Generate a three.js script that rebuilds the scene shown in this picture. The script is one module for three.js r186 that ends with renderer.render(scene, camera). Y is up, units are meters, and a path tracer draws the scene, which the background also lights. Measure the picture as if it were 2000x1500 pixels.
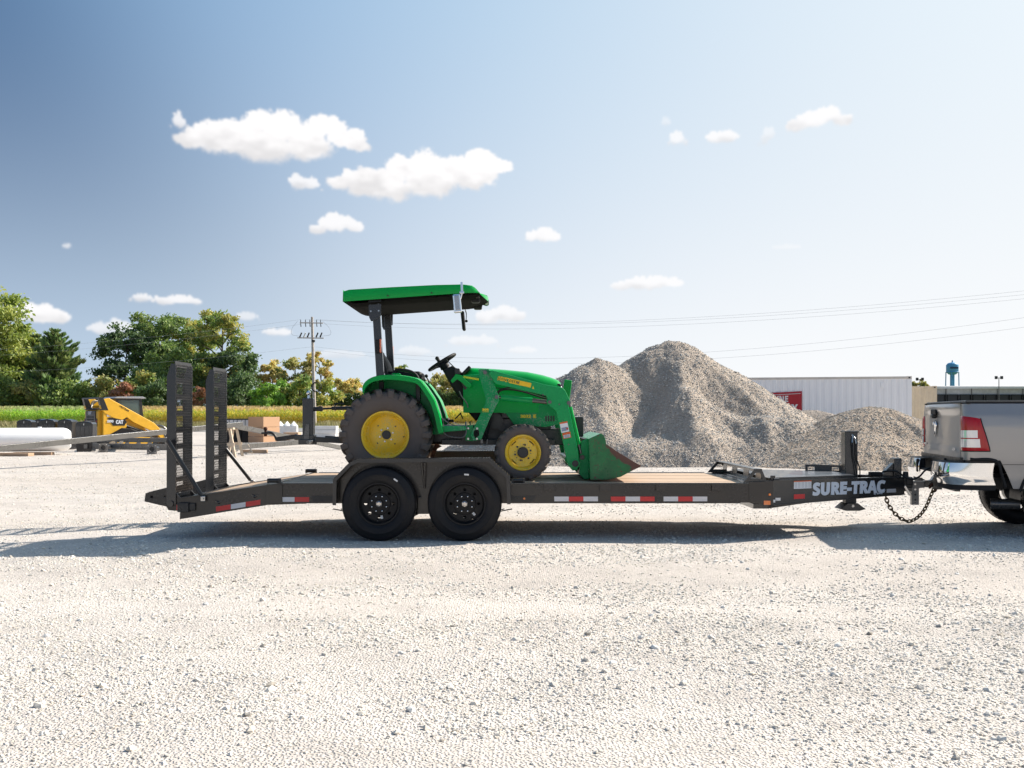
import * as THREE from 'three';
import { RoundedBoxGeometry } from 'three/addons/geometries/RoundedBoxGeometry.js';
import { mergeGeometries, toCreasedNormals } from 'three/addons/utils/BufferGeometryUtils.js';
import { FontLoader } from 'three/addons/loaders/FontLoader.js';
import { TextGeometry } from 'three/addons/geometries/TextGeometry.js';

// ---------------------------------------------------------------- camera, sky, sun, exposure
const scene = new THREE.Scene();
const FOCAL = 1990, EYE = 1.3, HORIZON = 814;              // lens in photo pixels, eye height in metres, horizon row
const camera = new THREE.PerspectiveCamera(2 * Math.atan(750 / FOCAL) * 180 / Math.PI, 4 / 3, 0.1, 3000);
camera.position.set(0, EYE, 0);
camera.lookAt(0, EYE, -10);
camera.setViewOffset(2000, 1500, 0, 750 - HORIZON, 2000, 1500);
const renderer = new THREE.WebGLRenderer({ antialias: true });
renderer.setSize(1024, 768);
renderer.toneMapping = THREE.LinearToneMapping;
const EXPOSURE = 1.7;
renderer.toneMappingExposure = EXPOSURE;
renderer.shadowMap.enabled = true;

const SUN = new THREE.Vector3(1.154, 1, -0.788).normalize();   // shadows fall towards the camera and to the left
const sun = new THREE.DirectionalLight(new THREE.Color().setRGB(1, 0.915, 0.81), 4.8);
sun.position.copy(SUN).multiplyScalar(120);
sun.target.position.set(0, 0, -12);
sun.castShadow = true;
sun.shadow.mapSize.set(4096, 4096);
Object.assign(sun.shadow.camera, { left: -60, right: 60, top: 60, bottom: -60, near: 1, far: 400 });
scene.add(sun, sun.target);

// ---------------------------------------------------------------- seeded noise
function rng(seed) { let a = seed >>> 0; return () => { a = (a + 0x6D2B79F5) | 0; let t = Math.imul(a ^ (a >>> 15), 1 | a); t = (t + Math.imul(t ^ (t >>> 7), 61 | t)) ^ t; return ((t ^ (t >>> 14)) >>> 0) / 4294967296; }; }
function hash(x, y, s) { let h = Math.imul(x, 374761393) ^ Math.imul(y, 668265263) ^ Math.imul(s, 1274126177); h = Math.imul(h ^ (h >>> 13), 1274126177); h ^= h >>> 16; return (h >>> 0) / 4294967296; }
function vnoise(x, y, per, s) {                              // value noise; per > 0 repeats
  const xi = Math.floor(x), yi = Math.floor(y), fx = x - xi, fy = y - yi;
  const u = fx * fx * (3 - 2 * fx), v = fy * fy * (3 - 2 * fy);
  const w = (a) => per ? ((a % per) + per) % per : a;
  const a = hash(w(xi), w(yi), s), b = hash(w(xi + 1), w(yi), s), c = hash(w(xi), w(yi + 1), s), d = hash(w(xi + 1), w(yi + 1), s);
  return a + (b - a) * u + (c - a) * v + (a - b - c + d) * u * v;
}
function fbm(x, y, oct = 4, s = 1, per = 0) { let t = 0, a = 0.5, n = 0; for (let i = 0; i < oct; i++) { t += a * vnoise(x, y, per, s + i * 17); n += a; x *= 2; y *= 2; per *= 2; a *= 0.5; } return t / n; }
const clamp = (x, a = 0, b = 1) => Math.min(b, Math.max(a, x));
const lerp = (a, b, t) => a + (b - a) * t;
const smooth = (a, b, x) => { const t = clamp((x - a) / (b - a)); return t * t * (3 - 2 * t); };

// ---------------------------------------------------------------- the sky: clear air that whitens towards the sun and the horizon, fair-weather clouds
const table = (xs, ys, x) => { if (x <= xs[0]) return ys[0]; for (let i = 1; i < xs.length; i++) if (x <= xs[i]) return lerp(ys[i - 1], ys[i], smooth(0, 1, (x - xs[i - 1]) / (xs[i] - xs[i - 1])) * 0.35 + 0.65 * (x - xs[i - 1]) / (xs[i] - xs[i - 1])); return ys[ys.length - 1]; };
{
  const W = 4096, H = 2048, data = new Float32Array(W * H * 4);
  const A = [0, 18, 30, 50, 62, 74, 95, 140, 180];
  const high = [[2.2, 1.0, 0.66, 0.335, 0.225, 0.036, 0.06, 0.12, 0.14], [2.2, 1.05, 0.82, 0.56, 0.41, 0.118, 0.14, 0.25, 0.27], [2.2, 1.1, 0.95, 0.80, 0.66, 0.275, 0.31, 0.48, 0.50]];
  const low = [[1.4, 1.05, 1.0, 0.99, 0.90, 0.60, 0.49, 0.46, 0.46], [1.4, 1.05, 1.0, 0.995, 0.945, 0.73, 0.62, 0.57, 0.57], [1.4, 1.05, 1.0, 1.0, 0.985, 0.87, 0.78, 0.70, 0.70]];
  const lutH = [], lutL = [];
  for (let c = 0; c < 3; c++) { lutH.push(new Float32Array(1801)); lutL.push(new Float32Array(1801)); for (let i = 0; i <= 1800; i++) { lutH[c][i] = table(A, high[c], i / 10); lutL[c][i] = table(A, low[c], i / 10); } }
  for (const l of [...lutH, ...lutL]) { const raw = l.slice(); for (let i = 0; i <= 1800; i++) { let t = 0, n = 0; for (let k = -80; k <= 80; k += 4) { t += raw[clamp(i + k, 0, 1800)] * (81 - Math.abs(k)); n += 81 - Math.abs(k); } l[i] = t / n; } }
  // clouds: azimuth to the right of the view and elevation of the middle, half sizes (all degrees), density, seed, lobes (x, y, r in half widths)
  const clouds = [
    [-13.3, 15.0, 5.2, 1.55, 1, 3, [[-0.78, -0.3, 0.2], [-0.55, -0.1, 0.26], [-0.32, 0.05, 0.26], [-0.08, 0.42, 0.24], [0.12, 0.2, 0.28], [0.34, 0.1, 0.24], [0.58, 0.42, 0.22], [0.76, 0.05, 0.24], [0.88, -0.15, 0.16], [-0.1, -0.42, 0.42], [0.35, -0.35, 0.34], [-0.45, -0.35, 0.3]]],
    [-18.1, 15.3, 0.5, 0.48, 0.8, 31, [[-0.1, 0.2, 0.6], [0.2, -0.2, 0.55]]],
    [-5.2, 13.2, 5.1, 1.6, 1, 7, [[-0.82, -0.3, 0.2], [-0.6, -0.15, 0.26], [-0.36, -0.12, 0.24], [-0.1, 0.25, 0.24], [0.14, 0.32, 0.24], [0.4, 0.3, 0.24], [0.66, 0.62, 0.2], [0.82, 0.4, 0.2], [0.55, 0.05, 0.34], [0.1, -0.25, 0.36], [-0.3, -0.5, 0.3], [-0.6, -0.45, 0.24]]],
    [-11.5, 12.6, 1.0, 0.45, 0.85, 9, [[-0.3, 0, 0.6], [0.3, 0.05, 0.5]]],
    [-9.8, 10.4, 1.6, 0.6, 0.9, 11, [[-0.6, -0.3, 0.35], [-0.1, 0.2, 0.5], [0.3, 0.3, 0.45], [0.6, 0.05, 0.4]]],
    [1.7, 10.0, 1.05, 0.5, 0.9, 13, [[-0.5, 0.1, 0.45], [0.1, 0.15, 0.55], [0.55, 0, 0.4]]],
    [7.6, 7.3, 2.0, 0.52, 0.8, 15, [[-0.7, -0.1, 0.35], [-0.25, 0.1, 0.45], [0.2, 0.2, 0.45], [0.65, 0.15, 0.35]]],
    [9.2, 15.0, 0.62, 0.4, 0.75, 17, [[0, 0, 0.75]]], [11.7, 15.0, 0.98, 0.42, 0.85, 19, [[-0.35, 0.05, 0.55], [0.3, -0.05, 0.55]]],
    [14.0, 14.9, 0.55, 0.5, 0.45, 21, [[-0.2, -0.2, 0.5], [0.3, 0.3, 0.5]]], [16.7, 15.5, 1.85, 0.68, 0.9, 23, [[-0.6, -0.3, 0.35], [-0.1, 0.1, 0.45], [0.25, 0.35, 0.42], [0.65, -0.15, 0.3]]],
    [8.6, 15.9, 0.4, 0.25, 0.35, 25, [[0, 0, 0.8]]], [15.1, 9.1, 0.9, 0.12, 0.3, 27, [[0, 0, 0.9]]],
    [-25.4, 5.1, 1.9, 0.65, 0.95, 41, [[-0.6, 0, 0.45], [-0.2, 0.25, 0.5], [0.3, 0.1, 0.5], [0.65, -0.05, 0.4]]],
    [-20.0, 6.2, 0.68, 0.22, 0.8, 43, [[0, 0, 0.8]]], [-18.2, 6.15, 1.3, 0.33, 0.85, 45, [[-0.45, -0.1, 0.5], [0.1, 0.15, 0.5], [0.6, 0, 0.4]]],
    [-21.4, 4.6, 1.35, 0.45, 0.7, 47, [[-0.4, -0.1, 0.5], [0.3, 0.2, 0.5]]], [-14.6, 5.4, 0.75, 0.25, 0.55, 49, [[0, 0, 0.8]]],
    [-12.9, 4.6, 0.9, 0.25, 0.75, 51, [[-0.4, 0, 0.55], [0.3, 0, 0.55]]], [-0.6, 5.6, 1.5, 0.62, 0.75, 53, [[-0.5, -0.2, 0.5], [0.1, 0.2, 0.55], [0.6, 0, 0.4]]],
    [-2.2, 4.2, 1.6, 0.35, 0.5, 55, [[-0.3, 0, 0.6], [0.4, 0.1, 0.5]]], [0.6, 3.7, 1.0, 0.2, 0.45, 57, [[0, 0, 0.8]]], [-9.5, 3.4, 1.6, 0.3, 0.4, 59, [[-0.3, 0, 0.6], [0.4, 0, 0.5]]],
    [-5.5, 3.6, 1.2, 0.25, 0.4, 61, [[0, 0, 0.8]]], [-23.6, 8.7, 0.3, 0.12, 0.6, 63, [[0, 0, 0.8]]],
  ];
  const cr = rng(77);                                        // the same kind of clouds go on all round
  for (let i = 0; i < 34; i++) { const az = 32 + cr() * 296, w = 1 + cr() * 4.5; clouds.push([az, 4 + cr() * 26, w, w * (0.28 + cr() * 0.12), 0.9, 200 + i * 3, [[-0.6, -0.1, 0.38], [-0.2, 0.2, 0.45], [0.2, 0.1, 0.5], [0.6, 0.05, 0.4]]]); }
  const RAD = Math.PI / 180;
  for (const c of clouds) {                                  // billows heaped along the top and the ends of each cloud
    const [, , w, h, , seed, lobes] = c, r = rng(seed * 31 + 7), puffs = [], n = Math.max(4, Math.round(w / h * 5 * Math.min(1, w)));
    const top = (x) => Math.max(-0.4, ...lobes.map(([lx, ly, lr]) => { const q = (x - lx) / lr; return Math.abs(q) < 1 ? ly + lr * 1.55 * Math.sqrt(1 - q * q) : -9; }));
    for (let k = 0; k < n; k++) { const x = lerp(-0.97, 0.97, (k + r()) / n), t = top(x), R = h * (0.22 + 0.36 * r()) * (1 - 0.45 * Math.abs(x)); puffs.push([x * w * 0.97, t * h - R * (0.55 + 0.3 * r()), R]); if (r() < 0.6) puffs.push([x * w * 0.95, lerp(-0.25, t, r()) * h, R * 1.1]); }
    c.push(puffs);
  }
  const boxes = clouds.map(([az, el, w, h]) => { const a = az * RAD, e = el * RAD; return { c: new THREE.Vector3(Math.sin(a) * Math.cos(e), Math.sin(e), -Math.cos(a) * Math.cos(e)), r: new THREE.Vector3(Math.cos(a), 0, Math.sin(a)), u: new THREE.Vector3(-Math.sin(a) * Math.sin(e), Math.cos(e), Math.cos(a) * Math.sin(e)), cos: Math.cos((w * 1.5 + h) * RAD) }; });
  const bins = Array.from({ length: 360 }, () => []);        // by azimuth degree, so that few clouds are tried for each point
  clouds.forEach((c, i) => { const reach = Math.ceil(c[2] * 1.7 + 1); for (let d = -reach; d <= reach; d++) bins[(((Math.round(c[0]) + d) % 360) + 360) % 360].push(i); });
  for (let j = 0; j < H; j++) {
    const el = ((j + 0.5) / H - 0.5) * Math.PI, y = Math.sin(el), ce = Math.cos(el), eld = Math.max(0, el / RAD);
        for (let i = 0; i < W; i++) {
      const az = ((i + 0.5) / W - 0.5) * 2 * Math.PI, x = Math.cos(az) * ce, z = Math.sin(az) * ce, k = (j * W + i) * 4;
      if (el < -0.02) { data[k] = 0.42 / EXPOSURE; data[k + 1] = 0.40 / EXPOSURE; data[k + 2] = 0.36 / EXPOSURE; data[k + 3] = 1; continue; }
      const g = Math.round(Math.acos(clamp(x * SUN.x + y * SUN.y + z * SUN.z, -1, 1)) / RAD * 10);
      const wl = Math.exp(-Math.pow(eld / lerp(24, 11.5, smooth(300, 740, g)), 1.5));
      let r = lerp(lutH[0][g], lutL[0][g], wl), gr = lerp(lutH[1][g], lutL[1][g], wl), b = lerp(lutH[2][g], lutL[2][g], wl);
      if (eld > 1 && eld < 34) {
        const deg = ((Math.round(Math.atan2(x, -z) / RAD) % 360) + 360) % 360;
        for (const n of bins[deg]) {
          const B = boxes[n], d = x * B.c.x + y * B.c.y + z * B.c.z;
          if (d < B.cos) continue;
          const [, , w, h, dens, seed, lobes, puffs] = clouds[n];
          const px = (x * B.r.x + z * B.r.z) / d / RAD, py = (x * B.u.x + y * B.u.y + z * B.u.z) / d / RAD;
          const wx = px + (fbm(px * 1.7, py * 1.7, 4, seed) - 0.5) * 0.42 * Math.min(1, h), wy = py + (fbm(px * 1.7 + 9, py * 1.7, 4, seed + 5) - 0.5) * 0.42 * Math.min(1, h);
          let f = -9;
          const rk = Math.max(1, h / w * 2.2);               // lobes are round in the sky, the cloud as a whole is long
          for (const [lx, ly, lr] of lobes) { const dx = (wx / w - lx) / lr * 1.05, dy = (wy / h - ly) / (lr * 1.6); f = Math.max(f, 1 - Math.sqrt(dx * dx + dy * dy * (wy / h < ly ? 1.5 : 1)) / (rk > 9 ? 1 : 1)); }
          let pf = -9; for (const [qx, qy, qr] of puffs) { const q = 1 - Math.hypot(wx - qx, wy - qy) / qr; if (q > pf) pf = q; }
          f = Math.max(f, pf * 0.62);
          const fine = fbm(px * 6, py * 6, 4, seed + 11) - 0.5;
          const a = smooth(-0.04, 0.15 + 0.42 * smooth(0.25, -0.9, wy / h), f * Math.min(1, w * 0.5 + 0.25) + fine * 0.30) * dens;
          if (a <= 0) continue;
          const body = fbm(px * 1.3 + 4, py * 2.2, 3, seed + 21);
          const t = clamp(0.5 + wy / h * 0.55 + (body - 0.5) * 0.7);   // thicker, greyer undersides
          const lum = lerp(0.80, 1.03, smooth(0.05, 0.68, t));
          r = lerp(r, lum * 1.0, a); gr = lerp(gr, lum * 0.985, a); b = lerp(b, lum * 0.985 + 0.01 * (1 - t), a);
        }
      }
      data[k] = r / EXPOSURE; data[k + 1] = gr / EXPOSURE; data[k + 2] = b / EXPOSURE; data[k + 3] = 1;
    }
  }
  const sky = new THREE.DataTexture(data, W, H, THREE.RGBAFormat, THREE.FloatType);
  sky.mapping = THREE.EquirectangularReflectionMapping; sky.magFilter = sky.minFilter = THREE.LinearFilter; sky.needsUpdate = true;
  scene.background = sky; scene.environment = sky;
}
console.log('sky done');
// ---------------------------------------------------------------- geometry helpers (metres)
const V = (x, y, z) => new THREE.Vector3(x, y, z);
// a measurement on the photograph at a known depth, in metres
const X = (px, d) => (px - 1000) / FOCAL * d, Y = (py, d) => EYE - (py - HORIZON) / FOCAL * d;
const at = (px, py, d) => V(X(px, d), Y(py, d), -d);
const sheet = (d, pts) => pts.map(([a, b]) => [X(a, d), Y(b, d)]);
const prep = (g) => { if (g.index) g = g.toNonIndexed(); for (const k of Object.keys(g.attributes)) if (!['position', 'normal', 'uv', 'color'].includes(k)) g.deleteAttribute(k); if (!g.attributes.normal) g.computeVertexNormals(); return g; };
function fuse(list) { const l = [list].flat(9).map(prep); return l.length > 1 ? mergeGeometries(l) : l[0]; }
function metreUV(g) {                                        // texture coordinates in metres, by the way each face points
  const p = g.attributes.position, uv = new Float32Array(p.count * 2), a = V(), b = V(), c = V(), n = V();
  for (let i = 0; i < p.count; i += 3) {
    a.fromBufferAttribute(p, i); b.fromBufferAttribute(p, i + 1); c.fromBufferAttribute(p, i + 2);
    n.copy(b).sub(a).cross(c.clone().sub(a)); const ax = Math.abs(n.x), ay = Math.abs(n.y), az = Math.abs(n.z);
    [a, b, c].forEach((q, k) => { const o = (i + k) * 2; if (ay >= ax && ay >= az) { uv[o] = q.x; uv[o + 1] = q.z; } else if (az >= ax) { uv[o] = q.x; uv[o + 1] = q.y; } else { uv[o] = q.z; uv[o + 1] = q.y; } });
  }
  g.setAttribute('uv', new THREE.BufferAttribute(uv, 2)); return g;
}
function box(w, h, d, x = 0, y = 0, z = 0, r = 0, s = 1) { const g = r ? new RoundedBoxGeometry(w, h, d, s, Math.min(r, w / 2.01, h / 2.01, d / 2.01)) : new THREE.BoxGeometry(w, h, d); return g.translate(x, y, z); }
const span = (x0, x1, y0, y1, z0, z1, r = 0) => box(Math.abs(x1 - x0), Math.abs(y1 - y0), Math.abs(z1 - z0), (x0 + x1) / 2, (y0 + y1) / 2, (z0 + z1) / 2, r);
function place(g, p0, p1) {                                  // local x axis from p0 to p1, local y as far up as it goes
  const d = p1.clone().sub(p0).normalize(), up = Math.abs(d.y) > 0.99995 ? V(0, 0, 1) : V(0, 1, 0), z = d.clone().cross(up).normalize(), y = z.clone().cross(d);
  return g.applyMatrix4(new THREE.Matrix4().makeBasis(d, y, z).setPosition(p0.clone().add(p1).multiplyScalar(0.5)));
}
const bar = (p0, p1, h, w, r = 0) => place(box(p0.distanceTo(p1), h, w, 0, 0, 0, r), p0, p1);
function rod(p0, p1, r0, r1 = r0, seg = 12) { return place(new THREE.CylinderGeometry(r1, r0, p0.distanceTo(p1), seg).rotateZ(-Math.PI / 2), p0, p1); }
function poly(pts, z0, z1, bevel = 0, holes = []) {          // outline in x, y; thickness along z
  const s = new THREE.Shape(pts.map(([x, y]) => new THREE.Vector2(x, y)));
  for (const h of holes) s.holes.push(new THREE.Path(h.map(([x, y]) => new THREE.Vector2(x, y))));
  const lo = Math.min(z0, z1), t = Math.abs(z1 - z0);
  const g = new THREE.ExtrudeGeometry(s, { depth: t - 2 * bevel, bevelEnabled: bevel > 0, bevelThickness: bevel, bevelSize: bevel, bevelOffset: -bevel, bevelSegments: 2, curveSegments: 8 });
  return g.translate(0, 0, lo + bevel);
}
const ring = (cx, cy, r, n = 20, r2 = r) => Array.from({ length: n }, (_, i) => [cx + r * Math.cos(i / n * 2 * Math.PI), cy + r2 * Math.sin(i / n * 2 * Math.PI)]);
const curve = (pts) => new THREE.CatmullRomCurve3(pts);
const hose = (pts, r, seg = 24, rs = 8) => new THREE.TubeGeometry(curve(pts), seg, r, rs);
function turned(profile, seg = 40, crease = 0.6) { return toCreasedNormals(new THREE.LatheGeometry(profile.map(([r, y]) => new THREE.Vector2(r, y)), seg).rotateX(Math.PI / 2), crease); }   // [radius, z]
function ball(r, x, y, z, n = 12) { return new THREE.SphereGeometry(r, n, Math.ceil(n * 0.7)).translate(x, y, z); }
function patch(nu, nv, f) {                                  // a grid sheet from f(u, v) -> Vector3
  const pos = [], idx = [];
  for (let j = 0; j <= nv; j++) for (let i = 0; i <= nu; i++) { const p = f(i / nu, j / nv); pos.push(p.x, p.y, p.z); }
  for (let j = 0; j < nv; j++) for (let i = 0; i < nu; i++) { const a = j * (nu + 1) + i, b = a + 1, c = a + nu + 1, d = c + 1; idx.push(a, b, d, a, d, c); }
  const g = new THREE.BufferGeometry(); g.setAttribute('position', new THREE.Float32BufferAttribute(pos, 3)); g.setAttribute('uv', new THREE.Float32BufferAttribute(new Float32Array(pos.length / 3 * 2), 2)); g.setIndex(idx); g.computeVertexNormals(); return g;
}
// ---------------------------------------------------------------- naming
const taken = {};
const numbered = (n) => { taken[n] = (taken[n] ?? -1) + 1; return taken[n] ? n + '_' + String(taken[n]).padStart(3, '0') : n; };
function tag(o, label, category, group, kind) { if (label) o.userData.label = label; if (category) o.userData.category = category; if (group) o.userData.group = group; if (kind) o.userData.kind = kind; return o; }
function thing(name, label, category, [x, y, z] = [0, 0, 0], turn = 0, group) { const o = new THREE.Group(); o.name = numbered(name); o.position.set(x, y, z); o.rotation.y = turn; scene.add(o); return tag(o, label, category, group); }
// a part whose geometry is written in world metres under an unturned thing, or in the thing's own metres when it is turned
function part(parent, name, geos, mat, opt = {}) {
  let g = fuse(geos); if (!opt.keepUV) g = metreUV(g);
  if (opt.world !== false) { let p = parent; while (p && p !== scene) { g.translate(-p.position.x, -p.position.y, -p.position.z); p = p.parent; } }
  const m = new THREE.Mesh(g, mat); m.name = name; m.castShadow = m.receiveShadow = true; parent.add(m);
  if (opt.label) m.userData.label = opt.label; if (opt.kind) m.userData.kind = opt.kind;
  return m;
}
const own = { world: false };
function single(name, geos, mat, label, category, origin, group, opt = {}) { // a thing that is one mesh
  let g = fuse(geos); if (!opt.keepUV) g = metreUV(g); g.translate(-origin[0], -origin[1], -origin[2]);
  const m = new THREE.Mesh(g, mat); m.name = numbered(name); m.position.set(...origin); m.castShadow = m.receiveShadow = true; scene.add(m);
  return tag(m, label, category, group, opt.kind);
}
function struct(name, g, mat) { const m = new THREE.Mesh(g, mat); m.name = numbered(name); m.userData.kind = 'structure'; m.receiveShadow = m.castShadow = true; scene.add(m); return m; }
const font = await new FontLoader().loadAsync('fonts/droid/droid_sans_bold.typeface.json');
function letters(text, height, wide = 1, depth = 0.003, bold = 0) {    // raised letters, cap height in metres, lower left at the origin, facing +z
  const g = new TextGeometry(text, { font, size: height, depth, curveSegments: 4, bevelEnabled: bold > 0, bevelThickness: 0.0005, bevelSize: bold, bevelSegments: 1 }); g.scale(wide, 1, 1); g.computeBoundingBox();
  return g.translate(-g.boundingBox.min.x, 0, 0);
}
const lettersFit = (text, height, width, depth = 0.002, bold = 0) => { const g = letters(text, height, 1, depth, bold); g.computeBoundingBox(); return g.scale(width / g.boundingBox.max.x, 1, 1); };
// ---------------------------------------------------------------- textures and materials
function tex(n, size, f, srgb = false) {                     // f(u, v) -> grey or [r, g, b], 0 to 1; size in metres
  const d = new Uint8Array(n * n * 4);
  for (let j = 0; j < n; j++) for (let i = 0; i < n; i++) { const c = f(i / n, j / n), k = (j * n + i) * 4; const [r, g, b] = typeof c === 'number' ? [c, c, c] : c; d[k] = clamp(r) * 255; d[k + 1] = clamp(g) * 255; d[k + 2] = clamp(b) * 255; d[k + 3] = 255; }
  const t = new THREE.DataTexture(d, n, n); t.wrapS = t.wrapT = THREE.RepeatWrapping; t.magFilter = THREE.LinearFilter; t.minFilter = THREE.LinearMipmapLinearFilter; t.generateMipmaps = true;
  if (srgb) t.colorSpace = THREE.SRGBColorSpace; t.repeat.set(1 / size, 1 / size); t.needsUpdate = true; return t;
}
const rgb = (r, g, b) => new THREE.Color().setRGB(r, g, b);
const mat = (c, rough = 0.5, o = {}) => new THREE.MeshPhysicalMaterial({ color: c instanceof THREE.Color ? c : rgb(...c), roughness: rough, ...o });
const T = {};
T.scuff = tex(512, 0.9, (u, v) => { const a = fbm(u * 6, v * 6, 5, 3, 6), b = fbm(u * 40, v * 40, 2, 9, 40); return 0.62 + 0.5 * (a - 0.5) + 0.22 * (b - 0.5); });
T.fine = tex(512, 0.5, (u, v) => fbm(u * 64, v * 64, 3, 5, 64));
// paint dust: pale flecks and streaks of dried gravel dust on paint
T.dusty = tex(512, 1.3, (u, v) => { const a = fbm(u * 5, v * 5, 5, 12, 5), b = fbm(u * 50, v * 20, 3, 14, 10), k = smooth(0.5, 0.8, a * 0.7 + b * 0.35); const s = 0.78 + 0.22 * fbm(u * 9, v * 9, 4, 15, 9); return [lerp(s, 1, k * 0.6), lerp(s, 1, k * 0.55), lerp(s, 0.98, k * 0.5)]; });
T.concrete = tex(512, 4, (u, v) => { const a = fbm(u * 8, v * 8, 5, 31, 8), b = fbm(u * 128, v * 128, 2, 32, 128); return 0.72 + 0.3 * (a - 0.5) + 0.2 * (b - 0.5); });
T.rust = tex(512, 0.7, (u, v) => { const a = fbm(u * 8, v * 8, 5, 41, 8), b = fbm(u * 40, v * 40, 3, 42, 40); const k = smooth(0.35, 0.65, a * 0.7 + b * 0.3); return [lerp(0.34, 0.62, k), lerp(0.20, 0.38, k), lerp(0.13, 0.24, k)]; }, true);
T.wood = tex(512, 1.2, (u, v) => { const g = fbm(u * 3, v * 90, 3, 51, 3), h = fbm(u * 14, v * 200, 2, 52, 14), k = fbm(u * 4, v * 6, 3, 53, 4); const s = 0.74 + 0.28 * (g - 0.5) + 0.2 * (h - 0.5) + 0.2 * (k - 0.5); return [s, s * 0.97, s * 0.93]; });
T.bark = tex(256, 1.5, (u, v) => 0.5 + 0.9 * (fbm(u * 18, v * 4, 4, 61, 2) - 0.5));
T.wave = tex(256, 0.3, (u, v) => fbm(u * 10, v * 10, 3, 71, 10));

const M = {};
M.black = mat([0.020, 0.020, 0.021], 0.34, { roughnessMap: T.scuff, clearcoat: 0.5, clearcoatRoughness: 0.25 });
M.blackMatt = mat([0.018, 0.018, 0.019], 0.6, { roughnessMap: T.scuff });
M.rim = mat([0.011, 0.011, 0.012], 0.45, { specularIntensity: 0.5 });
M.trailer = mat([0.034, 0.028, 0.024], 0.38, { specularIntensity: 0.75, map: T.dusty, roughnessMap: T.scuff, clearcoat: 0.35, clearcoatRoughness: 0.3 });
M.tread = mat([0.032, 0.031, 0.031], 0.36, { roughnessMap: T.scuff });
M.rubber = mat([0.013, 0.013, 0.0145], 0.8, { specularIntensity: 0.45, roughnessMap: T.scuff, bumpMap: T.fine, bumpScale: 0.0008 });
M.rubberWorn = mat([0.125, 0.103, 0.090], 0.85, { map: T.dusty, bumpMap: T.fine, bumpScale: 0.0012 });
M.green = mat([0.012, 0.36, 0.10], 0.42, { map: T.dusty, roughnessMap: T.scuff, specularIntensity: 0.45 });
M.greenClean = mat([0.002, 0.33, 0.058], 0.36, { roughnessMap: T.scuff, specularIntensity: 0.4 });
T.yellowDust = tex(512, 0.6, (u, v) => { const a = fbm(u * 4, v * 4, 4, 231, 4), b = fbm(u * 60, v * 60, 3, 233, 60), k = 0.5 * smooth(0.50, 0.75, a * 0.55 + b * 0.45), g = 0.97 + 0.12 * (a - 0.5); return [lerp(1.0 * g, 0.78, k), lerp(0.83 * g, 0.74, k), lerp(0.20 * g, 0.62, k)]; }, true);
M.yellow = mat([1, 1, 1], 0.5, { map: T.yellowDust, roughnessMap: T.scuff, bumpMap: T.fine, bumpScale: 0.0004 });
// dried yard dust speckled over the green paint
T.greenDust = tex(512, 0.8, (u, v) => { const a = fbm(u * 4, v * 4, 4, 221, 4), b = fbm(u * 70, v * 70, 3, 223, 70), s = fbm(u * 30, v * 12, 3, 225, 6), k = 0.75 * smooth(0.50, 0.74, a * 0.5 + b * 0.38 + s * 0.12), g = 0.9 + 0.25 * (a - 0.5); return [lerp(0.10 * g, 0.56, k), lerp(0.625 * g, 0.60, k), lerp(0.355 * g, 0.52, k)]; }, true);
M.greenDusty = mat([1, 1, 1], 0.6, { map: T.greenDust, roughnessMap: T.scuff, specularIntensity: 0.35 });
M.liner = mat([0.012, 0.0115, 0.011], 0.95, { specularIntensity: 0.12 });
M.decal = mat([0.85, 0.62, 0.02], 0.4);
M.chrome = mat([0.86, 0.87, 0.88], 0.07, { metalness: 1 });
M.steel = mat([0.46, 0.45, 0.44], 0.35, { metalness: 1, roughnessMap: T.scuff });
M.dull = mat([0.16, 0.155, 0.15], 0.5, { metalness: 0.6, roughnessMap: T.scuff, map: T.dusty });
M.rust = mat([0.75, 0.75, 0.75], 0.85, { map: T.rust });
M.grease = mat([0.026, 0.023, 0.021], 0.55, { map: T.dusty, roughnessMap: T.scuff });
M.plastic = mat([0.017, 0.017, 0.018], 0.6, { specularIntensity: 0.5, bumpMap: T.fine, bumpScale: 0.0004 });
M.white = mat([0.78, 0.78, 0.77], 0.45, { map: T.dusty });
M.letter = mat([0.72, 0.75, 0.80], 0.4);
M.red = mat([0.46, 0.006, 0.010], 0.25, { clearcoat: 0.35, clearcoatRoughness: 0.08 });
M.tapeRed = mat([0.62, 0.03, 0.03], 0.32, { bumpMap: T.fine, bumpScale: 0.0003 });
M.tapeWhite = mat([0.70, 0.68, 0.68], 0.32, { bumpMap: T.fine, bumpScale: 0.0003 });
M.amber = mat([0.9, 0.22, 0.02], 0.25, { clearcoat: 1 });
M.lens = mat([0.8, 0.8, 0.8], 0.12, { clearcoat: 1, metalness: 0.3 });
M.steelGrey = mat([0.17, 0.165, 0.155], 0.5, { roughnessMap: T.scuff, map: T.dusty, metalness: 0.25 });
M.timber = mat([0.62, 0.43, 0.29], 0.8, { map: T.wood });
function canvasMat(w, h, draw, rough = 0.45, more = {}) {
  const c = document.createElement('canvas'); c.width = w; c.height = h; const x = c.getContext('2d'); draw(x, w, h);
  const t = new THREE.CanvasTexture(c); t.colorSpace = THREE.SRGBColorSpace; t.anisotropy = 4;
  return new THREE.MeshStandardMaterial({ map: t, roughness: rough, ...more });
}
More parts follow.
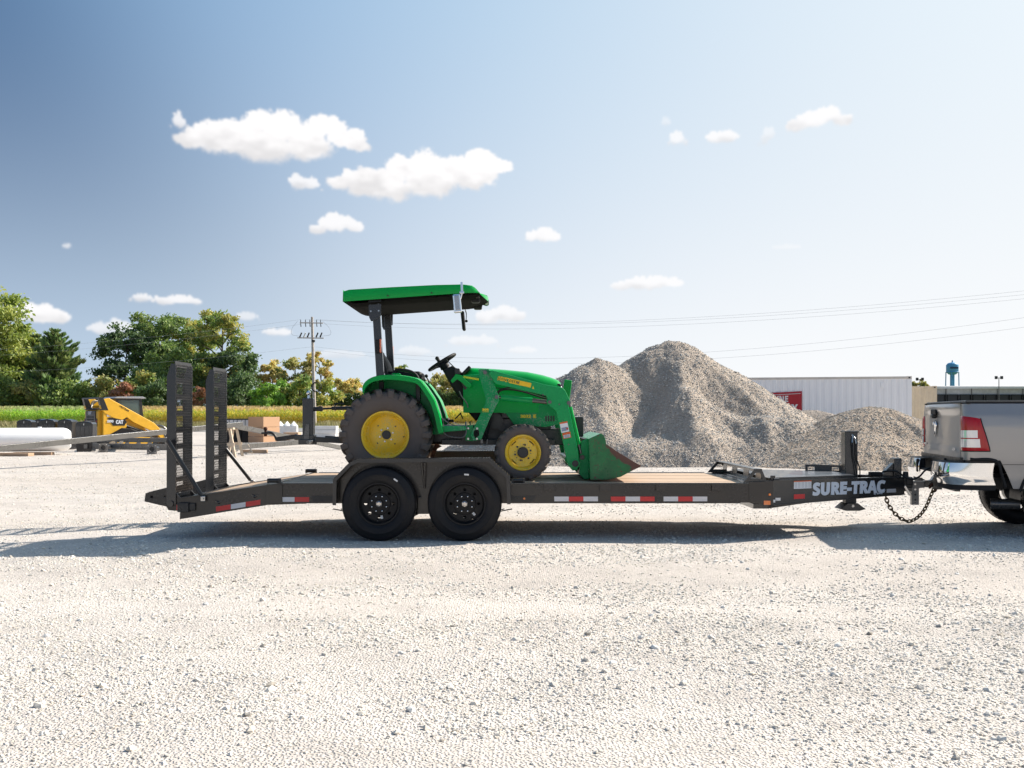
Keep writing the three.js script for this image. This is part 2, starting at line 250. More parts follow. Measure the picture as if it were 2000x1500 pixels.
// ---------------------------------------------------------------- the ground
function groundHeight(x, z) {
  const d = Math.hypot(x, z); if (d > 70) return 0;
  const calm = smooth(0, 1.2, Math.max(Math.max(-2.6 - x, x - 0.5), Math.max(-13.3 - z, z + 10.3))) * smooth(0, 1.2, Math.max(4.2 - x, Math.max(-13.3 - z, z + 10.3)));
  return smooth(70, 40, d) * (0.2 + 0.8 * calm) * (0.05 * (fbm(x * 0.4 + 3, z * 0.55, 3, 81) - 0.5) + 0.022 * (fbm(x * 2.4, z * 2.4, 3, 83) - 0.5));
}
// crushed limestone: a cell pattern of chips between fines
function chips(n, cells, seed) {
  const d = new Float32Array(n * n), tone = new Float32Array(n * n), px = [], py = [], sz = [], tn = [];
  for (let j = 0; j < cells; j++) for (let i = 0; i < cells; i++) { px.push(i + 0.15 + 0.7 * hash(i, j, seed)); py.push(j + 0.15 + 0.7 * hash(i, j, seed + 1)); sz.push(Math.pow(hash(i, j, seed + 2), 1.6)); tn.push(hash(i, j, seed + 3)); }
  for (let y = 0; y < n; y++) for (let x = 0; x < n; x++) {
    const u = x / n * cells, v = y / n * cells, ci = Math.floor(u), cj = Math.floor(v); let best = 0, bt = 0.5;
    for (let b = -1; b <= 1; b++) for (let a = -1; a <= 1; a++) {
      const wi = (ci + a + cells) % cells, wj = (cj + b + cells) % cells, k = wj * cells + wi, ox = ci + a - wi, oy = cj + b - wj;
      const dx = u - px[k] - ox, dy = v - py[k] - oy, q = tn[k] * 6.28, ex = dx * Math.cos(q) + dy * Math.sin(q), ey = (dy * Math.cos(q) - dx * Math.sin(q)) * 1.35;
      const r = 0.25 + 0.5 * sz[k], e = 1 - Math.max(Math.abs(ex) * 0.85 + Math.abs(ey) * 0.35, Math.abs(ey) * 0.9 + Math.abs(ex) * 0.2) / r;
      if (e > best) { best = e; bt = tn[k]; }
    }
    d[y * n + x] = Math.min(1, best * 1.7); tone[y * n + x] = best > 0.02 ? bt : 0.62;
  }
  return { d, tone, n };
}
const chip = chips(1024, 88, 5);
const chipAt = (a, u, v) => a[Math.floor(v * chip.n) % chip.n * chip.n + Math.floor(u * chip.n) % chip.n];
T.gravel = tex(1024, 1.5, (u, v) => { const t = chipAt(chip.tone, u, v), f = fbm(u * 128, v * 128, 3, 91, 128), m = fbm(u * 6, v * 6, 4, 92, 6); const s = 0.63 + 0.26 * (t - 0.55) + 0.16 * (f - 0.5) + 0.16 * (m - 0.5); return [s * 1.02, s, s * (0.955 + 0.05 * t)]; });
T.gravelBump = tex(1024, 1.5, (u, v) => 0.25 + 0.55 * chipAt(chip.d, u, v) + 0.2 * fbm(u * 200, v * 200, 2, 93, 200));
M.gravel = new THREE.MeshStandardMaterial({ color: rgb(0.92, 0.855, 0.795), map: T.gravel, bumpMap: T.gravelBump, bumpScale: 0.009, roughness: 0.95, vertexColors: true });
{
  const grade = (fine0, fine1, step, out, k) => { const a = []; for (let v = fine0; v <= fine1 + 1e-6; v += step) a.push(v); let s = step, v = fine1; while (v < out) { s *= k; v += s; a.push(v); } return a; };
  const xr = grade(0, 15, 0.085, 1500, 1.16), xs = [...xr.slice(1).reverse().map((v) => -v), ...xr];
  const zf = grade(2.6, 22, 0.075, 1600, 1.14).map((v) => -v), zs = [40, 10, 4, 1, -1, -2, ...zf];
  const pos = [], col = [], uv = [], idx = [];
  for (const z of zs) for (const x of xs) {
    pos.push(x, groundHeight(x, z), z); uv.push(x, z);
    const m = fbm(x * 0.16 + 7, z * 0.7, 4, 101), w = fbm(x * 0.9, z * 1.6 + 3, 3, 103), s = 0.90 + 0.22 * (m - 0.5) + 0.14 * (w - 0.5), c = 0.05 * (fbm(x * 0.22, z * 0.4 + 40, 3, 105) - 0.5);
    col.push(s * (1 + c), s, s * (0.985 - c));
  }
  const n = xs.length;
  for (let j = 0; j < zs.length - 1; j++) for (let i = 0; i < n - 1; i++) { const a = j * n + i; idx.push(a, a + 1, a + n + 1, a, a + n + 1, a + n); }
  const g = new THREE.BufferGeometry(); g.setAttribute('position', new THREE.Float32BufferAttribute(pos, 3)); g.setAttribute('uv', new THREE.Float32BufferAttribute(uv, 2)); g.setAttribute('color', new THREE.Float32BufferAttribute(col, 3)); g.setIndex(idx.reverse()); g.computeVertexNormals();
  struct('gravel_ground', g, M.gravel);
}
// loose stones
function stoneShape(seed, detail = 0) {
  const g = new THREE.IcosahedronGeometry(1, detail), p = g.attributes.position, r = rng(seed), off = {};
  for (let i = 0; i < p.count; i++) { const k = [p.getX(i), p.getY(i), p.getZ(i)].map((v) => v.toFixed(3)).join(); off[k] ??= 0.66 + 0.5 * r(); const s = off[k]; p.setXYZ(i, p.getX(i) * s * 1.2, p.getY(i) * s * 0.72, p.getZ(i) * s); }
  g.computeVertexNormals(); return g;
}
M.stone = new THREE.MeshStandardMaterial({ color: 0xffffff, roughness: 0.93 });
function scatter(name, list, seed, kindParent) {             // list of [x, y, z, size, tone]; three stone shapes
  const r = rng(seed), q = new THREE.Quaternion(), e = new THREE.Euler(), m = new THREE.Matrix4(), c = new THREE.Color();
  for (let v = 0; v < 3; v++) {
    const mine = list.filter((_, i) => i % 3 === v), im = new THREE.InstancedMesh(stoneShape(seed * 7 + v), M.stone, mine.length);
    mine.forEach(([x, y, z, s, t, warm], i) => { e.set((r() - 0.5) * 0.9, r() * 6.28, (r() - 0.5) * 0.9); m.compose(V(x, y, z), q.setFromEuler(e), V(s * (0.8 + 0.5 * r()), s * (0.75 + 0.4 * r()), s)); im.setMatrixAt(i, m); const w = warm ?? 0.07 + (r() - 0.5) * 0.10; im.setColorAt(i, c.setRGB(t * (1 + w), t, t * (0.97 - w * 1.2))); });
    im.castShadow = im.receiveShadow = true; im.userData.kind = 'stuff';
    if (kindParent) { im.name = name; kindParent.add(im); } else { im.name = numbered(name); tag(im, ['small pale limestone chips strewn over the yard', 'rounder pale limestone chips lying among the yard fines', 'flatter pale limestone chips pressed into the yard'][v], 'gravel'); scene.add(im); }
  }
}
{
  const r = rng(11), list = [];
  const band = (d0, d1, perM2, s0, s1, pow) => { const area = 0.56 * (d1 * d1 - d0 * d0) + 3.4 * (d1 - d0), n = Math.round(area * perM2); for (let i = 0; i < n; i++) { const d = Math.sqrt(lerp(d0 * d0, d1 * d1, r())), x = (r() - 0.5) * (1.14 * d + 3.4), cl = 0.55 * fbm(x * 0.25, d * 1.3, 3, 111) + 0.45 * fbm(x * 1.3, d * 1.6, 3, 113), s = lerp(s0, s1, Math.pow(r(), pow)); if (r() > 0.10 + 1.25 * smooth(0.36, 0.74, cl)) continue; list.push([x, groundHeight(x, -d) + s * 0.12, -d, s, 0.54 + 0.20 * r() - (r() < 0.08 ? 0.26 : 0)]); } };
  band(3.2, 7.5, 2700, 0.003, 0.0105, 2.5); band(3.2, 11, 60, 0.010, 0.024, 3); band(7.5, 13, 1100, 0.004, 0.0115, 2.1); band(13, 24, 200, 0.006, 0.016, 2); band(24, 45, 30, 0.010, 0.024, 2);
  scatter('loose_gravel', list, 21);
  console.log('stones', list.length);
}
// road beyond the yard, verge, field soil
M.road = mat([0.34, 0.335, 0.325], 0.9, { map: T.concrete });
T.turf = tex(512, 5, (u, v) => { const a = fbm(u * 10, v * 10, 5, 121, 10), b = fbm(u * 100, v * 100, 2, 122, 100), k = smooth(0.35, 0.65, a); return [lerp(0.62, 0.44, k) + 0.3 * (b - 0.5), lerp(0.55, 0.52, k) + 0.3 * (b - 0.5), lerp(0.38, 0.25, k) + 0.2 * (b - 0.5)]; }, true);
M.turf = mat([0.7, 0.7, 0.65], 1, { map: T.turf });
M.soil = mat([0.16, 0.12, 0.085], 1, { map: T.concrete });
const strip = (x0, x1, d0, d1, y) => metreUV(prep(box(x1 - x0, 0.02, d1 - d0, (x0 + x1) / 2, y - 0.01, -(d0 + d1) / 2)));
struct('road', strip(-420, 44, 88, 114, 0.03), M.road);
struct('grass_verge', strip(-420, 44, 114, 142.6, 0.05), M.turf);
struct('field_soil', strip(-420, 44, 142.6, 420, 0.06), M.soil);
struct('field_soil', strip(44, 420, 76, 150, 0.04), M.soil);
struct('grass_verge', strip(44.1, 900, 150.1, 600, 0.03), M.turf);

// ---------------------------------------------------------------- gravel piles
M.pile = new THREE.MeshStandardMaterial({ color: rgb(0.80, 0.735, 0.665), map: T.gravel.clone(), bumpMap: T.gravelBump.clone(), bumpScale: 0.05, roughness: 0.96, vertexColors: true });
M.pile.map.repeat.set(0.28, 0.28); M.pile.bumpMap.repeat.set(0.28, 0.28);
function pile(label, x0, x1, d0, d1, step, height, tint, stones, seed) {
  const nx = Math.round((x1 - x0) / step), nz = Math.round((d1 - d0) / step), pos = [], col = [], uv = [], idx = [], hs = [];
  for (let j = 0; j <= nz; j++) for (let i = 0; i <= nx; i++) {
    const x = lerp(x0, x1, i / nx), d = lerp(d0, d1, j / nz), h = height(x, d); hs.push(h);
    pos.push(x, Math.max(h, -0.05), -d); uv.push(x + h * 0.3, d * 0.9 + h * 0.8);
    const s = 0.86 + 0.3 * (fbm(x * 0.9 + seed, d * 0.9 + h, 4, seed) - 0.5); col.push(s * tint[0], s * tint[1], s * tint[2]);
  }
  for (let j = 0; j < nz; j++) for (let i = 0; i < nx; i++) { const a = j * (nx + 1) + i; if (Math.max(hs[a], hs[a + 1], hs[a + nx + 1], hs[a + nx + 2]) < -0.04) continue; idx.push(a, a + 1, a + nx + 2, a, a + nx + 2, a + nx + 1); }
  const g = new THREE.BufferGeometry(); g.setAttribute('position', new THREE.Float32BufferAttribute(pos, 3)); g.setAttribute('uv', new THREE.Float32BufferAttribute(uv, 2)); g.setAttribute('color', new THREE.Float32BufferAttribute(col, 3)); g.setIndex(idx); g.computeVertexNormals();
  const t = thing('gravel_pile', label, 'gravel pile');
  const m = new THREE.Mesh(g, M.pile); m.name = 'heap'; m.castShadow = m.receiveShadow = true; t.add(m);
  const r = rng(seed), list = [];
  while (list.length < stones) { const x = lerp(x0, x1, r()), d = lerp(d0, lerp(d0, d1, 0.75), r()), h = height(x, d); if (h < 0.02) continue; const s = 0.007 + 0.021 * Math.pow(r(), 2.4); const k = 0.38 + 0.24 * r(); list.push([x, h + s * 0.1, -d, s, k * tint[1], (tint[0] - tint[2]) * 0.35 + (r() - 0.5) * 0.08]); }
  scatter('stones', list, seed, t);
  return t;
}
const smax = (a, b, k) => { const h = clamp(0.5 + 0.5 * (a - b) / k); return lerp(b, a, h) + k * h * (1 - h); };
// one tipped heap: rounded top, flanks at the angle of repose, gullies and spurs running down it
function heap(x, d, cx, cd, top, slope, round, rough, seed, front = 1.45, square = 2) {
  const dx = x - cx, dd = (d - cd) * (d < cd ? front : 1), r = Math.pow(Math.pow(Math.abs(dx), square) + Math.pow(Math.abs(dd), square), 1 / square), a = Math.atan2(dd, dx);
  const spur = fbm(a * 1.9 + seed, 3.3, 3, seed) - 0.5, spur2 = fbm(a * 5.5 + seed, r * 0.25, 3, seed + 4) - 0.5;
  return top - slope * (1 + rough * spur) * (Math.sqrt(r * r + round * round) - round) + rough * 0.55 * spur2 * Math.min(1, r * 0.5);
}
const crumble = (x, d, s) => 0.16 * (fbm(x * 1.1, d * 1.1, 4, s) - 0.5) + 0.07 * (fbm(x * 4.5, d * 4.5, 3, s + 7) - 0.5);
pile('tall grey gravel pile with two humps behind the loader bucket', -2.2, 13.2, 21.8, 38, 0.065, (x, d) => {
  let h = heap(x, d, 4.86, 31.2, 3.70, 0.655, 0.42, 0.3, 131, 1.4, 3.2);
  h = smax(h, heap(x, d, 2.55, 30.0, 3.0, 0.74, 0.5, 0.5, 137, 1.4, 3), 0.18);
  h = smax(h, heap(x, d, 5.0, 28.9, 2.3, 0.70, 0.4, 0.35, 141, 1.35, 4), 0.15);           // spur left standing where a loader dug on both sides
  h = smax(h, heap(x, d, 7.2, 29.6, 1.5, 0.42, 0.8, 0.4, 143), 0.3);
  { const q = Math.pow(Math.pow(Math.abs(x - 6.2) * 0.42, 4) + Math.pow(Math.abs(d - 28.3) * 1.25, 4), 0.25); h = smax(h, 1.5 - 0.64 * (Math.sqrt(q * q + 0.05) - 0.2) + 0.35 * (fbm(x * 0.9, 1.7, 3, 147) - 0.5), 0.2); }
  const dig = smooth(1.5, 0.2, Math.hypot((x - 3.75) * 1.0, (d - 28.0) * 0.55)); h -= dig * 0.5 * smooth(0.2, 1.4, h);
  const dig2 = smooth(1.3, 0.3, Math.hypot((x - 5.9) * 1.0, (d - 28.3) * 0.6)); h -= dig2 * 0.4 * smooth(0.2, 1.4, h);
  return h + crumble(x, d, 151) * smooth(-0.1, 0.5, h) + 0.22 * (Math.abs(fbm(x * 1.6, d * 0.8, 3, 153) - 0.5)) * smooth(0.3, 1.2, h) - 0.08;
}, [1.05, 0.975, 0.89], 60000, 161);
pile('low tan gravel pile between the drop leg jack and the pickup', 6.2, 14.6, 22.6, 31.5, 0.06, (x, d) => {
  let h = heap(x, d, 9.95, 28.0, 1.62, 0.50, 0.6, 0.3, 171, 1.3, 3);
  h = smax(h, heap(x, d, 9.2, 26.2, 0.8, 0.42, 0.8, 0.4, 173), 0.25); h = smax(h, heap(x, d, 11.2, 26.8, 0.8, 0.4, 0.8, 0.3, 175), 0.25);
  return h + 0.7 * crumble(x, d, 177) * smooth(-0.1, 0.4, h) - 0.05;
}, [1.02, 0.90, 0.77], 16000, 181);
pile('small dark gravel heap peeping between the two larger piles', 7.6, 13.2, 32.6, 37.5, 0.09, (x, d) => heap(x, d, 10.3, 35.0, 1.58, 0.5, 0.6, 0.4, 191) + 0.8 * crumble(x, d, 193) - 0.05, [0.86, 0.82, 0.78], 3000, 195);
console.log('ground done');
// ---------------------------------------------------------------- the equipment trailer
const ZN = -10.88, ZF = -12.92, ZC = (ZN + ZF) / 2, DN = -ZN, DF = -ZF;         // near and far side rails
const trailer = thing('equipment_trailer', 'long black equipment trailer with upright ramps carrying the green tractor', 'trailer', [0, 0, ZC]);
const both = (f) => [f(1), f(-1)];                           // near (+1) and far (-1) copies about the trailer's centre line
const zs = (s, off) => ZC + s * off;                         // off metres from the centre line
const HALF = (ZN - ZF) / 2;
const DECK = 0.592;
for (const s of [1, -1]) {
  const zo = zs(s, HALF), zi = zs(s, HALF - 0.06);
  // side rail: channel with top and bottom flange
  const xr = -2.46, xf = 2.44, yb = 0.378, yt = DECK - 0.004;
  const web = (x0, a, b, x1, c, d) => poly([[x0, a], [x1, c], [x1, d], [x0, b]], zs(s, HALF - 0.012), zo - s * 0.003);
  const rail = part(trailer, 'side_rail', [web(xr, yb, yt, xf, yb + 0.006, yt), span(xr, xf, yt - 0.012, yt + 0.002, zo, zi), span(xr, xf, yb - 0.002, yb + 0.012, zo + s * 0.006, zi)], M.trailer);
  // dovetail rail
  part(trailer, 'dovetail_rail', [poly([[-3.55, 0.205], [-3.535, 0.425], [-2.462, yt], [-2.462, yb], [-2.56, 0.366]], zs(s, HALF - 0.05), zo, 0.003), bar(V(-3.55, 0.427, zs(s, HALF - 0.03)), V(-2.47, yt + 0.002, zs(s, HALF - 0.03)), 0.012, 0.08)], M.trailer);
  part(trailer, 'splice_plate', span(-2.62, -2.45, yb - 0.005, yt - 0.008, zo - s * 0.002, zo + s * 0.009, 0.002), M.trailer);
  part(trailer, 'kick_plate', poly([[-2.75, 0.352], [-2.2, 0.37], [-2.2, 0.384], [-2.75, 0.386]], zs(s, HALF - 0.16), zs(s, HALF - 0.02)), M.trailer);
  // stake pockets and rub rail
  for (const px of [1072.5, 1182, 1291, 1400]) { const x = X(px, DN); part(trailer, 'stake_pocket', [span(x - 0.058, x + 0.058, DECK - 0.082, DECK - 0.012, zo + s * 0.018, zo + s * 0.026, 0.002), span(x - 0.058, x - 0.05, DECK - 0.082, DECK - 0.012, zo, zo + s * 0.02), span(x + 0.05, x + 0.058, DECK - 0.082, DECK - 0.012, zo, zo + s * 0.02)], M.trailer); }
  part(trailer, 'rub_rail', span(-0.02, 2.44, DECK - 0.014, DECK + 0.004, zo, zo + s * 0.03, 0.003), M.black);
  part(trailer, 'rub_rail', span(-2.45, -1.9, DECK - 0.014, DECK + 0.004, zo, zo + s * 0.03, 0.003), M.black);
  part(trailer, 'cable_strip', span(-0.0, 2.42, DECK - 0.026, DECK - 0.021, zo, zo + s * 0.006), M.black);
  // reflective tape
  const seg = 28.5 * DN / FOCAL, tape = (px, cols, y) => cols.split('').forEach((c, i) => { const x = X(px, DN) + i * seg; part(trailer, 'reflector_tape', span(x, x + seg - 0.001, y, y + 0.05, zo, zo + s * 0.0025), c === 'r' ? M.tapeRed : M.tapeWhite); });
  tape(1082.5, 'wrw', 0.398); tape(1193.2, 'rwr', 0.398); tape(1296, 'wrw'.replace('w', 'w'), 0.398); tape(547, 'wr', 0.392);
  for (let i = 0; i < 3; i++) { const x0 = X(422, DN) + i * seg * 1.02, k = (DECK - 0.427) / 1.09, y0 = 0.288 + (x0 - X(422, DN)) * 0.158; part(trailer, 'reflector_tape', poly([[x0, y0], [x0 + seg, y0 + seg * 0.158], [x0 + seg, y0 + 0.052 + seg * 0.158], [x0, y0 + 0.052]], zo, zo + s * 0.0025), i === 1 ? M.tapeWhite : M.tapeRed); }
  // tie-down loops on the dovetail
  for (const [px, py] of [[427.5, 980], [498, 968]]) { const x = X(px, DN), y = Y(py, DN); part(trailer, 'tie_down', [bar(V(x - 0.04, y + 0.012, zo), V(x - 0.006, y - 0.004, zo + s * 0.02), 0.012, 0.012), bar(V(x + 0.04, y + 0.012, zo), V(x + 0.006, y - 0.004, zo + s * 0.02), 0.012, 0.012), ball(0.017, x, y - 0.008, zo + s * 0.012, 10)], M.black); }
  // recess panels beside the fender, with marker light
  const rx = (a, b, c, d) => poly([[X(a, DN), 0.39], [X(b, DN), 0.455], [X(c, DN), 0.455], [X(d, DN), 0.39]], zo, zo + s * 0.004);
  part(trailer, 'mud_guard', rx(998, 998, 1048, 1040), M.blackMatt); part(trailer, 'mud_guard', rx(612, 607, 652, 652), M.blackMatt);
  part(trailer, 'marker_light', rod(V(X(1024, DN), 0.427, zo), V(X(1024, DN), 0.427, zo + s * 0.014), 0.014, 0.011), M.amber);
  // corner where the rail turns into the tongue
  part(trailer, 'corner_plate', [poly([[2.44, 0.384], [2.53, 0.384], [2.53, yt], [2.44, yt]], zs(s, HALF - 0.05), zo - s * 0.004), poly([[2.53, 0.384], [2.79, 0.352], [2.79, 0.618], [2.53, 0.604]], zs(s, HALF - 0.05), zo + s * 0.004, 0.003)], M.trailer);
  part(trailer, 'tail_light_box', [span(-3.56, -3.44, 0.285, 0.385, zo + s * 0.002, zo + s * 0.05, 0.006), span(-3.44, -3.375, 0.30, 0.38, zo + s * 0.002, zo + s * 0.03, 0.006)], M.blackMatt);
  part(trailer, 'tail_light', span(-3.572, -3.557, 0.305, 0.365, zo + s * 0.01, zo + s * 0.044, 0.004), M.red);
  // fender: inner wall, outer skirt with wheel openings, tread-plate top
  const fo = zs(s, HALF + 0.26), fi = zs(s, HALF + 0.004), fx = (px) => X(px, 10.62), fy = (py) => Y(py, 10.62);
  const outline = [[650, 986], [651, 936], [681, 905.5], [698, 897.5], [956, 895.5], [995, 930.5], [997, 984]].map(([a, b]) => [fx(a), fy(b)]);
  const fender = part(trailer, 'fender', poly([[outline[0][0] + 0.02, 0.40], ...outline.slice(1, 6), [outline[6][0] - 0.02, 0.40]], zs(s, HALF + 0.012), zs(s, HALF + 0.006)), M.trailer);
  const skin = [];
  for (let i = 0; i < outline.length - 1; i++) { const a = outline[i], b = outline[i + 1]; skin.push(bar(V(a[0], a[1], (fo + fi) / 2), V(b[0], b[1], (fo + fi) / 2), 0.007, Math.abs(fo - fi) + 0.004 + i * 0.0006)); const ex = V(b[0] - a[0], b[1] - a[1], 0).normalize().multiplyScalar(0.004), nm = V(ex.y, -ex.x, 0).normalize().multiplyScalar(0.017); skin.push(bar(V(a[0], a[1], fo).sub(ex).add(nm), V(b[0], b[1], fo).add(ex).add(nm), 0.034, 0.0055 + i * 0.0004)); }
  part(fender, 'tread_plate_top', skin, M.tread);
  const lugs = []; // raised bars of the tread plate
  for (let i = 0; i < outline.length - 1; i++) { const a = outline[i], b = outline[i + 1], L = Math.hypot(b[0] - a[0], b[1] - a[1]), n = Math.floor(L / 0.03), ang = Math.atan2(b[1] - a[1], b[0] - a[0]); for (let k = 0; k < n; k++) for (let w = 0; w < 7; w++) { const t = (k + 0.5) / n, g = box(0.022, 0.003, 0.005); g.rotateY(((k + w) % 2 ? 0.8 : -0.8)); g.translate(0, 0.0045, 0); g.rotateZ(ang); g.translate(lerp(a[0], b[0], t), lerp(a[1], b[1], t), lerp(fi, fo, (w + 0.5) / 7)); lugs.push(g); } for (let k = 0; k < n; k++) { const t = (k + 0.5) / n, g = box(0.02, 0.005, 0.003); g.rotateZ(k % 2 ? 0.7 : -0.7); g.translate(0, -0.017, 0); g.rotateZ(ang); g.translate(lerp(a[0], b[0], t), lerp(a[1], b[1], t), fo + s * 0.0035); lugs.push(g); } }
  part(fender, 'tread_bars', lugs, M.tread, { kind: 'stuff' });
  // skirt with round openings
  const arc = (cx, r, a0, a1, n) => Array.from({ length: n + 1 }, (_, i) => { const a = lerp(a0, a1, i / n); return [cx + r * Math.cos(a), 0.40 + r * Math.sin(a)]; });
  const c1 = -1.372, c2 = -0.475, R = 0.418, skirt = [[outline[0][0] + 0.05, 0.40], [outline[1][0] + 0.04, outline[1][1] - 0.01], [outline[2][0] + 0.02, outline[2][1] - 0.02], [outline[3][0] + 0.01, outline[3][1] - 0.03], [outline[4][0] - 0.01, outline[4][1] - 0.03], [outline[5][0] - 0.012, outline[5][1] - 0.014], [outline[6][0] - 0.012, 0.40], ...arc(c2, R, 0, Math.PI, 20), ...arc(c1, R, 0, Math.PI, 20)];
  part(fender, 'skirt', poly(skirt, zs(s, HALF + 0.10), zs(s, HALF + 0.106)), M.trailer);
  part(fender, 'seam', span(X(828, 10.7) - 0.06, X(828, 10.7) + 0.5, 0.566, 0.571, zs(s, HALF + 0.105), zs(s, HALF + 0.1085)), M.blackMatt);
  part(fender, 'brace', [rod(V(fx(822), 0.82, zs(s, HALF + 0.2)), V(fx(826.5), 0.545, zs(s, HALF + 0.115)), 0.009), rod(V(fx(829), 0.82, zs(s, HALF + 0.2)), V(fx(827.5), 0.545, zs(s, HALF + 0.115)), 0.009)], M.black);
  part(trailer, 'spring_hanger', [span(-1.0, -0.88, 0.27, 0.45, zs(s, HALF + 0.02), zs(s, HALF + 0.09), 0.006), rod(V(-0.97, 0.30, zs(s, HALF + 0.01)), V(-0.97, 0.30, zs(s, HALF + 0.105)), 0.022)], M.trailer);
  both((q) => part(trailer, 'leaf_spring', [0, 1, 2].map((k) => hose([V(q > 0 ? -1.9 + k * 0.08 : -0.9 + k * 0.08, 0.32, zs(s, HALF + 0.05)), V(q > 0 ? -1.39 : -0.5, 0.235 + k * 0.012, zs(s, HALF + 0.05)), V(q > 0 ? -1.0 - k * 0.08 : 0 - k * 0.08, 0.32, zs(s, HALF + 0.05))], 0.006, 12, 4)), M.black));
}
part(trailer, 'axle', rod(V(-1.393, 0.33, ZN + 0.1), V(-1.393, 0.33, ZF - 0.1), 0.045), M.black);
part(trailer, 'axle', rod(V(-0.496, 0.33, ZN + 0.1), V(-0.496, 0.33, ZF - 0.1), 0.045), M.black);
// wheels
const trailerTyre = turned([[0.215, 0.09], [0.228, 0.104], [0.262, 0.117], [0.30, 0.119], [0.304, 0.1215], [0.310, 0.1215], [0.314, 0.119], [0.345, 0.115], [0.37, 0.105], [0.382, 0.092], [0.387, 0.08], [0.387, 0.054], [0.379, 0.052], [0.379, 0.045], [0.388, 0.043], [0.389, 0.012], [0.381, 0.01], [0.381, -0.01], [0.389, -0.012], [0.387, -0.08], [0.37, -0.105], [0.345, -0.115], [0.30, -0.118], [0.24, -0.105], [0.215, -0.09]], 72, 0.5);
const trailerRim = turned([[0.21, 0.088], [0.222, 0.10], [0.222, 0.105], [0.208, 0.105], [0.203, 0.094], [0.192, 0.06], [0.19, 0.02], [0.183, 0.016]], 56);
const disc = (() => { const holes = Array.from({ length: 8 }, (_, i) => { const a = i / 8 * 2 * Math.PI + Math.PI / 2; return ring(0.145 * Math.cos(a), 0.145 * Math.sin(a), 0.017, 14); }); return poly(ring(0, 0, 0.19, 48), 0.02, 0.032, 0, holes); })();
const discDome = turned([[0.118, 0.0325], [0.112, 0.04], [0.06, 0.046], [0.0, 0.046]], 40);
const sticker = (c, w, h) => { const g = box(w, h, 0.001, 0, 0, 0); return g; };
function trailerWheel(x, s, spin) {
  const w = new THREE.Group(); w.name = 'wheel'; w.position.set(x, 0.388, s > 0 ? 0.0 : 0.0); trailer.add(w);
  w.position.z = s * (HALF + 0.26 - 0.121); if (s < 0) w.rotation.y = Math.PI; w.rotation.z = 0;
  const p = (n, g, m, o) => part(w, n, g.clone ? g.clone() : g, m, { world: false, ...o });
  p('tyre', trailerTyre, M.rubber); p('rim', fuse([trailerRim.clone(), disc.clone(), discDome.clone()]), M.rim);
  p('hub', turned([[0.04, 0.04], [0.04, 0.064], [0.036, 0.072], [0.0, 0.072]], 24), M.blackMatt);
  p('hub_cap', [turned([[0.030, 0.07], [0.030, 0.08], [0.02, 0.083]], 6, 0.2), turned([[0.02, 0.083], [0.018, 0.079], [0, 0.079]], 20)], M.steel);
  for (let i = 0; i < 8; i++) { const a = (i + 0.5) / 8 * 2 * Math.PI; p('lug_nut', [rod(V(0.0825 * Math.cos(a), 0.0825 * Math.sin(a), 0.04), V(0.0825 * Math.cos(a), 0.0825 * Math.sin(a), 0.066), 0.0115, 0.0095, 6), ball(0.0095, 0.0825 * Math.cos(a), 0.0825 * Math.sin(a), 0.066, 8)], M.chrome); }
  p('valve_stem', rod(V(0.165 * Math.cos(spin), 0.165 * Math.sin(spin), 0.03), V(0.18 * Math.cos(spin), 0.18 * Math.sin(spin), 0.075), 0.006), M.steel);
  const st = (r, a, wd, h, z, turn) => sticker(0, wd, h).rotateZ(a + turn).translate(r * Math.cos(a), r * Math.sin(a), z);
  p('paper_sticker', st(0.31, spin + 2.6, 0.016, 0.048, 0.1222, 0), M.white); p('paper_sticker', st(0.185, spin + 0.25, 0.035, 0.024, 0.0, 0).translate(0, 0, 0.036).translate(-0.04 * Math.cos(spin + 0.25), -0.04 * Math.sin(spin + 0.25), 0), M.white);
  return w;
}
trailerWheel(-1.393, 1, -1.65); trailerWheel(-0.496, 1, -1.1); trailerWheel(-1.393, -1, 0.3); trailerWheel(-0.496, -1, 2);
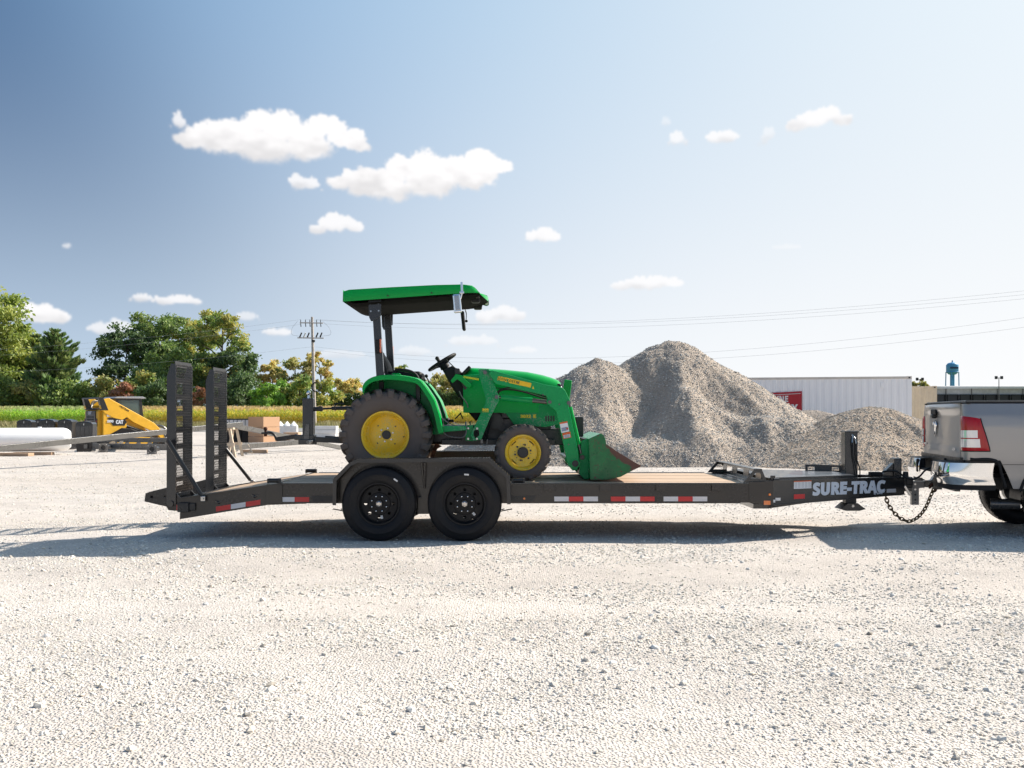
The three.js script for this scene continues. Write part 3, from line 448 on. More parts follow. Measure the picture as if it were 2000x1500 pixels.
// deck planks, nine along the bed
const plankMats = [0.96, 1.0, 0.92, 1.04].map((k, i) => { const t = T.wood.clone(); t.offset.set(i * 0.37, i * 0.21); t.needsUpdate = true; return mat([0.66 * k, 0.49 * k, 0.35 * k], 0.75, { map: t, bumpMap: t, bumpScale: 0.002 }); });
{
  const n = 10, w = (HALF * 2 - 0.14) / n;
  for (let i = 0; i < n; i++) { const z = ZF + 0.07 + (i + 0.5) * w; part(trailer, 'deck_plank', box(5.0, 0.038, w - 0.007, -0.01, DECK - 0.021 + 0.001 * (i % 3), z, 0.004), plankMats[(i * 3) % 4]); }
  for (let i = 0; i < 9; i++) part(trailer, 'cross_member', span(-2.3 + i * 0.58, -2.22 + i * 0.58, 0.47, 0.548, ZN - 0.02, ZF + 0.02), M.blackMatt);
  const dn = 9, dw = (HALF * 2 - 0.16) / dn;                  // dovetail floor boards
  for (let i = 0; i < dn; i++) { const z = ZF + 0.08 + (i + 0.5) * dw; part(trailer, 'dovetail_plank', bar(V(-3.42, 0.422, z), V(-2.53, 0.572, z), 0.036, dw - 0.008, 0.004), plankMats[(i * 5 + 1) % 4]); }
  part(trailer, 'dovetail_edge', [bar(V(-3.545, 0.402, ZC), V(-3.43, 0.418, ZC), 0.06, HALF * 2 - 0.12), bar(V(-2.52, 0.58, ZC), V(-2.49, 0.583, ZC), 0.03, HALF * 2 - 0.12)], M.tread);
  for (const s of [1, -1]) part(trailer, 'frame_beam', span(-3.0, 2.6, 0.40, 0.47, zs(s, 0.42), zs(s, 0.50)), M.blackMatt);
  for (const [px, py, d] of [[535, 942, 10.9], [1012, 938, 10.9], [607, 923.5, 12.86]]) { const x = X(px, d), z = d < 12 ? ZN - 0.03 : ZF + 0.03; part(trailer, 'strap_ratchet', [rod(V(x - 0.055, DECK + 0.025, z), V(x + 0.055, DECK + 0.025, z), 0.024), box(0.02, 0.05, 0.06, x - 0.06, DECK + 0.022, z, 0.004), box(0.02, 0.05, 0.06, x + 0.06, DECK + 0.022, z, 0.004)], M.blackMatt); }
}
part(trailer, 'front_cross_plate', span(2.492, 2.80, 0.545, 0.585, ZN - 0.06, ZF + 0.06), M.tread);
// loading ramps, folded upright on the tail
for (const [z0, z1] of [[ZN - 0.03, ZN - 0.60], [ZF + 0.62, ZF + 0.05]]) {
  const ramp = new THREE.Group(); ramp.name = 'loading_ramp'; trailer.add(ramp);
  const xb = X(324.5, 10.9), xt = X(342.6, 10.9), y0 = 0.36, y1 = 1.872, cut = 1.735, t = 0.008;
  const side = [[xb, y0], [xb + 0.004, cut], [xb + 0.05, y1], [xt, y1 - 0.006], [xt, y0]];
  part(ramp, 'side_channel', [poly(side, z0, z0 - t), span(xt - 0.022, xt, y0, y1 - 0.01, z0 - t, z0 - 0.03), span(xb, xb + 0.006, y0, cut, z0 - t, z0 - 0.03)], M.black);
  part(ramp, 'side_channel', [poly(side, z1 + t, z1), span(xt - 0.022, xt, y0, y1 - 0.01, z1 + t, z1 + 0.03), span(xb, xb + 0.006, y0, cut, z1 + t, z1 + 0.03)], M.black);
  part(ramp, 'tip_plate', bar(V(xb + 0.05, y1 - 0.004, (z0 + z1) / 2), V(xt, y1 - 0.009, (z0 + z1) / 2), 0.008, z0 - z1 - 0.003), M.black);
  for (let i = 0; i < 9; i++) { const y = y0 + 0.06 + i * 0.178; part(ramp, 'rung', [span(xt - 0.052, xt - 0.008, y, y + 0.008, z0 - t, z1 + t), span(xt - 0.016, xt - 0.008, y + 0.008, y + 0.055, z0 - t, z1 + t)], M.blackMatt); }
  // expanded metal: two sets of slanted strands
  const strands = [], wz = z0 - z1 - 0.02, H = y1 - y0 - 0.03, k = 1.9, zl = z0 - 0.01, yl = y0 + 0.01;
  for (const dir of [1, -1]) for (let c = -wz * k; c < H; c += 0.058) {
    let a0 = 0, a1 = wz; const yy = (a) => c + (dir > 0 ? a : wz - a) * k;
    const aAt = (y) => dir > 0 ? (y - c) / k : wz - (y - c) / k; const lo = aAt(0), hi = aAt(H); a0 = Math.max(0, Math.min(lo, hi)); a1 = Math.min(wz, Math.max(lo, hi)); if (a1 - a0 < 0.01) continue;
    strands.push(bar(V(xt + 0.0025 + dir * 0.0012, yl + yy(a0), zl - a0), V(xt + 0.0025 + dir * 0.0012, yl + yy(a1), zl - a1), 0.0040, 0.0024));
  }
  part(ramp, 'expanded_mesh', strands, M.black);
  // hinge and foot plate behind the ramp
  const foot = (z) => poly(sheet(10.9, [[282, 964], [292, 960.5], [330, 951], [352, 974], [351, 999], [327, 997], [323, 990], [280, 980]]), z, z - 0.01, 0.002, [ring(X(294, 10.9), Y(971, 10.9), 0.017, 12), ring(X(320, 10.9), Y(970.5, 10.9), 0.013, 12)]);
  part(ramp, 'foot_plate', [foot(z0 - 0.02), foot(z1 + 0.05), span(X(283, 10.9), X(290, 10.9), Y(978, 10.9), Y(966, 10.9), z0 - 0.03, z1 + 0.05)], M.trailer);
  part(ramp, 'hinge_boss', rod(V(X(333, 10.9), Y(984, 10.9), z0 + 0.02), V(X(333, 10.9), Y(984, 10.9), z1 - 0.01), 0.032, 0.032, 20), M.black);
}
// spring struts that hold the ramps
const strut = (a, b) => { const st = part(trailer, 'ramp_strut', [rod(a, a.clone().lerp(b, 0.93), 0.024, 0.024, 14), rod(a.clone().lerp(b, 0.9), b, 0.014)], M.blackMatt); part(st, 'bracket', [box(0.05, 0.06, 0.04, b.x, b.y, b.z, 0.008), rod(b.clone().add(V(0, 0, -0.04)), b.clone().add(V(0, 0, 0.04)), 0.012)], M.steel); };
strut(at(327, 860, 10.82), at(397, 974, 10.84)); strut(at(441, 877, 12.8), at(493, 942, 12.86));
// front stop rail across the deck
{
  const x0 = 2.49, prof = (a, b) => poly([[x0 - 0.02, DECK + 0.002], [x0 + 0.10, DECK + 0.142], [x0 + 0.185, DECK + 0.142], [x0 + 0.24, DECK + 0.01]], a, b, 0.002, [[[x0 + 0.055, DECK + 0.042], [x0 + 0.118, DECK + 0.112], [x0 + 0.165, DECK + 0.112], [x0 + 0.195, DECK + 0.042]]]);
  const stop = new THREE.Group(); stop.name = 'stop_rail'; trailer.add(stop);
  part(stop, 'end_bracket', prof(ZN - 0.02, ZN - 0.028), M.black); part(stop, 'end_bracket', prof(ZF + 0.028, ZF + 0.02), M.black);
  part(stop, 'top_plate', [span(x0 + 0.098, x0 + 0.187, DECK + 0.142, DECK + 0.15, ZN - 0.018, ZF + 0.018, 0.003)], M.trailer);
  const wall = [], wz0 = ZN - 0.03, wz1 = ZF + 0.03, L = wz0 - wz1;    // upright plate with three windows
  part(stop, 'window_plate', poly([[0, 0], [L, 0], [L, 0.14], [0, 0.14]], 0, 0.006, 0, [0.12, 0.42, 0.72].map((f) => [[L * f, 0.035], [L * (f + 0.17), 0.035], [L * (f + 0.17), 0.105], [L * f, 0.105]])).rotateY(Math.PI / 2).translate(x0 + 0.176, DECK + 0.001, wz0), M.black);
}
// tongue: two converging beams, cover plate, labels and lettering
const TX0 = 2.79, TX1 = X(1757, -ZC), TY = (t) => [lerp(0.352, 0.402, t), lerp(0.62, 0.605, t)];
for (const s of [1, -1]) {
  const a = V(TX0 - 0.02, 0, zs(s, HALF - 0.03)), b = V(TX1, 0, zs(s, 0.09)), L = a.distanceTo(b), dir = b.clone().sub(a).normalize();
  const beam = new THREE.Group(); beam.name = 'tongue_beam'; beam.position.set(a.x, 0, a.z - ZC); beam.rotation.y = Math.atan2(-dir.z, dir.x); trailer.add(beam);
  const f = s > 0 ? 1 : -1, web = (z) => poly([[0, 0.352], [L, 0.402], [L, 0.605], [0, 0.62]], z, z + f * 0.008);
  part(beam, 'web', [web(0.02 * f), bar(V(0, 0.616, 0), V(L, 0.601, 0), 0.012, 0.085), bar(V(0, 0.356, 0), V(L, 0.406, 0), 0.012, 0.085)], M.black, own);
  if (s < 0) continue;
  const lay = (g, x, y, z = 0.0285) => { g.rotateZ(-0.002).translate(x, y, z); return g; }, B = (px) => { const ang = (px - 1000) / FOCAL; return (-a.z * ang - a.x) / (dir.x + dir.z * ang); };   // along the beam where the photo's column meets it
  const w = letters('SURE-TRAC', 0.128, 1, 0.002, 0.0075); w.computeBoundingBox(); const tw = B(1724) - B(1582); w.scale(tw / w.boundingBox.max.x, 1, 1);
  w.applyMatrix4(new THREE.Matrix4().makeShear(0, 0, 0.06, 0, 0, 0));
  part(beam, 'lettering', lay(w, B(1583), 0.444), M.letter, own);
  part(beam, 'lettering', lay(letters('By Novae', 0.022, 1, 0.001), B(1703), 0.419), M.letter, own);
  part(beam, 'lettering', lay(letters('R', 0.008, 1, 0.001), B(1725.5), 0.458), M.letter, own);
  part(beam, 'load_label', lay(box(B(1581) - B(1547), 0.085, 0.002, 0, 0, 0), (B(1547) + B(1581)) / 2, 0.562), canvasMat(256, 128, (c, W, H) => { c.fillStyle = '#e9e9ea'; c.fillRect(0, 0, W, H); c.fillStyle = '#d9622a'; c.fillRect(0, 0, W, 16); c.fillStyle = '#8b8f96'; for (let i = 0; i < 6; i++) for (let j = 0; j < 5; j++) c.fillRect(8 + j * 50, 28 + i * 16, 40, 5); }), { ...own, keepUV: true });
  part(beam, 'reflector', lay(box(B(1568) - B(1547), 0.05, 0.005), (B(1547) + B(1568)) / 2, 0.435), M.tapeRed, own);
  part(beam, 'data_plate', lay(box(B(1746) - B(1728), 0.042, 0.002), (B(1728) + B(1746)) / 2, 0.452), mat([0.55, 0.53, 0.53], 0.4), own);
}
part(trailer, 'under_tray', [bar(V(2.74, 0.335, ZN - 0.12), V(3.38, 0.352, ZC + 0.3), 0.05, 0.05), bar(V(2.74, 0.335, ZF + 0.12), V(3.38, 0.352, ZC - 0.3), 0.05, 0.05), span(2.6, 2.76, 0.31, 0.36, ZN - 0.1, ZF + 0.1)], M.black);
part(trailer, 'reflector', span(2.688, 2.758, 0.36, 0.404, ZN + 0.004, ZN + 0.008), mat([0.85, 0.20, 0.03], 0.3, { clearcoat: 1 }), { label: 'amber corner reflector' });
part(trailer, 'marker_light', rod(V(2.75, 0.47, ZN), V(2.75, 0.47, ZN + 0.018), 0.016, 0.012), M.amber);
part(trailer, 'sticker', [box(0.055, 0.03, 0.002, 2.845, 0.418, ZN - 0.02).rotateY(0), box(0.02, 0.03, 0.0022, 2.80, 0.40, ZN + 0.003)], M.white);
part(trailer, 'tongue_cover', [poly([[TX0 - 0.035, DN + 0.07], [3.86, -ZC - 0.42], [3.86, -ZC + 0.42], [TX0 - 0.03, DF - 0.07]], 0, 0.006).rotateX(-Math.PI / 2).translate(0, 0.638, 0)], mat([0.075, 0.08, 0.088], 0.34, { bumpMap: T.wave, bumpScale: 0.002, clearcoat: 0.3 }));
part(trailer, 'cover_edge', [bar(V(TX0, 0.618, ZN - 0.09), V(3.86, 0.618, ZC + 0.40), 0.035, 0.012)], M.black);
{ const a = at(1582, 914, 12.4), b = at(1634, 922, 12.3); part(trailer, 'winch_bracket', place(poly([[-0.21, -0.045], [0.21, -0.045], [0.21, 0.045], [-0.21, 0.045]], 0, 0.008, 0, [[[-0.18, -0.02], [-0.10, -0.02], [-0.10, 0.02], [-0.18, 0.02]], [[0.10, -0.02], [0.18, -0.02], [0.18, 0.02], [0.10, 0.02]]]), V(a.x, 0.675, a.z), V(b.x, 0.672, b.z)), M.black); }
part(trailer, 'latch', [box(0.05, 0.05, 0.03, 2.80, 0.645, ZN - 0.06, 0.006), rod(V(2.8, 0.63, ZN - 0.03), V(2.86, 0.63, ZN - 0.05), 0.012)], M.black);
// drop-leg jack
{
  const x = X(1659, -ZC), jack = part(trailer, 'jack', [box(0.15, 0.60, 0.15, x, 0.83, ZC, 0.012), box(0.165, 0.02, 0.165, x, 1.125, ZC, 0.004)], M.black);
  part(jack, 'inner_leg', box(0.125, 0.36, 0.125, x, 0.40, ZC, 0.006), M.blackMatt);
  part(jack, 'foot', [poly([[x - 0.14, 0.232], [x - 0.06, 0.30], [x + 0.06, 0.30], [x + 0.15, 0.232], [x + 0.08, 0.212], [x - 0.08, 0.212]], ZC - 0.12, ZC + 0.12, 0.004)], M.black);
  part(jack, 'foot_pin', rod(V(x + 0.0, 0.268, ZC + 0.10), V(x, 0.268, ZC + 0.128), 0.016), M.steel);
  part(jack, 'hose_fitting', [rod(V(x + 0.0, 1.09, ZC + 0.08), V(x + 0.03, 1.05, ZC + 0.10), 0.014), rod(V(x + 0.01, 1.09, ZC + 0.085), V(x, 1.0, ZC + 0.1), 0.011), rod(V(x + 0.035, 1.06, ZC + 0.09), V(x + 0.045, 0.99, ZC + 0.1), 0.01)], M.steel);
  part(jack, 'hydraulic_hose', [hose([V(x, 1.0, ZC + 0.1), V(x + 0.01, 0.85, ZC + 0.1), V(x + 0.04, 0.70, ZC + 0.11), V(x + 0.05, 0.61, ZC + 0.12)], 0.007), hose([V(x + 0.045, 0.99, ZC + 0.1), V(x + 0.05, 0.82, ZC + 0.1), V(x + 0.09, 0.70, ZC + 0.09), V(x + 0.095, 0.61, ZC + 0.08)], 0.007)], M.plastic);
}
// coupler channel with gusset, coupler
{
  const x = TX1, cp = part(trailer, 'coupler_channel', [span(x - 0.09, x, 0.385, 0.82, ZC - 0.07, ZC + 0.07, 0.008), poly([[x - 0.235, 0.612], [x - 0.09, 0.762], [x - 0.09, 0.612]], ZC - 0.045, ZC + 0.045, 0.003)], M.black);
  part(cp, 'coupler', [span(x, x + 0.14, 0.47, 0.56, ZC - 0.045, ZC + 0.045, 0.012), box(0.09, 0.10, 0.11, x + 0.10, 0.55, ZC, 0.02), rod(V(x + 0.07, 0.60, ZC), V(x + 0.07, 0.66, ZC), 0.035, 0.03, 14)], M.blackMatt);
  part(cp, 'latch_handle', [bar(V(x + 0.03, 0.50, ZC + 0.06), V(x + 0.10, 0.39, ZC + 0.07), 0.035, 0.025, 0.008)], M.steel);
  part(cp, 'bolt', [0.47, 0.43].map((y) => rod(V(x - 0.05, y, ZC + 0.07), V(x - 0.05, y, ZC + 0.082), 0.012, 0.012, 6)), M.steel);
  part(trailer, 'breakaway_box', box(0.14, 0.05, 0.1, x - 0.3, 0.635, ZC + 0.05, 0.01), M.plastic);
}
// safety chain: rusty links hanging from the tongue to the truck's hitch
{
  const chain = thing('safety_chain', 'rusty safety chain hanging between trailer tongue and pickup hitch', 'chain', [4.6, 0.1, ZC + 0.1]);
  const pts = [[1729, 966], [1735, 985], [1748, 1003], [1762, 1014], [1776, 1018], [1790, 1012], [1803, 999], [1812, 983], [1818, 968], [1824, 954]].map(([a, b]) => at(a, b, -ZC - 0.1)), c = curve(pts), L = c.getLength(), n = Math.round(L / 0.046);
  const link = new THREE.TorusGeometry(0.0195, 0.0075, 6, 12).scale(1.55, 1, 1);
  for (let i = 0; i < n; i++) { const u = (i + 0.5) / n, p = c.getPointAt(u), tg = c.getTangentAt(u), g = link.clone().rotateX(i % 2 ? 0.5 : 2.0); place(g, p.clone().addScaledVector(tg, -0.01), p.clone().addScaledVector(tg, 0.01)); part(chain, 'chain_link', g, M.chainGold ??= mat([0.20, 0.125, 0.055], 0.6, { metalness: 0.3, roughnessMap: T.scuff })); }
  part(chain, 'hook', hose([at(1815, 954, -ZC - 0.1), at(1822, 945, -ZC - 0.1), at(1829, 952, -ZC - 0.1), at(1826, 960, -ZC - 0.1), at(1820, 958, -ZC - 0.1)], 0.012, 20, 8), M.rust);
}
single('trailer_cable', hose([V(TX1 - 0.22, 0.66, ZC + 0.06), at(1733, 920, 11.8), at(1752, 921, 11.75), at(1768, 932, 11.72), at(1782, 936, 11.7), at(1795, 931, 11.7), at(1808, 918, 11.75), at(1826, 911, 11.8)], 0.011, 50, 8), M.plastic, 'black wiring cable looping from trailer tongue to pickup bumper', 'cable', [TX1, 0.6, ZC]);
console.log('trailer done');
// ---------------------------------------------------------------- the compact tractor with front loader
const TZ = -11.87, RZ = 11.13;                               // centre line; depth of the near rear tyre's face
const tractor = thing('compact_tractor', 'green compact tractor with canopy and front loader on the trailer', 'tractor', [-0.6, DECK, TZ]);
const mz = (s, off) => TZ + s * off;
// blocks bent round a wheel: sections [z, angle, half angle, outer radius, inner radius]
function lug(sections) {
  const pos = [], ring4 = sections.map(([z, a, h, ro, ri]) => [[a - h, ro], [a + h, ro], [a + h * 1.35, ri], [a - h * 1.35, ri]].map(([t, r]) => V(r * Math.cos(t), r * Math.sin(t), z)));
  const quad = (a, b, c, d) => pos.push(...[a, b, c, a, c, d].flatMap((p) => [p.x, p.y, p.z]));
  for (let i = 0; i < ring4.length - 1; i++) for (let k = 0; k < 4; k++) quad(ring4[i][k], ring4[i][(k + 1) % 4], ring4[i + 1][(k + 1) % 4], ring4[i + 1][k]);
  quad(...ring4[0].slice().reverse()); quad(...ring4[ring4.length - 1]);
  const g = new THREE.BufferGeometry(); g.setAttribute('position', new THREE.Float32BufferAttribute(pos, 3)); g.setAttribute('uv', new THREE.Float32BufferAttribute(new Float32Array(pos.length / 3 * 2), 2)); g.computeVertexNormals(); return g;
}
const rearTyre = turned([[0.262, 0.13], [0.275, 0.165], [0.31, 0.188], [0.36, 0.20], [0.41, 0.197], [0.45, 0.178], [0.474, 0.15], [0.48, 0.1], [0.482, 0], [0.48, -0.1], [0.474, -0.15], [0.45, -0.178], [0.41, -0.197], [0.36, -0.2], [0.31, -0.188], [0.275, -0.165], [0.262, -0.13]], 64, 0.7);
const rearLugs = []; for (let i = 0; i < 22; i++) for (const s of [1, -1]) { const a = (i + (s > 0 ? 0 : 0.5)) / 22 * 2 * Math.PI, q = s > 0 ? 1 : -1; rearLugs.push(lug([[-0.01 * q, a + 0.16, 0.032, 0.512, 0.478], [0.10 * q, a + 0.07, 0.045, 0.512, 0.478], [0.165 * q, a, 0.058, 0.505, 0.46], [0.19 * q, a - 0.01, 0.062, 0.487, 0.44], [0.204 * q, a - 0.01, 0.050, 0.448, 0.415]])); }
const rearRim = turned([[0.262, 0.13], [0.268, 0.142], [0.262, 0.152], [0.25, 0.150], [0.236, 0.125], [0.225, 0.10], [0.218, 0.03], [0.20, 0.01], [0.19, 0.012], [0.12, 0.03], [0.0, 0.03]], 56, 0.5);
const frontTyre = turned([[0.196, 0.075], [0.205, 0.095], [0.225, 0.108], [0.255, 0.111], [0.28, 0.102], [0.296, 0.085], [0.300, 0.05], [0.301, 0], [0.3, -0.05], [0.296, -0.085], [0.28, -0.102], [0.255, -0.111], [0.225, -0.108], [0.205, -0.095], [0.196, -0.075]], 56, 0.7);
const frontLugs = []; for (let i = 0; i < 20; i++) for (const s of [1, -1]) { const a = (i + (s > 0 ? 0 : 0.5)) / 20 * 2 * Math.PI, q = s; frontLugs.push(lug([[-0.008 * q, a + 0.17, 0.045, 0.315, 0.298], [0.06 * q, a + 0.06, 0.06, 0.315, 0.298], [0.092 * q, a, 0.075, 0.31, 0.285], [0.106 * q, a - 0.01, 0.07, 0.29, 0.27]])); }
const frontRim = turned([[0.196, 0.075], [0.201, 0.086], [0.195, 0.094], [0.186, 0.092], [0.172, 0.06], [0.160, 0.05], [0.158, 0.02], [0.15, 0.02]], 48, 0.5);
const frontDisc = (() => { const slots = []; for (let i = 0; i < 4; i++) { const a0 = i * Math.PI / 2 + 0.55, pts = []; for (let k = 0; k <= 6; k++) pts.push([0.150 * Math.cos(a0 + k * 0.085), 0.150 * Math.sin(a0 + k * 0.085)]); for (let k = 6; k >= 0; k--) pts.push([0.138 * Math.cos(a0 + k * 0.085), 0.138 * Math.sin(a0 + k * 0.085)]); slots.push(pts); } return poly(ring(0, 0, 0.157, 48), 0.045, 0.055, 0, slots); })();
const hexNut = (r, a, z, size) => rod(V(r * Math.cos(a), r * Math.sin(a), z), V(r * Math.cos(a), r * Math.sin(a), z + size), size, size * 0.85, 6);
function tractorWheel(name, s, x, y, off, rear) {
  const w = new THREE.Group(); w.name = name; w.position.set(x + 0.6, y - DECK, s * off); if (s < 0) w.rotation.y = Math.PI; tractor.add(w);
  const p = (n, g, m, o) => part(w, n, fuse([g].flat(5).map((q) => q.clone())), m, { ...own, ...o });
  if (rear) {
    p('tyre', [rearTyre, ...rearLugs], M.rubberWorn); p('rim', rearRim, M.yellow); p('hub', turned([[0.05, 0.03], [0.05, 0.042], [0.046, 0.046], [0, 0.046]], 24), M.blackMatt);
    for (let i = 0; i < 6; i++) p('wheel_nut', hexNut(0.075, i * Math.PI / 3 + 0.3, 0.028, 0.013), M.steel);
    for (let i = 0; i < 4; i++) p('bolt_hole', rod(V(0.135 * Math.cos(i * Math.PI / 2 + 0.75), 0.135 * Math.sin(i * Math.PI / 2 + 0.75), 0.02), V(0.135 * Math.cos(i * Math.PI / 2 + 0.75), 0.135 * Math.sin(i * Math.PI / 2 + 0.75), 0.0275), 0.009), M.blackMatt);
    p('valve_stem', rod(V(0.2, -0.02, 0.03), V(0.195, -0.022, 0.075), 0.006), M.grease);
  } else {
    p('tyre', [frontTyre, ...frontLugs], M.rubberWorn); p('rim', [frontRim, frontDisc], M.yellow); p('hub', turned([[0.062, 0.05], [0.06, 0.085], [0.052, 0.092], [0, 0.092]], 28), M.blackMatt);
    for (let i = 0; i < 6; i++) p('wheel_nut', hexNut(0.088, i * Math.PI / 3 + 0.25, 0.054, 0.012), M.blackMatt);
    for (let i = 0; i < 8; i++) p('bolt_hole', rod(V(0.088 * Math.cos(i * Math.PI / 4 + 0.7), 0.088 * Math.sin(i * Math.PI / 4 + 0.7), 0.05), V(0.088 * Math.cos(i * Math.PI / 4 + 0.7), 0.088 * Math.sin(i * Math.PI / 4 + 0.7), 0.0565), 0.006), M.blackMatt);
  }
}
const RX = -1.393, RY = DECK + 0.508, FX = 0.12, FY = DECK + 0.313;
for (const s of [1, -1]) { tractorWheel('rear_wheel', s, RX, RY, 0.535, true); tractorWheel('front_wheel', s, FX, FY, 0.56, false); }
// rear fenders: arched top, inner wall, step
for (const s of [1, -1]) {
  const D = 11.16, up = sheet(D, [[708, 765], [707.5, 756], [713, 746], [723, 738.5], [735, 734.5], [752, 732.5], [775, 733], [800, 736.5], [818, 741.5], [829, 753], [838, 766], [847, 780], [853, 796], [858, 812], [862, 830], [866, 845]]);
  const c = curve(up.map(([x, y]) => V(x, y, 0))).getPoints(48), lo = c.map((p) => { const d = V(p.x - RX, p.y - RY + 0.12, 0).normalize(); return p.clone().addScaledVector(d, -0.052); });
  const zo = mz(s, 0.715), zi = mz(s, 0.30);
  const top = patch(48, 6, (u, v) => { const p = c[Math.round(u * 48)]; const z = lerp(zo, zi, v), drop = v === 0 ? 0.012 : 0; const d = V(p.x - RX, p.y - RY + 0.12, 0).normalize(); return p.clone().addScaledVector(d, -drop + 0.012 * Math.sin(v * Math.PI)).setZ(z); });
  const under = patch(48, 2, (u, v) => lo[Math.round(u * 48)].clone().addScaledVector(V(0, 1, 0), 0.03).setZ(lerp(zo - s * 0.01, zi, v)));
  const lip = poly([...c.map((p) => [p.x, p.y]), ...lo.slice().reverse().map((p) => [p.x, p.y])], zo, zo - s * 0.014, 0.004);
  const f = part(tractor, 'rear_fender', [top, under, lip], M.greenClean);
  const wallPts = [...c.map((p) => [p.x, p.y - 0.006]), [X(866, D), 1.10], [X(712, D), 1.10]];
  part(f, 'inner_wall', poly(wallPts, mz(s, 0.31), mz(s, 0.295)), M.green);
  part(f, 'tail_lamp', [box(0.05, 0.09, 0.06, X(742, 11.2), Y(752, 11.2), mz(s, 0.52), 0.008)], M.plastic);
  part(f, 'bracket', [box(0.05, 0.22, 0.05, X(815, 11.4), Y(765, 11.4), mz(s, 0.35), 0.006)], M.grease);
  // foot platform
  const st = part(tractor, 'foot_platform', [poly(sheet(11.2, [[861, 829], [865, 832.5], [909, 831.8], [911.5, 840], [864, 844], [859.5, 840]]), mz(s, 0.68), mz(s, 0.64), 0.004), span(X(864, 11.2), X(909, 11.2), Y(834, 11.2), Y(833, 11.2) - 0.012, mz(s, 0.66), mz(s, 0.30))], M.greenDusty);
  part(st, 'rubber_mat', patch(12, 2, (u, v) => V(lerp(X(862, 11.2), X(907, 11.2), u), Y(832.4, 11.2) + 0.09 * Math.pow(1 - u, 3), lerp(mz(s, 0.63), mz(s, 0.31), v))), M.plastic);
  part(st, 'step_loop', hose([V(X(866, 11.2), Y(844, 11.2), mz(s, 0.64)), V(X(873, 11.2), Y(851, 11.2), mz(s, 0.64)), V(X(885, 11.2), Y(854, 11.2), mz(s, 0.64)), V(X(904, 11.2), Y(854, 11.2), mz(s, 0.64)), V(X(909, 11.2), Y(848, 11.2), mz(s, 0.64)), V(X(909, 11.2), Y(824, 11.2), mz(s, 0.60))], 0.011, 30, 6), M.dull);
  // grab rail
  part(tractor, 'grab_rail', hose([V(X(768, 11.4), Y(736, 11.4), mz(s, 0.47)), V(X(772, 11.4), Y(725, 11.4), mz(s, 0.47)), V(X(786, 11.4), Y(722.5, 11.4), mz(s, 0.47)), V(X(803, 11.4), Y(726, 11.4), mz(s, 0.47)), V(X(813, 11.4), Y(733, 11.4), mz(s, 0.47)), V(X(818, 11.4), Y(743, 11.4), mz(s, 0.47))], 0.017, 30, 8), M.plastic);
  part(tractor, 'grab_rail_mount', box(0.10, 0.06, 0.10, X(774, 11.4), Y(734, 11.4), mz(s, 0.47), 0.015), M.greenClean);
}
// roll-over posts and canopy
for (const s of [1, -1]) {
  const z = mz(s, 0.525), b = V(-1.463, 1.70, z), t = V(-1.517, 2.585, z);
  const post = part(tractor, 'roll_bar_post', [bar(b, t, 0.085, 0.055, 0.008)], M.black);
  part(post, 'clamp_plate', poly([[-1.60, 2.66], [-1.585, 2.40], [-1.565, 2.36], [-1.535, 2.36], [-1.48, 2.40], [-1.455, 2.42], [-1.45, 2.66]], z + s * 0.030, z + s * 0.04, 0.002), M.black);
  for (const [x, y] of [[-1.572, 2.555], [-1.482, 2.56], [-1.565, 2.47], [-1.478, 2.475]]) part(post, 'bolt', rod(V(x, y, z + s * 0.038), V(x, y, z + s * 0.052), 0.012, 0.01, 8), M.steel);
  part(post, 'warning_lamp', [box(0.05, 0.15, 0.06, -1.487, 2.08, z + s * 0.05, 0.006)], M.plastic);
  part(post, 'lamp_lens', [box(0.022, 0.15, 0.05, -1.458, 2.085, z + s * 0.052, 0.006)], mat([0.75, 0.13, 0.03], 0.3, { clearcoat: 1 }));
}
part(tractor, 'roll_bar_cross_tube', span(-1.56, -1.475, 2.56, 2.62, mz(1, 0.52), mz(-1, 0.52), 0.01), M.black);
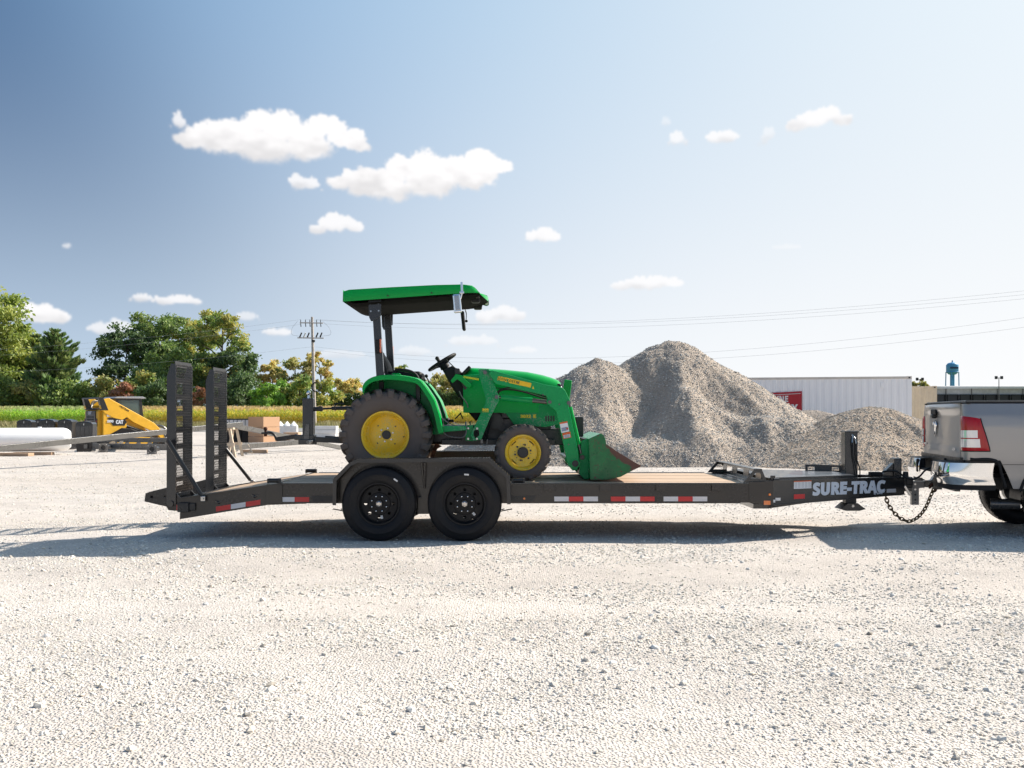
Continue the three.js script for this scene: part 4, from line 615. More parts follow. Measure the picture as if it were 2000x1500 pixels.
{
  const w = 0.66, lo = sheet(11.21, [[670, 589], [742, 584], [840, 577], [925, 570.5], [937, 570]]), hi = sheet(11.21, [[671, 566], [677, 562.5], [760, 557.5], [850, 553], [902, 552], [921, 554], [936, 563]]);
  const xa = lo[0][0], xb = X(952, 11.21), yTop = (x) => { for (let i = 1; i < hi.length; i++) if (x <= hi[i][0]) return lerp(hi[i - 1][1], hi[i][1], clamp((x - hi[i - 1][0]) / (hi[i][0] - hi[i - 1][0]))); return hi[hi.length - 1][1]; }, yLow = (x) => lerp(lo[0][1], lo[4][1], clamp((x - xa) / (lo[4][0] - xa)));
  // plan outline with rounded front
  const half = (x) => { const t = clamp((xb - x) / 0.30); return w * Math.pow(1 - Math.pow(1 - t, 2.6), 1 / 2.6) * (0.99 + 0.01 * t); };
  const xs = (u) => lerp(xa, xb - 0.002, 1 - Math.pow(1 - u, 1.6));
  const roof = patch(40, 24, (u, v) => { const x = xs(u), q = v * 2 - 1, e = Math.pow(Math.abs(q), 5), h = half(x); const front = smooth(xb - 0.16, xb, x); return V(x, lerp(yTop(Math.min(x, hi[6][0])), yLow(x), e * 0.22) + 0.02 * (1 - q * q) - 0.07 * front, TZ + q * h); });
  const rim = patch(40, 4, (u, v) => { const x = xs(u); return V(x, lerp(yTop(Math.min(x, hi[6][0])) - 0.02 - 0.07 * smooth(xb - 0.16, xb, x), yLow(x) - 0.0 * x, v), TZ + half(x) + 0.006 * Math.sin(v * Math.PI)); });
  const rim2 = patch(40, 4, (u, v) => { const x = xs(u); return V(x, lerp(yTop(Math.min(x, hi[6][0])) - 0.02 - 0.07 * smooth(xb - 0.16, xb, x), yLow(x), v), TZ - half(x) - 0.006 * Math.sin(v * Math.PI)); });
  const back = patch(2, 10, (u, v) => V(xa - 0.004 * u, lerp(yTop(xa), lo[0][1], u), TZ + lerp(-w, w, v)));
  const canopy = part(tractor, 'canopy', [roof, rim, rim2, back], M.greenClean);
  const belly = (x) => yLow(x) + 0.01 - 0.035 * smooth(xa, xa + 0.12, x) * smooth(xb, xb - 0.2, x);
  part(canopy, 'liner', [patch(36, 14, (u, v) => { const x = lerp(xa + 0.035, xb - 0.012, u), q = v * 2 - 1, h = (half(x) - 0.03); return V(x, belly(x) - 0.03 * Math.sin(Math.min(1, (1 - Math.abs(q)) * 5) * Math.PI / 2), TZ + q * h); })], M.liner);
  part(canopy, 'rear_trough', [poly(sheet(12.0, [[688, 584], [690, 594], [704, 607], [730, 608], [748, 603], [760, 580]]), mz(1, 0.44), mz(-1, 0.44), 0.02)], M.liner);
  for (const s of [1, -1]) part(canopy, 'side_rail', bar(V(-1.58, 2.60, mz(s, 0.46)), V(-0.36, 2.655, mz(s, 0.46)), 0.05, 0.05, 0.008), M.grease);
  for (const s of [1, -1]) part(canopy, 'front_lamp', [box(0.10, 0.07, 0.12, xb - 0.14, 2.62, mz(s, 0.36), 0.02)], M.plastic);
  for (const px of [757.5, 843]) part(canopy, 'rivet', rod(V(X(px, 11.2), Y(px < 800 ? 577.5 : 572, 11.2), mz(1, w)), V(X(px, 11.2), Y(px < 800 ? 577.5 : 572, 11.2), mz(1, w + 0.012)), 0.009), M.grease);
}
// mirrors hung from the canopy edge
for (const [s, d] of [[1, 11.1], [-1, 12.5]]) {
  const near = s > 0, o = new THREE.Group(); o.name = 'mirror'; tractor.add(o); const q = (a, b) => at(a, b, d);
  if (near) {
    part(o, 'clamp', [bar(q(901.5, 551), q(902.5, 574), 0.026, 0.02, 0.004), box(0.05, 0.025, 0.04, q(902, 571.5).x, q(902, 571.5).y, -d, 0.005)], M.chrome);
    part(o, 'arm', [hose([q(902, 573), q(899, 584), q(894, 590), q(890, 592)], 0.009, 16, 8)], M.chrome);
    const g = new RoundedBoxGeometry(0.088, 0.205, 0.035, 5, 0.017); part(o, 'shell', g.rotateZ(0.1).translate(q(893, 593).x, q(893, 593).y, -d), M.chrome);
    const inner = new RoundedBoxGeometry(0.052, 0.16, 0.012, 4, 0.005); part(o, 'back_plate', inner.rotateZ(0.1).translate(q(893, 592).x, q(893, 592).y, -d + 0.016), M.steel);
  } else {
    part(o, 'arm', [hose([q(916, 586), q(917, 596), q(909, 604), q(911, 612), q(911, 626)], 0.008, 22, 8), bar(q(902, 604), q(917, 603), 0.012, 0.012)], M.chrome);
    part(o, 'shell', [new RoundedBoxGeometry(0.04, 0.24, 0.12, 4, 0.018).rotateZ(0.09).translate(q(905, 627).x, q(905, 627).y, -d)], M.plastic);
    part(o, 'glass', new RoundedBoxGeometry(0.006, 0.2, 0.09, 2, 0.003).rotateZ(0.09).translate(q(905, 627).x - 0.021, q(905, 627).y, -d), M.chrome);
    part(o, 'knob', ball(0.018, q(911, 627).x, q(911, 627).y, -d, 10), M.plastic);
  }
}
// seat
{
  const seat = new THREE.Group(); seat.name = 'seat'; tractor.add(seat);
  part(seat, 'backrest', [patch(14, 14, (u, v) => { const y = lerp(Y(733, 11.87), Y(688, 11.87), v), q = u * 2 - 1; return V(-1.42 - 0.10 * v + 0.05 * Math.sqrt(Math.max(0, 1 - q * q)) * Math.sin(Math.PI * clamp(v * 0.8 + 0.15)), y, TZ + q * 0.23 * (1 - 0.25 * v * v)); }), patch(14, 14, (u, v) => { const y = lerp(Y(733, 11.87), Y(688, 11.87), v), q = u * 2 - 1; return V(-1.45 - 0.10 * v, y, TZ + q * 0.232 * (1 - 0.25 * v * v)); }), hose([V(-1.43, Y(734, 11.87), TZ + 0.23), V(-1.47, Y(712, 11.87), TZ + 0.22), V(-1.525, Y(692, 11.87), TZ + 0.175), V(-1.54, Y(688, 11.87), TZ), V(-1.525, Y(692, 11.87), TZ - 0.175), V(-1.43, Y(734, 11.87), TZ - 0.23)], 0.022, 40, 8)], M.plastic);
  part(seat, 'cushion', [new RoundedBoxGeometry(0.42, 0.10, 0.46, 4, 0.045).translate(-1.24, Y(735, 11.87), TZ)], M.plastic);
  part(seat, 'base', span(-1.4, -1.1, 1.3, 1.72, mz(1, 0.16), mz(-1, 0.16), 0.02), M.grease);
}
part(tractor, 'lever', [hose([V(-1.0, 1.60, mz(-1, 0.36)), V(-1.0, 1.72, mz(-1, 0.37)), V(-1.03, 1.78, mz(-1, 0.38))], 0.008, 10, 6), ball(0.022, -1.03, 1.79, mz(-1, 0.38), 10)], M.plastic);
// steering wheel and column
{
  const c = at(863.5, 707.5, 11.87), ax = V(-0.53, 0.848, 0).normalize(), sw = new THREE.Group(); sw.name = 'steering_wheel'; tractor.add(sw);
  const turn = (g) => g.applyQuaternion(new THREE.Quaternion().setFromUnitVectors(V(0, 1, 0), ax)).translate(c.x, c.y, c.z);
  part(sw, 'wheel_rim', turn(new THREE.TorusGeometry(0.175, 0.0165, 10, 40).rotateX(Math.PI / 2)), M.plastic);
  part(sw, 'wheel_spokes', [0, 1, 2].map((k) => turn(bar(V(0, -0.05, 0), V(0.172 * Math.cos(k * 2.094 + 0.5), 0, 0.172 * Math.sin(k * 2.094 + 0.5)), 0.016, 0.034, 0.005))), M.plastic);
  part(sw, 'wheel_hub', turn(new THREE.CylinderGeometry(0.05, 0.06, 0.06, 20).translate(0, -0.045, 0)), M.plastic);
  part(sw, 'spinner_knob', turn(fuse([new THREE.CylinderGeometry(0.02, 0.02, 0.05, 12).translate(-0.02, 0.03, 0.16), ball(0.024, -0.02, 0.055, 0.16, 10)])), M.plastic);
  part(tractor, 'steering_column', [rod(c.clone().addScaledVector(ax, -0.05), at(905, 770, 11.87), 0.045, 0.07, 16), poly(sheet(11.87, [[868, 724], [884, 716], [897, 722], [905, 730], [925, 770], [945, 806], [930, 822], [916, 806], [901, 778], [884, 757], [873, 737]]), mz(1, 0.19), mz(-1, 0.19), 0.025)], M.plastic);
  part(tractor, 'hand_control', [rod(at(871, 702, 11.7), at(892, 722, 11.68), 0.006), box(0.06, 0.075, 0.07, at(893, 726, 11.6).x, at(893, 726, 11.6).y, -11.6, 0.012)], M.grease);
  part(tractor, 'dash_bracket', [poly(sheet(11.5, [[880, 744], [890, 731], [901, 733], [909, 741], [921, 752], [918, 757], [911, 756], [902, 747], [893, 741], [884, 748]]), mz(1, 0.38), mz(1, 0.34), 0.004)], M.greenClean);
  part(tractor, 'knee_panel', [poly(sheet(11.55, [[898, 742], [918, 748], [926, 775], [947, 789], [948, 803], [928, 793], [908, 766]]), mz(1, 0.30), mz(-1, 0.30), 0.012)], M.grease);
  part(tractor, 'control_rod', [hose([at(897, 764, 11.5), at(902, 775, 11.5), at(912, 788, 11.5), at(914, 796, 11.5)], 0.008, 14, 6)], M.dull);
  part(tractor, 'pedal', [bar(at(889, 818, 11.6), at(901, 806, 11.6), 0.012, 0.08, 0.003), bar(at(899, 806, 11.6), at(904, 818, 11.6), 0.014, 0.014), box(0.06, 0.03, 0.09, at(881, 822, 11.6).x, at(881, 822, 11.6).y, -11.6, 0.008)], M.plastic);
}
// hood: rounded cross section swept along its length
{
  const prof = sheet(11.60, [[901, 733], [919, 716.5], [947, 718], [985, 720.5], [1030, 725], [1060, 731], [1080, 737], [1092, 742], [1096, 747]]);
  const yT = (x) => { for (let i = 1; i < prof.length; i++) if (x <= prof[i][0]) return lerp(prof[i - 1][1], prof[i][1], clamp((x - prof[i - 1][0]) / (prof[i][0] - prof[i - 1][0]))); return prof[8][1]; };
  const x0 = X(905, 11.6), x1 = X(1096, 11.6), yB = Y(806, 11.55), halfW = (x) => 0.325 * (1 - 0.12 * smooth(x1 - 0.35, x1, x) - 0.06 * smooth(x0 + 0.2, x0, x));
  const sect = (x, a) => { const w = halfW(x), top = yT(x), sq = 4.2; const c = Math.cos(a), s = Math.sin(a); return V(x, yB + (top - yB) * Math.pow(Math.max(0, s), 2 / sq), TZ + w * Math.sign(c) * Math.pow(Math.abs(c), 2 / sq)); };
  const hood = part(tractor, 'hood', [patch(44, 28, (u, v) => sect(lerp(x0, x1, u), v * Math.PI)), patch(14, 8, (u, v) => { const p = sect(x1, u * Math.PI); return V(x1 - 0.012 * v, lerp(p.y, yB + 0.1, v), lerp(p.z, TZ, v)); })], M.greenClean);
  for (const s of [1, -1]) {
    const z = mz(s, 0.318), side = sheet(11.55, [[948, 792], [1088, 790], [1094, 800], [1092, 815], [1090, 829], [1066, 834.5], [1003, 829], [996, 818], [988, 808], [964, 803]]);
    part(hood, 'side_panel', poly(side, z, z - s * 0.02, 0.006), M.greenDusty);
    part(hood, 'model_number', lettersFit('3032', 0.033, 21 * 11.55 / FOCAL, 0.002, 0.0015).translate(X(1016, 11.55), Y(816, 11.55), z + s * 0.001), M.decal);
    part(hood, 'model_number', lettersFit('E', 0.035, 5.5 * 11.55 / FOCAL, 0.002, 0.0015).translate(X(1041.5, 11.55), Y(816, 11.55), z + s * 0.001), M.decal);
    part(hood, 'vent', [0, 1, 2, 3].map((k) => span(X(1065 + k * 5, 11.55), X(1068 + k * 5, 11.55), Y(823, 11.55), Y(812, 11.55), z - s * 0.002, z + s * 0.003)), M.blackMatt);
    part(hood, 'seam', [bar(V(X(958, 11.55), Y(756, 11.55), mz(s, 0.326)), V(X(1080, 11.55), Y(772, 11.55), mz(s, 0.322)), 0.007, 0.008)], M.blackMatt);
    part(hood, 'side_stripe', bar(V(X(905, 11.54), Y(736, 11.54), mz(s, 0.315)), V(X(935, 11.54), Y(741, 11.54), mz(s, 0.327)), 0.022, 0.006), M.decal);
  }
  part(hood, 'grille', [span(X(1086, 11.6), X(1096.5, 11.6), Y(829, 11.6), Y(749, 11.6), mz(1, 0.25), mz(-1, 0.25), 0.02)], M.plastic);
  for (const s of [1, -1]) part(hood, 'headlight', new RoundedBoxGeometry(0.05, 0.10, 0.16, 3, 0.02).translate(X(1094, 11.6), Y(762, 11.6), mz(s, 0.16)), M.lens);
  part(hood, 'rear_trim', bar(V(X(903, 11.6), Y(731, 11.6), TZ), V(X(918, 11.6), Y(715.5, 11.6), TZ), 0.03, 0.60, 0.012), M.plastic);
  part(hood, 'cowl', [poly(sheet(11.6, [[903, 733], [945, 730], [950, 770], [940, 782], [926, 770], [915, 750]]), mz(1, 0.30), mz(-1, 0.30), 0.015)], M.green);
}
// engine, gearbox, axles and frame under the body
part(tractor, 'engine', [span(X(950, 11.87), X(1075, 11.87), Y(862, 11.87), Y(796, 11.87), mz(1, 0.2), mz(-1, 0.2), 0.03), rod(V(X(967, 11.6), Y(822, 11.6), mz(1, 0.2)), V(X(967, 11.6), Y(822, 11.6), mz(1, 0.27)), 0.09, 0.09, 20), rod(V(X(980, 11.6), Y(836, 11.6), mz(1, 0.2)), V(X(980, 11.6), Y(836, 11.6), mz(1, 0.26)), 0.04), box(0.14, 0.1, 0.08, X(990, 11.6), Y(810, 11.6), mz(1, 0.22), 0.02)], M.grease);
part(tractor, 'gearbox', [span(X(748, 11.87), X(955, 11.87), Y(868, 11.87), Y(830, 11.87), mz(1, 0.19), mz(-1, 0.19), 0.04)], M.grease);
part(tractor, 'rear_axle', rod(V(RX, RY, mz(1, 0.50)), V(RX, RY, mz(-1, 0.50)), 0.10, 0.10, 20), M.grease);
part(tractor, 'front_axle', [rod(V(FX, FY, mz(1, 0.50)), V(FX, FY, mz(-1, 0.50)), 0.06, 0.06, 16), ball(0.10, FX, FY, mz(1, 0.40), 14), ball(0.10, FX, FY, mz(-1, 0.40), 14)], M.grease);
part(tractor, 'front_frame', [span(X(985, 11.87), X(1102, 11.87), Y(868, 11.87), Y(838, 11.87), mz(1, 0.24), mz(-1, 0.24), 0.01)], M.blackMatt);
for (const s of [1, -1]) part(tractor, 'subframe', [span(X(862, 11.5), X(1085, 11.5), Y(869, 11.5), Y(858, 11.5), mz(s, 0.36), mz(s, 0.30), 0.008), poly(sheet(11.5, [[902, 834], [920, 832], [920, 864], [902, 862]]), mz(s, 0.42), mz(s, 0.40), 0.003)], M.grease);
part(tractor, 'front_weight_box', [span(X(1121, 12.0), X(1135, 12.0), Y(852, 12), Y(814, 12), mz(1, 0.28), mz(-1, 0.28), 0.01), span(X(1085, 12.0), X(1122, 12.0), Y(852, 12), Y(836, 12), mz(1, 0.2), mz(-1, 0.2), 0.01)], M.blackMatt);
part(tractor, 'drawbar', [poly(sheet(11.5, [[850, 866], [846, 874], [842, 884], [838, 899], [846, 899], [849, 886], [853, 877], [862, 872]]), mz(1, 0.3), mz(1, 0.24), 0.006)], M.rust);
part(tractor, 'hydraulic_pipes', [0, 1, 2].map((k) => hose([at(940 + k * 4, 862, 11.45), at(944 + k * 4, 850, 11.45), at(951 + k * 3, 832, 11.45), at(957 + k * 2, 815, 11.45)], 0.009, 14, 6)), M.plastic, { kind: 'stuff' });
part(tractor, 'lower_hose', [hose([at(941, 862, 11.3), at(943, 868, 11.3), at(950, 868, 11.3), at(952, 858, 11.3)], 0.008, 14, 6), box(0.03, 0.05, 0.03, at(941, 862, 11.3).x, at(941, 862, 11.3).y, -11.3, 0.005)], M.dull);
// front loader: masts, boom arms, cylinders
for (const s of [1, -1]) {
  const D = 11.27, z0 = mz(s, 0.60), z1 = mz(s, 0.535);
  const mast = part(tractor, 'loader_mast', [poly(sheet(D, [[934, 721], [954.5, 720.5], [957, 724], [974.5, 776], [974.8, 782], [956, 818], [940, 858.5], [924, 861.5], [917.5, 851], [935, 815], [947.5, 788], [948.5, 780], [947, 772], [936, 735]]), z0, z1, 0.006, [sheet(D, [[931, 836], [937, 841], [937, 851], [928, 858], [923.5, 850], [924, 842]])])], M.greenDusty);
  for (const [a, b] of [[914.5, 836.5], [914.5, 857], [932, 837], [931.5, 857]]) part(mast, 'bolt', rod(V(X(a, D), Y(b, D), z0 - s * 0.03), V(X(a, D), Y(b, D), z0 + s * 0.01), 0.013, 0.012, 10), M.steel);
  part(mast, 'mount_plate', poly(sheet(D, [[909, 832], [924, 830], [924, 862], [909, 860]]), mz(s, 0.565), mz(s, 0.54), 0.003), M.green);
  part(mast, 'loader_number', lettersFit('305', 0.022, 13 * D / FOCAL, 0.002, 0.001).translate(X(941.5, D), Y(802, D), s > 0 ? z0 : z0 - 0.002), M.decal);
  part(mast, 'loader_number', lettersFit('LOADER', 0.01, 13 * D / FOCAL, 0.002).translate(X(941.5, D), Y(805, D), s > 0 ? z0 : z0 - 0.002), M.decal);
  const za = mz(s, 0.64), zb = mz(s, 0.545);
  const arm = part(tractor, 'loader_arm', [poly(sheet(D, [[957, 724], [963, 723.5], [1063, 751], [1098, 757.5], [1103, 762], [1113, 782], [1113.5, 788], [1110, 793], [1129.5, 882], [1131, 905], [1127, 918], [1118, 919], [1108, 907], [1099, 863], [1085.5, 803], [1070, 790], [1067, 784], [1069, 779], [1066, 773], [967, 749.5], [955, 730]]), za, zb, 0.008)], M.green);
  for (const [a, b, r] of [[947.5, 727.5, 0.022], [970, 775.5, 0.022], [1073.5, 785.5, 0.02], [1110.5, 787, 0.022]]) part(arm, 'pivot_pin', [rod(V(X(a, D), Y(b, D), zb), V(X(a, D), Y(b, D), za + s * 0.012), r, r, 16), rod(V(X(a, D), Y(b, D), za + s * 0.012), V(X(a, D), Y(b, D), za + s * 0.016), r * 0.6, r * 0.6, 12)], M.dull);
  part(arm, 'lower_pin', [rod(V(X(1123, D), Y(905, D), zb - s * 0.02), V(X(1123, D), Y(905, D), za + s * 0.008), 0.038, 0.036, 20)], M.blackMatt);
  part(arm, 'pin_boss', turned([[0.038, 0], [0.05, 0], [0.05, 0.022], [0.038, 0.024]], 24).translate(X(1123, D), Y(905, D), s > 0 ? za - 0.01 : za - 0.012), M.green);
  const zc = mz(s, 0.50);
  part(tractor, 'lift_cylinder', [rod(V(X(978, D), Y(776, D), zc), V(X(1040, D), Y(782, D), zc), 0.033, 0.033, 18)], M.green);
  part(tractor, 'lift_rod', [rod(V(X(968, D), Y(775, D), zc), V(X(980, D), Y(776, D), zc), 0.018, 0.018), rod(V(X(1040, D), Y(782, D), zc), V(X(1074, D), Y(785.5, D), zc), 0.025, 0.025, 14)], M.dull);
  part(tractor, 'bucket_cylinder', [rod(V(X(1113, D), Y(795, D), za - s * 0.045), V(X(1130, D), Y(868, D), za - s * 0.045), 0.026, 0.026, 16)], M.greenClean);
  part(tractor, 'bucket_rod', [rod(V(X(1130, D), Y(866, D), za - s * 0.045), V(X(1135, D), Y(886, D), za - s * 0.045), 0.015), rod(V(X(1111, D), Y(786, D), za - s * 0.045), V(X(1114, D), Y(798, D), za - s * 0.045), 0.018)], M.dull);
  // warning labels on the lower arm
  const lab = (a, b, w, h, f) => part(arm, 'warning_label', box(w, h, 0.002).rotateZ(0.2).translate(X(a, D), Y(b, D), za + s * 0.001), canvasMat(64, 96, f), { keepUV: true });
  lab(1102, 834, 0.088, 0.115, (c, W, H) => { c.fillStyle = '#e8e8ea'; c.fillRect(0, 0, W, H); c.fillStyle = '#e0642b'; c.fillRect(0, 0, W, 14); c.fillStyle = '#8d97a8'; c.fillRect(6, 50, 52, 34); c.fillStyle = '#c0392b'; c.fillRect(44, 60, 16, 14); });
  lab(1106.5, 850, 0.088, 0.065, (c, W, H) => { c.fillStyle = '#e0642b'; c.fillRect(0, 0, W, H); c.fillStyle = '#cfd2d6'; c.fillRect(6, 36, 52, 52); c.fillStyle = '#6b6f76'; for (let i = 0; i < 4; i++) c.fillRect(12, 44 + i * 11, 40, 5); });
  // maker's stripe on the boom, worn at its rear end
  const strip = canvasMat(512, 64, (c, W, H) => { c.fillStyle = '#0d7a40'; c.fillRect(0, 0, W, H); c.fillStyle = '#f2c41c'; c.fillRect(178, 0, W - 178, H); const r = rng(5); for (let i = 0; i < 60; i++) c.fillRect(r() * 190, r() * H * 0.85, 8 + r() * 22, 3 + r() * 9); c.font = 'bold 50px sans-serif'; c.lineWidth = 9; c.strokeStyle = '#f2c41c'; c.strokeText('JOHN', 4, 50); c.fillStyle = '#123a1c'; c.fillText('JOHN', 4, 50); c.font = 'bold 54px sans-serif'; c.fillText('DEERE', 178, 52); });
  const p0 = V(X(972, D), Y(738.5, D), 0), p1 = V(X(1037, D), Y(753, D), 0), st = box(p0.distanceTo(p1), 0.05, 0.002);
  part(arm, 'name_stripe', st.rotateZ(Math.atan2(p1.y - p0.y, p1.x - p0.x)).translate((p0.x + p1.x) / 2, (p0.y + p1.y) / 2, za + s * 0.0012), strip, { keepUV: true });
  part(arm, 'caution_mark', poly(sheet(D, [[1039, 759.5], [1043, 760], [1041, 753.5]]), za + s * 0.0005, za + s * 0.002), M.decal);
  if (s < 0) part(arm, 'hose_guard', [bar(V(X(1104, 12.3), Y(786, 12.3), mz(s, 0.47)), V(X(1110, 12.3), Y(742, 12.3), mz(s, 0.47)), 0.095, 0.05, 0.012)], M.greenClean);
}
part(tractor, 'arm_cross_tube', rod(V(X(1106, 11.9), Y(893, 11.9), mz(1, 0.58)), V(X(1106, 11.9), Y(893, 11.9), mz(-1, 0.58)), 0.05, 0.05, 16), M.green);
for (const [k, s] of [[0, 1], [1, 1], [0, -1], [1, -1]]) part(tractor, 'loader_hose', hose([at(945 + k * 4, 845, 11.36), at(951 + k * 3, 815, 11.36), at(966 + k * 3, 790, 11.36), at(972 + k * 3, 765, 11.37), at(1000, 757 + k * 4, 11.37), at(1060, 773 + k * 4, 11.37), at(1092, 784 + k * 4, 11.37), at(1104 + k * 3, 812, 11.37)].map((p) => p.setZ(mz(s, 0.51 - k * 0.03))), 0.010, 50, 6), M.plastic);
for (const [a, b] of [[960, 741], [1012, 748], [1060, 771], [1092, 790], [1098, 822], [1110, 868]]) part(tractor, 'arm_bolt', rod(V(X(a, 11.27), Y(b, 11.27), mz(1, 0.635)), V(X(a, 11.27), Y(b, 11.27), mz(1, 0.648)), 0.009, 0.008, 6), M.dull);
// bucket
{
  // rusted, scratched green paint: bare edges where the bucket digs
  const b0 = X(1150, 11.09), b1 = X(1253, 11.09);
  const rusty = new THREE.MeshStandardMaterial({ color: 0xffffff, roughness: 0.62, roughnessMap: T.scuff, map: (() => { const t = tex(512, 0.6, (u, v) => { const x = u * 0.6, y = v * 0.6; const n = fbm(u * 14, v * 14, 5, 211, 14), f = fbm(u * 60, v * 60, 3, 213, 60), vein = Math.abs(fbm(u * 9, v * 9, 4, 215, 9) - 0.5); const edge = smooth(0.09, 0.0, (0.19 - x) * 0.56 + (0.40 - y) * 0.83) * smooth(0.12, 0.3, x) + 0.42 * smooth(0.40, 0.56, x) + 0.35 * smooth(0.06, 0.0, y); const k = smooth(0.56, 0.72, n * 0.55 + f * 0.25 + edge * 0.6 + (vein < 0.014 ? 0.3 : 0)); const g = 0.85 + 0.3 * (n - 0.5); return [lerp(0.08 * g, 0.36, k), lerp(0.50 * g, 0.22, k), lerp(0.26 * g, 0.17, k)]; }, true); return t; })() });
  const outline = sheet(11.09, [[1150, 857], [1173, 846.5], [1178, 849], [1182, 855.5], [1184, 867], [1204, 881], [1232, 898], [1252.5, 910], [1212, 931.5], [1188, 936.5], [1170, 937.5], [1153.5, 937.6]]);
  const bucket = new THREE.Group(); bucket.name = 'bucket'; tractor.add(bucket);
  const uvFix = (g) => { g = metreUV(prep(g)); const uv = g.attributes.uv; for (let i = 0; i < uv.count; i++) uv.setXY(i, uv.getX(i) - b0, uv.getY(i) - DECK); return g; };
  for (const s of [1, -1]) part(bucket, 'side_plate', uvFix(poly(outline, mz(s, 0.78), mz(s, 0.765), 0.002)), rusty, { keepUV: true });
  const o = outline, strip2 = (a, b, t) => bar(V(a[0], a[1], TZ), V(b[0], b[1], TZ), t, 1.528);
  part(bucket, 'back_plate', [strip2([o[0][0] + 0.006, o[0][1] - 0.008], [o[11][0] + 0.006, o[11][1] + 0.01], 0.012), strip2([o[0][0], o[0][1] - 0.007], [o[1][0], o[1][1] - 0.007], 0.012)], M.green);
  part(bucket, 'floor_plate', [strip2([o[11][0], o[11][1] + 0.006], [o[9][0], o[9][1] + 0.006], 0.012), strip2([o[9][0] - 0.005, o[9][1] + 0.007], [o[8][0], o[8][1] + 0.007], 0.0125)], M.rust);
  part(bucket, 'cutting_edge', strip2([o[8][0] - 0.01, o[8][1] + 0.008], [o[7][0], o[7][1] + 0.002], 0.014), M.rust);
  for (const s of [1, -1]) part(bucket, 'attach_plate', poly(sheet(11.27, [[1136, 862], [1148, 856], [1150, 870], [1150, 936], [1141, 936], [1131, 925], [1132, 890]]), mz(s, 0.60), mz(s, 0.56), 0.005), M.greenDusty);
  for (const s of [1, -1]) part(bucket, 'attach_pin', rod(V(X(1137, 11.27), Y(893, 11.27), mz(s, 0.55)), V(X(1137, 11.27), Y(893, 11.27), mz(s, 0.625)), 0.026, 0.026, 16), M.grease);
  part(bucket, 'attach_frame', [span(X(1138, 11.3), X(1149, 11.3), Y(866, 11.3), Y(857, 11.3), mz(1, 0.56), mz(-1, 0.56)), span(X(1140, 11.3), X(1149, 11.3), Y(934, 11.3), Y(926, 11.3), mz(1, 0.56), mz(-1, 0.56))], M.blackMatt);
}
// three-point linkage at the rear
for (const s of [1, -1]) part(tractor, 'lower_link', [bar(V(-1.45, 1.0, mz(s, 0.24)), at(617, 858, 11.6).setZ(mz(s, 0.30)), 0.06, 0.022, 0.006)], M.blackMatt);
part(tractor, 'top_link', [rod(at(690, 797, 11.87), at(648, 797.5, 11.87), 0.022), rod(at(649, 797.5, 11.87), at(629, 798.5, 11.87), 0.012), rod(at(630, 798.5, 11.87), at(612, 799, 11.87), 0.026), box(0.05, 0.06, 0.05, at(626, 798.5, 11.87).x, at(626, 798.5, 11.87).y, -11.87, 0.01)], M.blackMatt);
part(tractor, 'link_handle', hose([at(655, 802, 11.84), at(654, 792, 11.84), at(658, 788.5, 11.84), at(672, 788.5, 11.84)], 0.007, 14, 6), M.blackMatt);
// hitch attachment held by the linkage
{
  const D = 11.87, h = thing('hitch_attachment', 'black three-point hitch frame with ball mount behind the tractor', 'hitch', [X(604, D), Y(868, D), -D]);
  part(h, 'upright', [span(X(592.5, D), X(613.5, D), Y(862, D), Y(778, D), -D - 0.06, -D + 0.06, 0.008)], M.black);
  part(h, 'top_ball', [rod(at(603, 778, D), at(603, 772, D), 0.02, 0.016), ball(0.027, at(603, 767.5, D).x, at(603, 767.5, D).y, -D, 16)], M.chrome);
  part(h, 'gusset', poly(sheet(D, [[600, 828], [607, 828], [607, 842], [606, 858], [595, 858], [597, 842]]), -D + 0.062, -D + 0.075, 0.003), M.dull);
  part(h, 'base_tube', [span(X(577, D), X(616, D), Y(859, D), Y(849, D), -D - 0.07, -D + 0.07, 0.008), span(X(586, D), X(621, D), Y(868, D), Y(857.5, D), -D + 0.05, -D + 0.10, 0.006)], M.black);
  part(h, 'cross_pin', rod(V(X(613, D), Y(862, D), -D - 0.38), V(X(613, D), Y(862, D), -D + 0.36), 0.02, 0.02, 14), M.dull);
  part(h, 'receiver', [bar(at(541, 858, D), at(580, 852, D), 0.05, 0.05, 0.006)], M.blackMatt);
  part(h, 'ball_mount', [hose([at(541, 861, D), at(536, 850, D), at(530, 845.5, D), at(521, 845, D)], 0.016, 20, 8), box(0.08, 0.022, 0.06, at(518, 846, D).x, at(518, 846, D).y, -D, 0.005)], M.grease);
  part(h, 'rusty_ball', [ball(0.024, at(518.5, 837.5, D).x, at(518.5, 837.5, D).y, -D, 16), rod(at(518.5, 846, D), at(518.5, 838, D), 0.014), rod(at(518.5, 847, D), at(518.5, 852, D), 0.02)], M.rust, { label: 'rusty tow ball' });
}
console.log('tractor done');
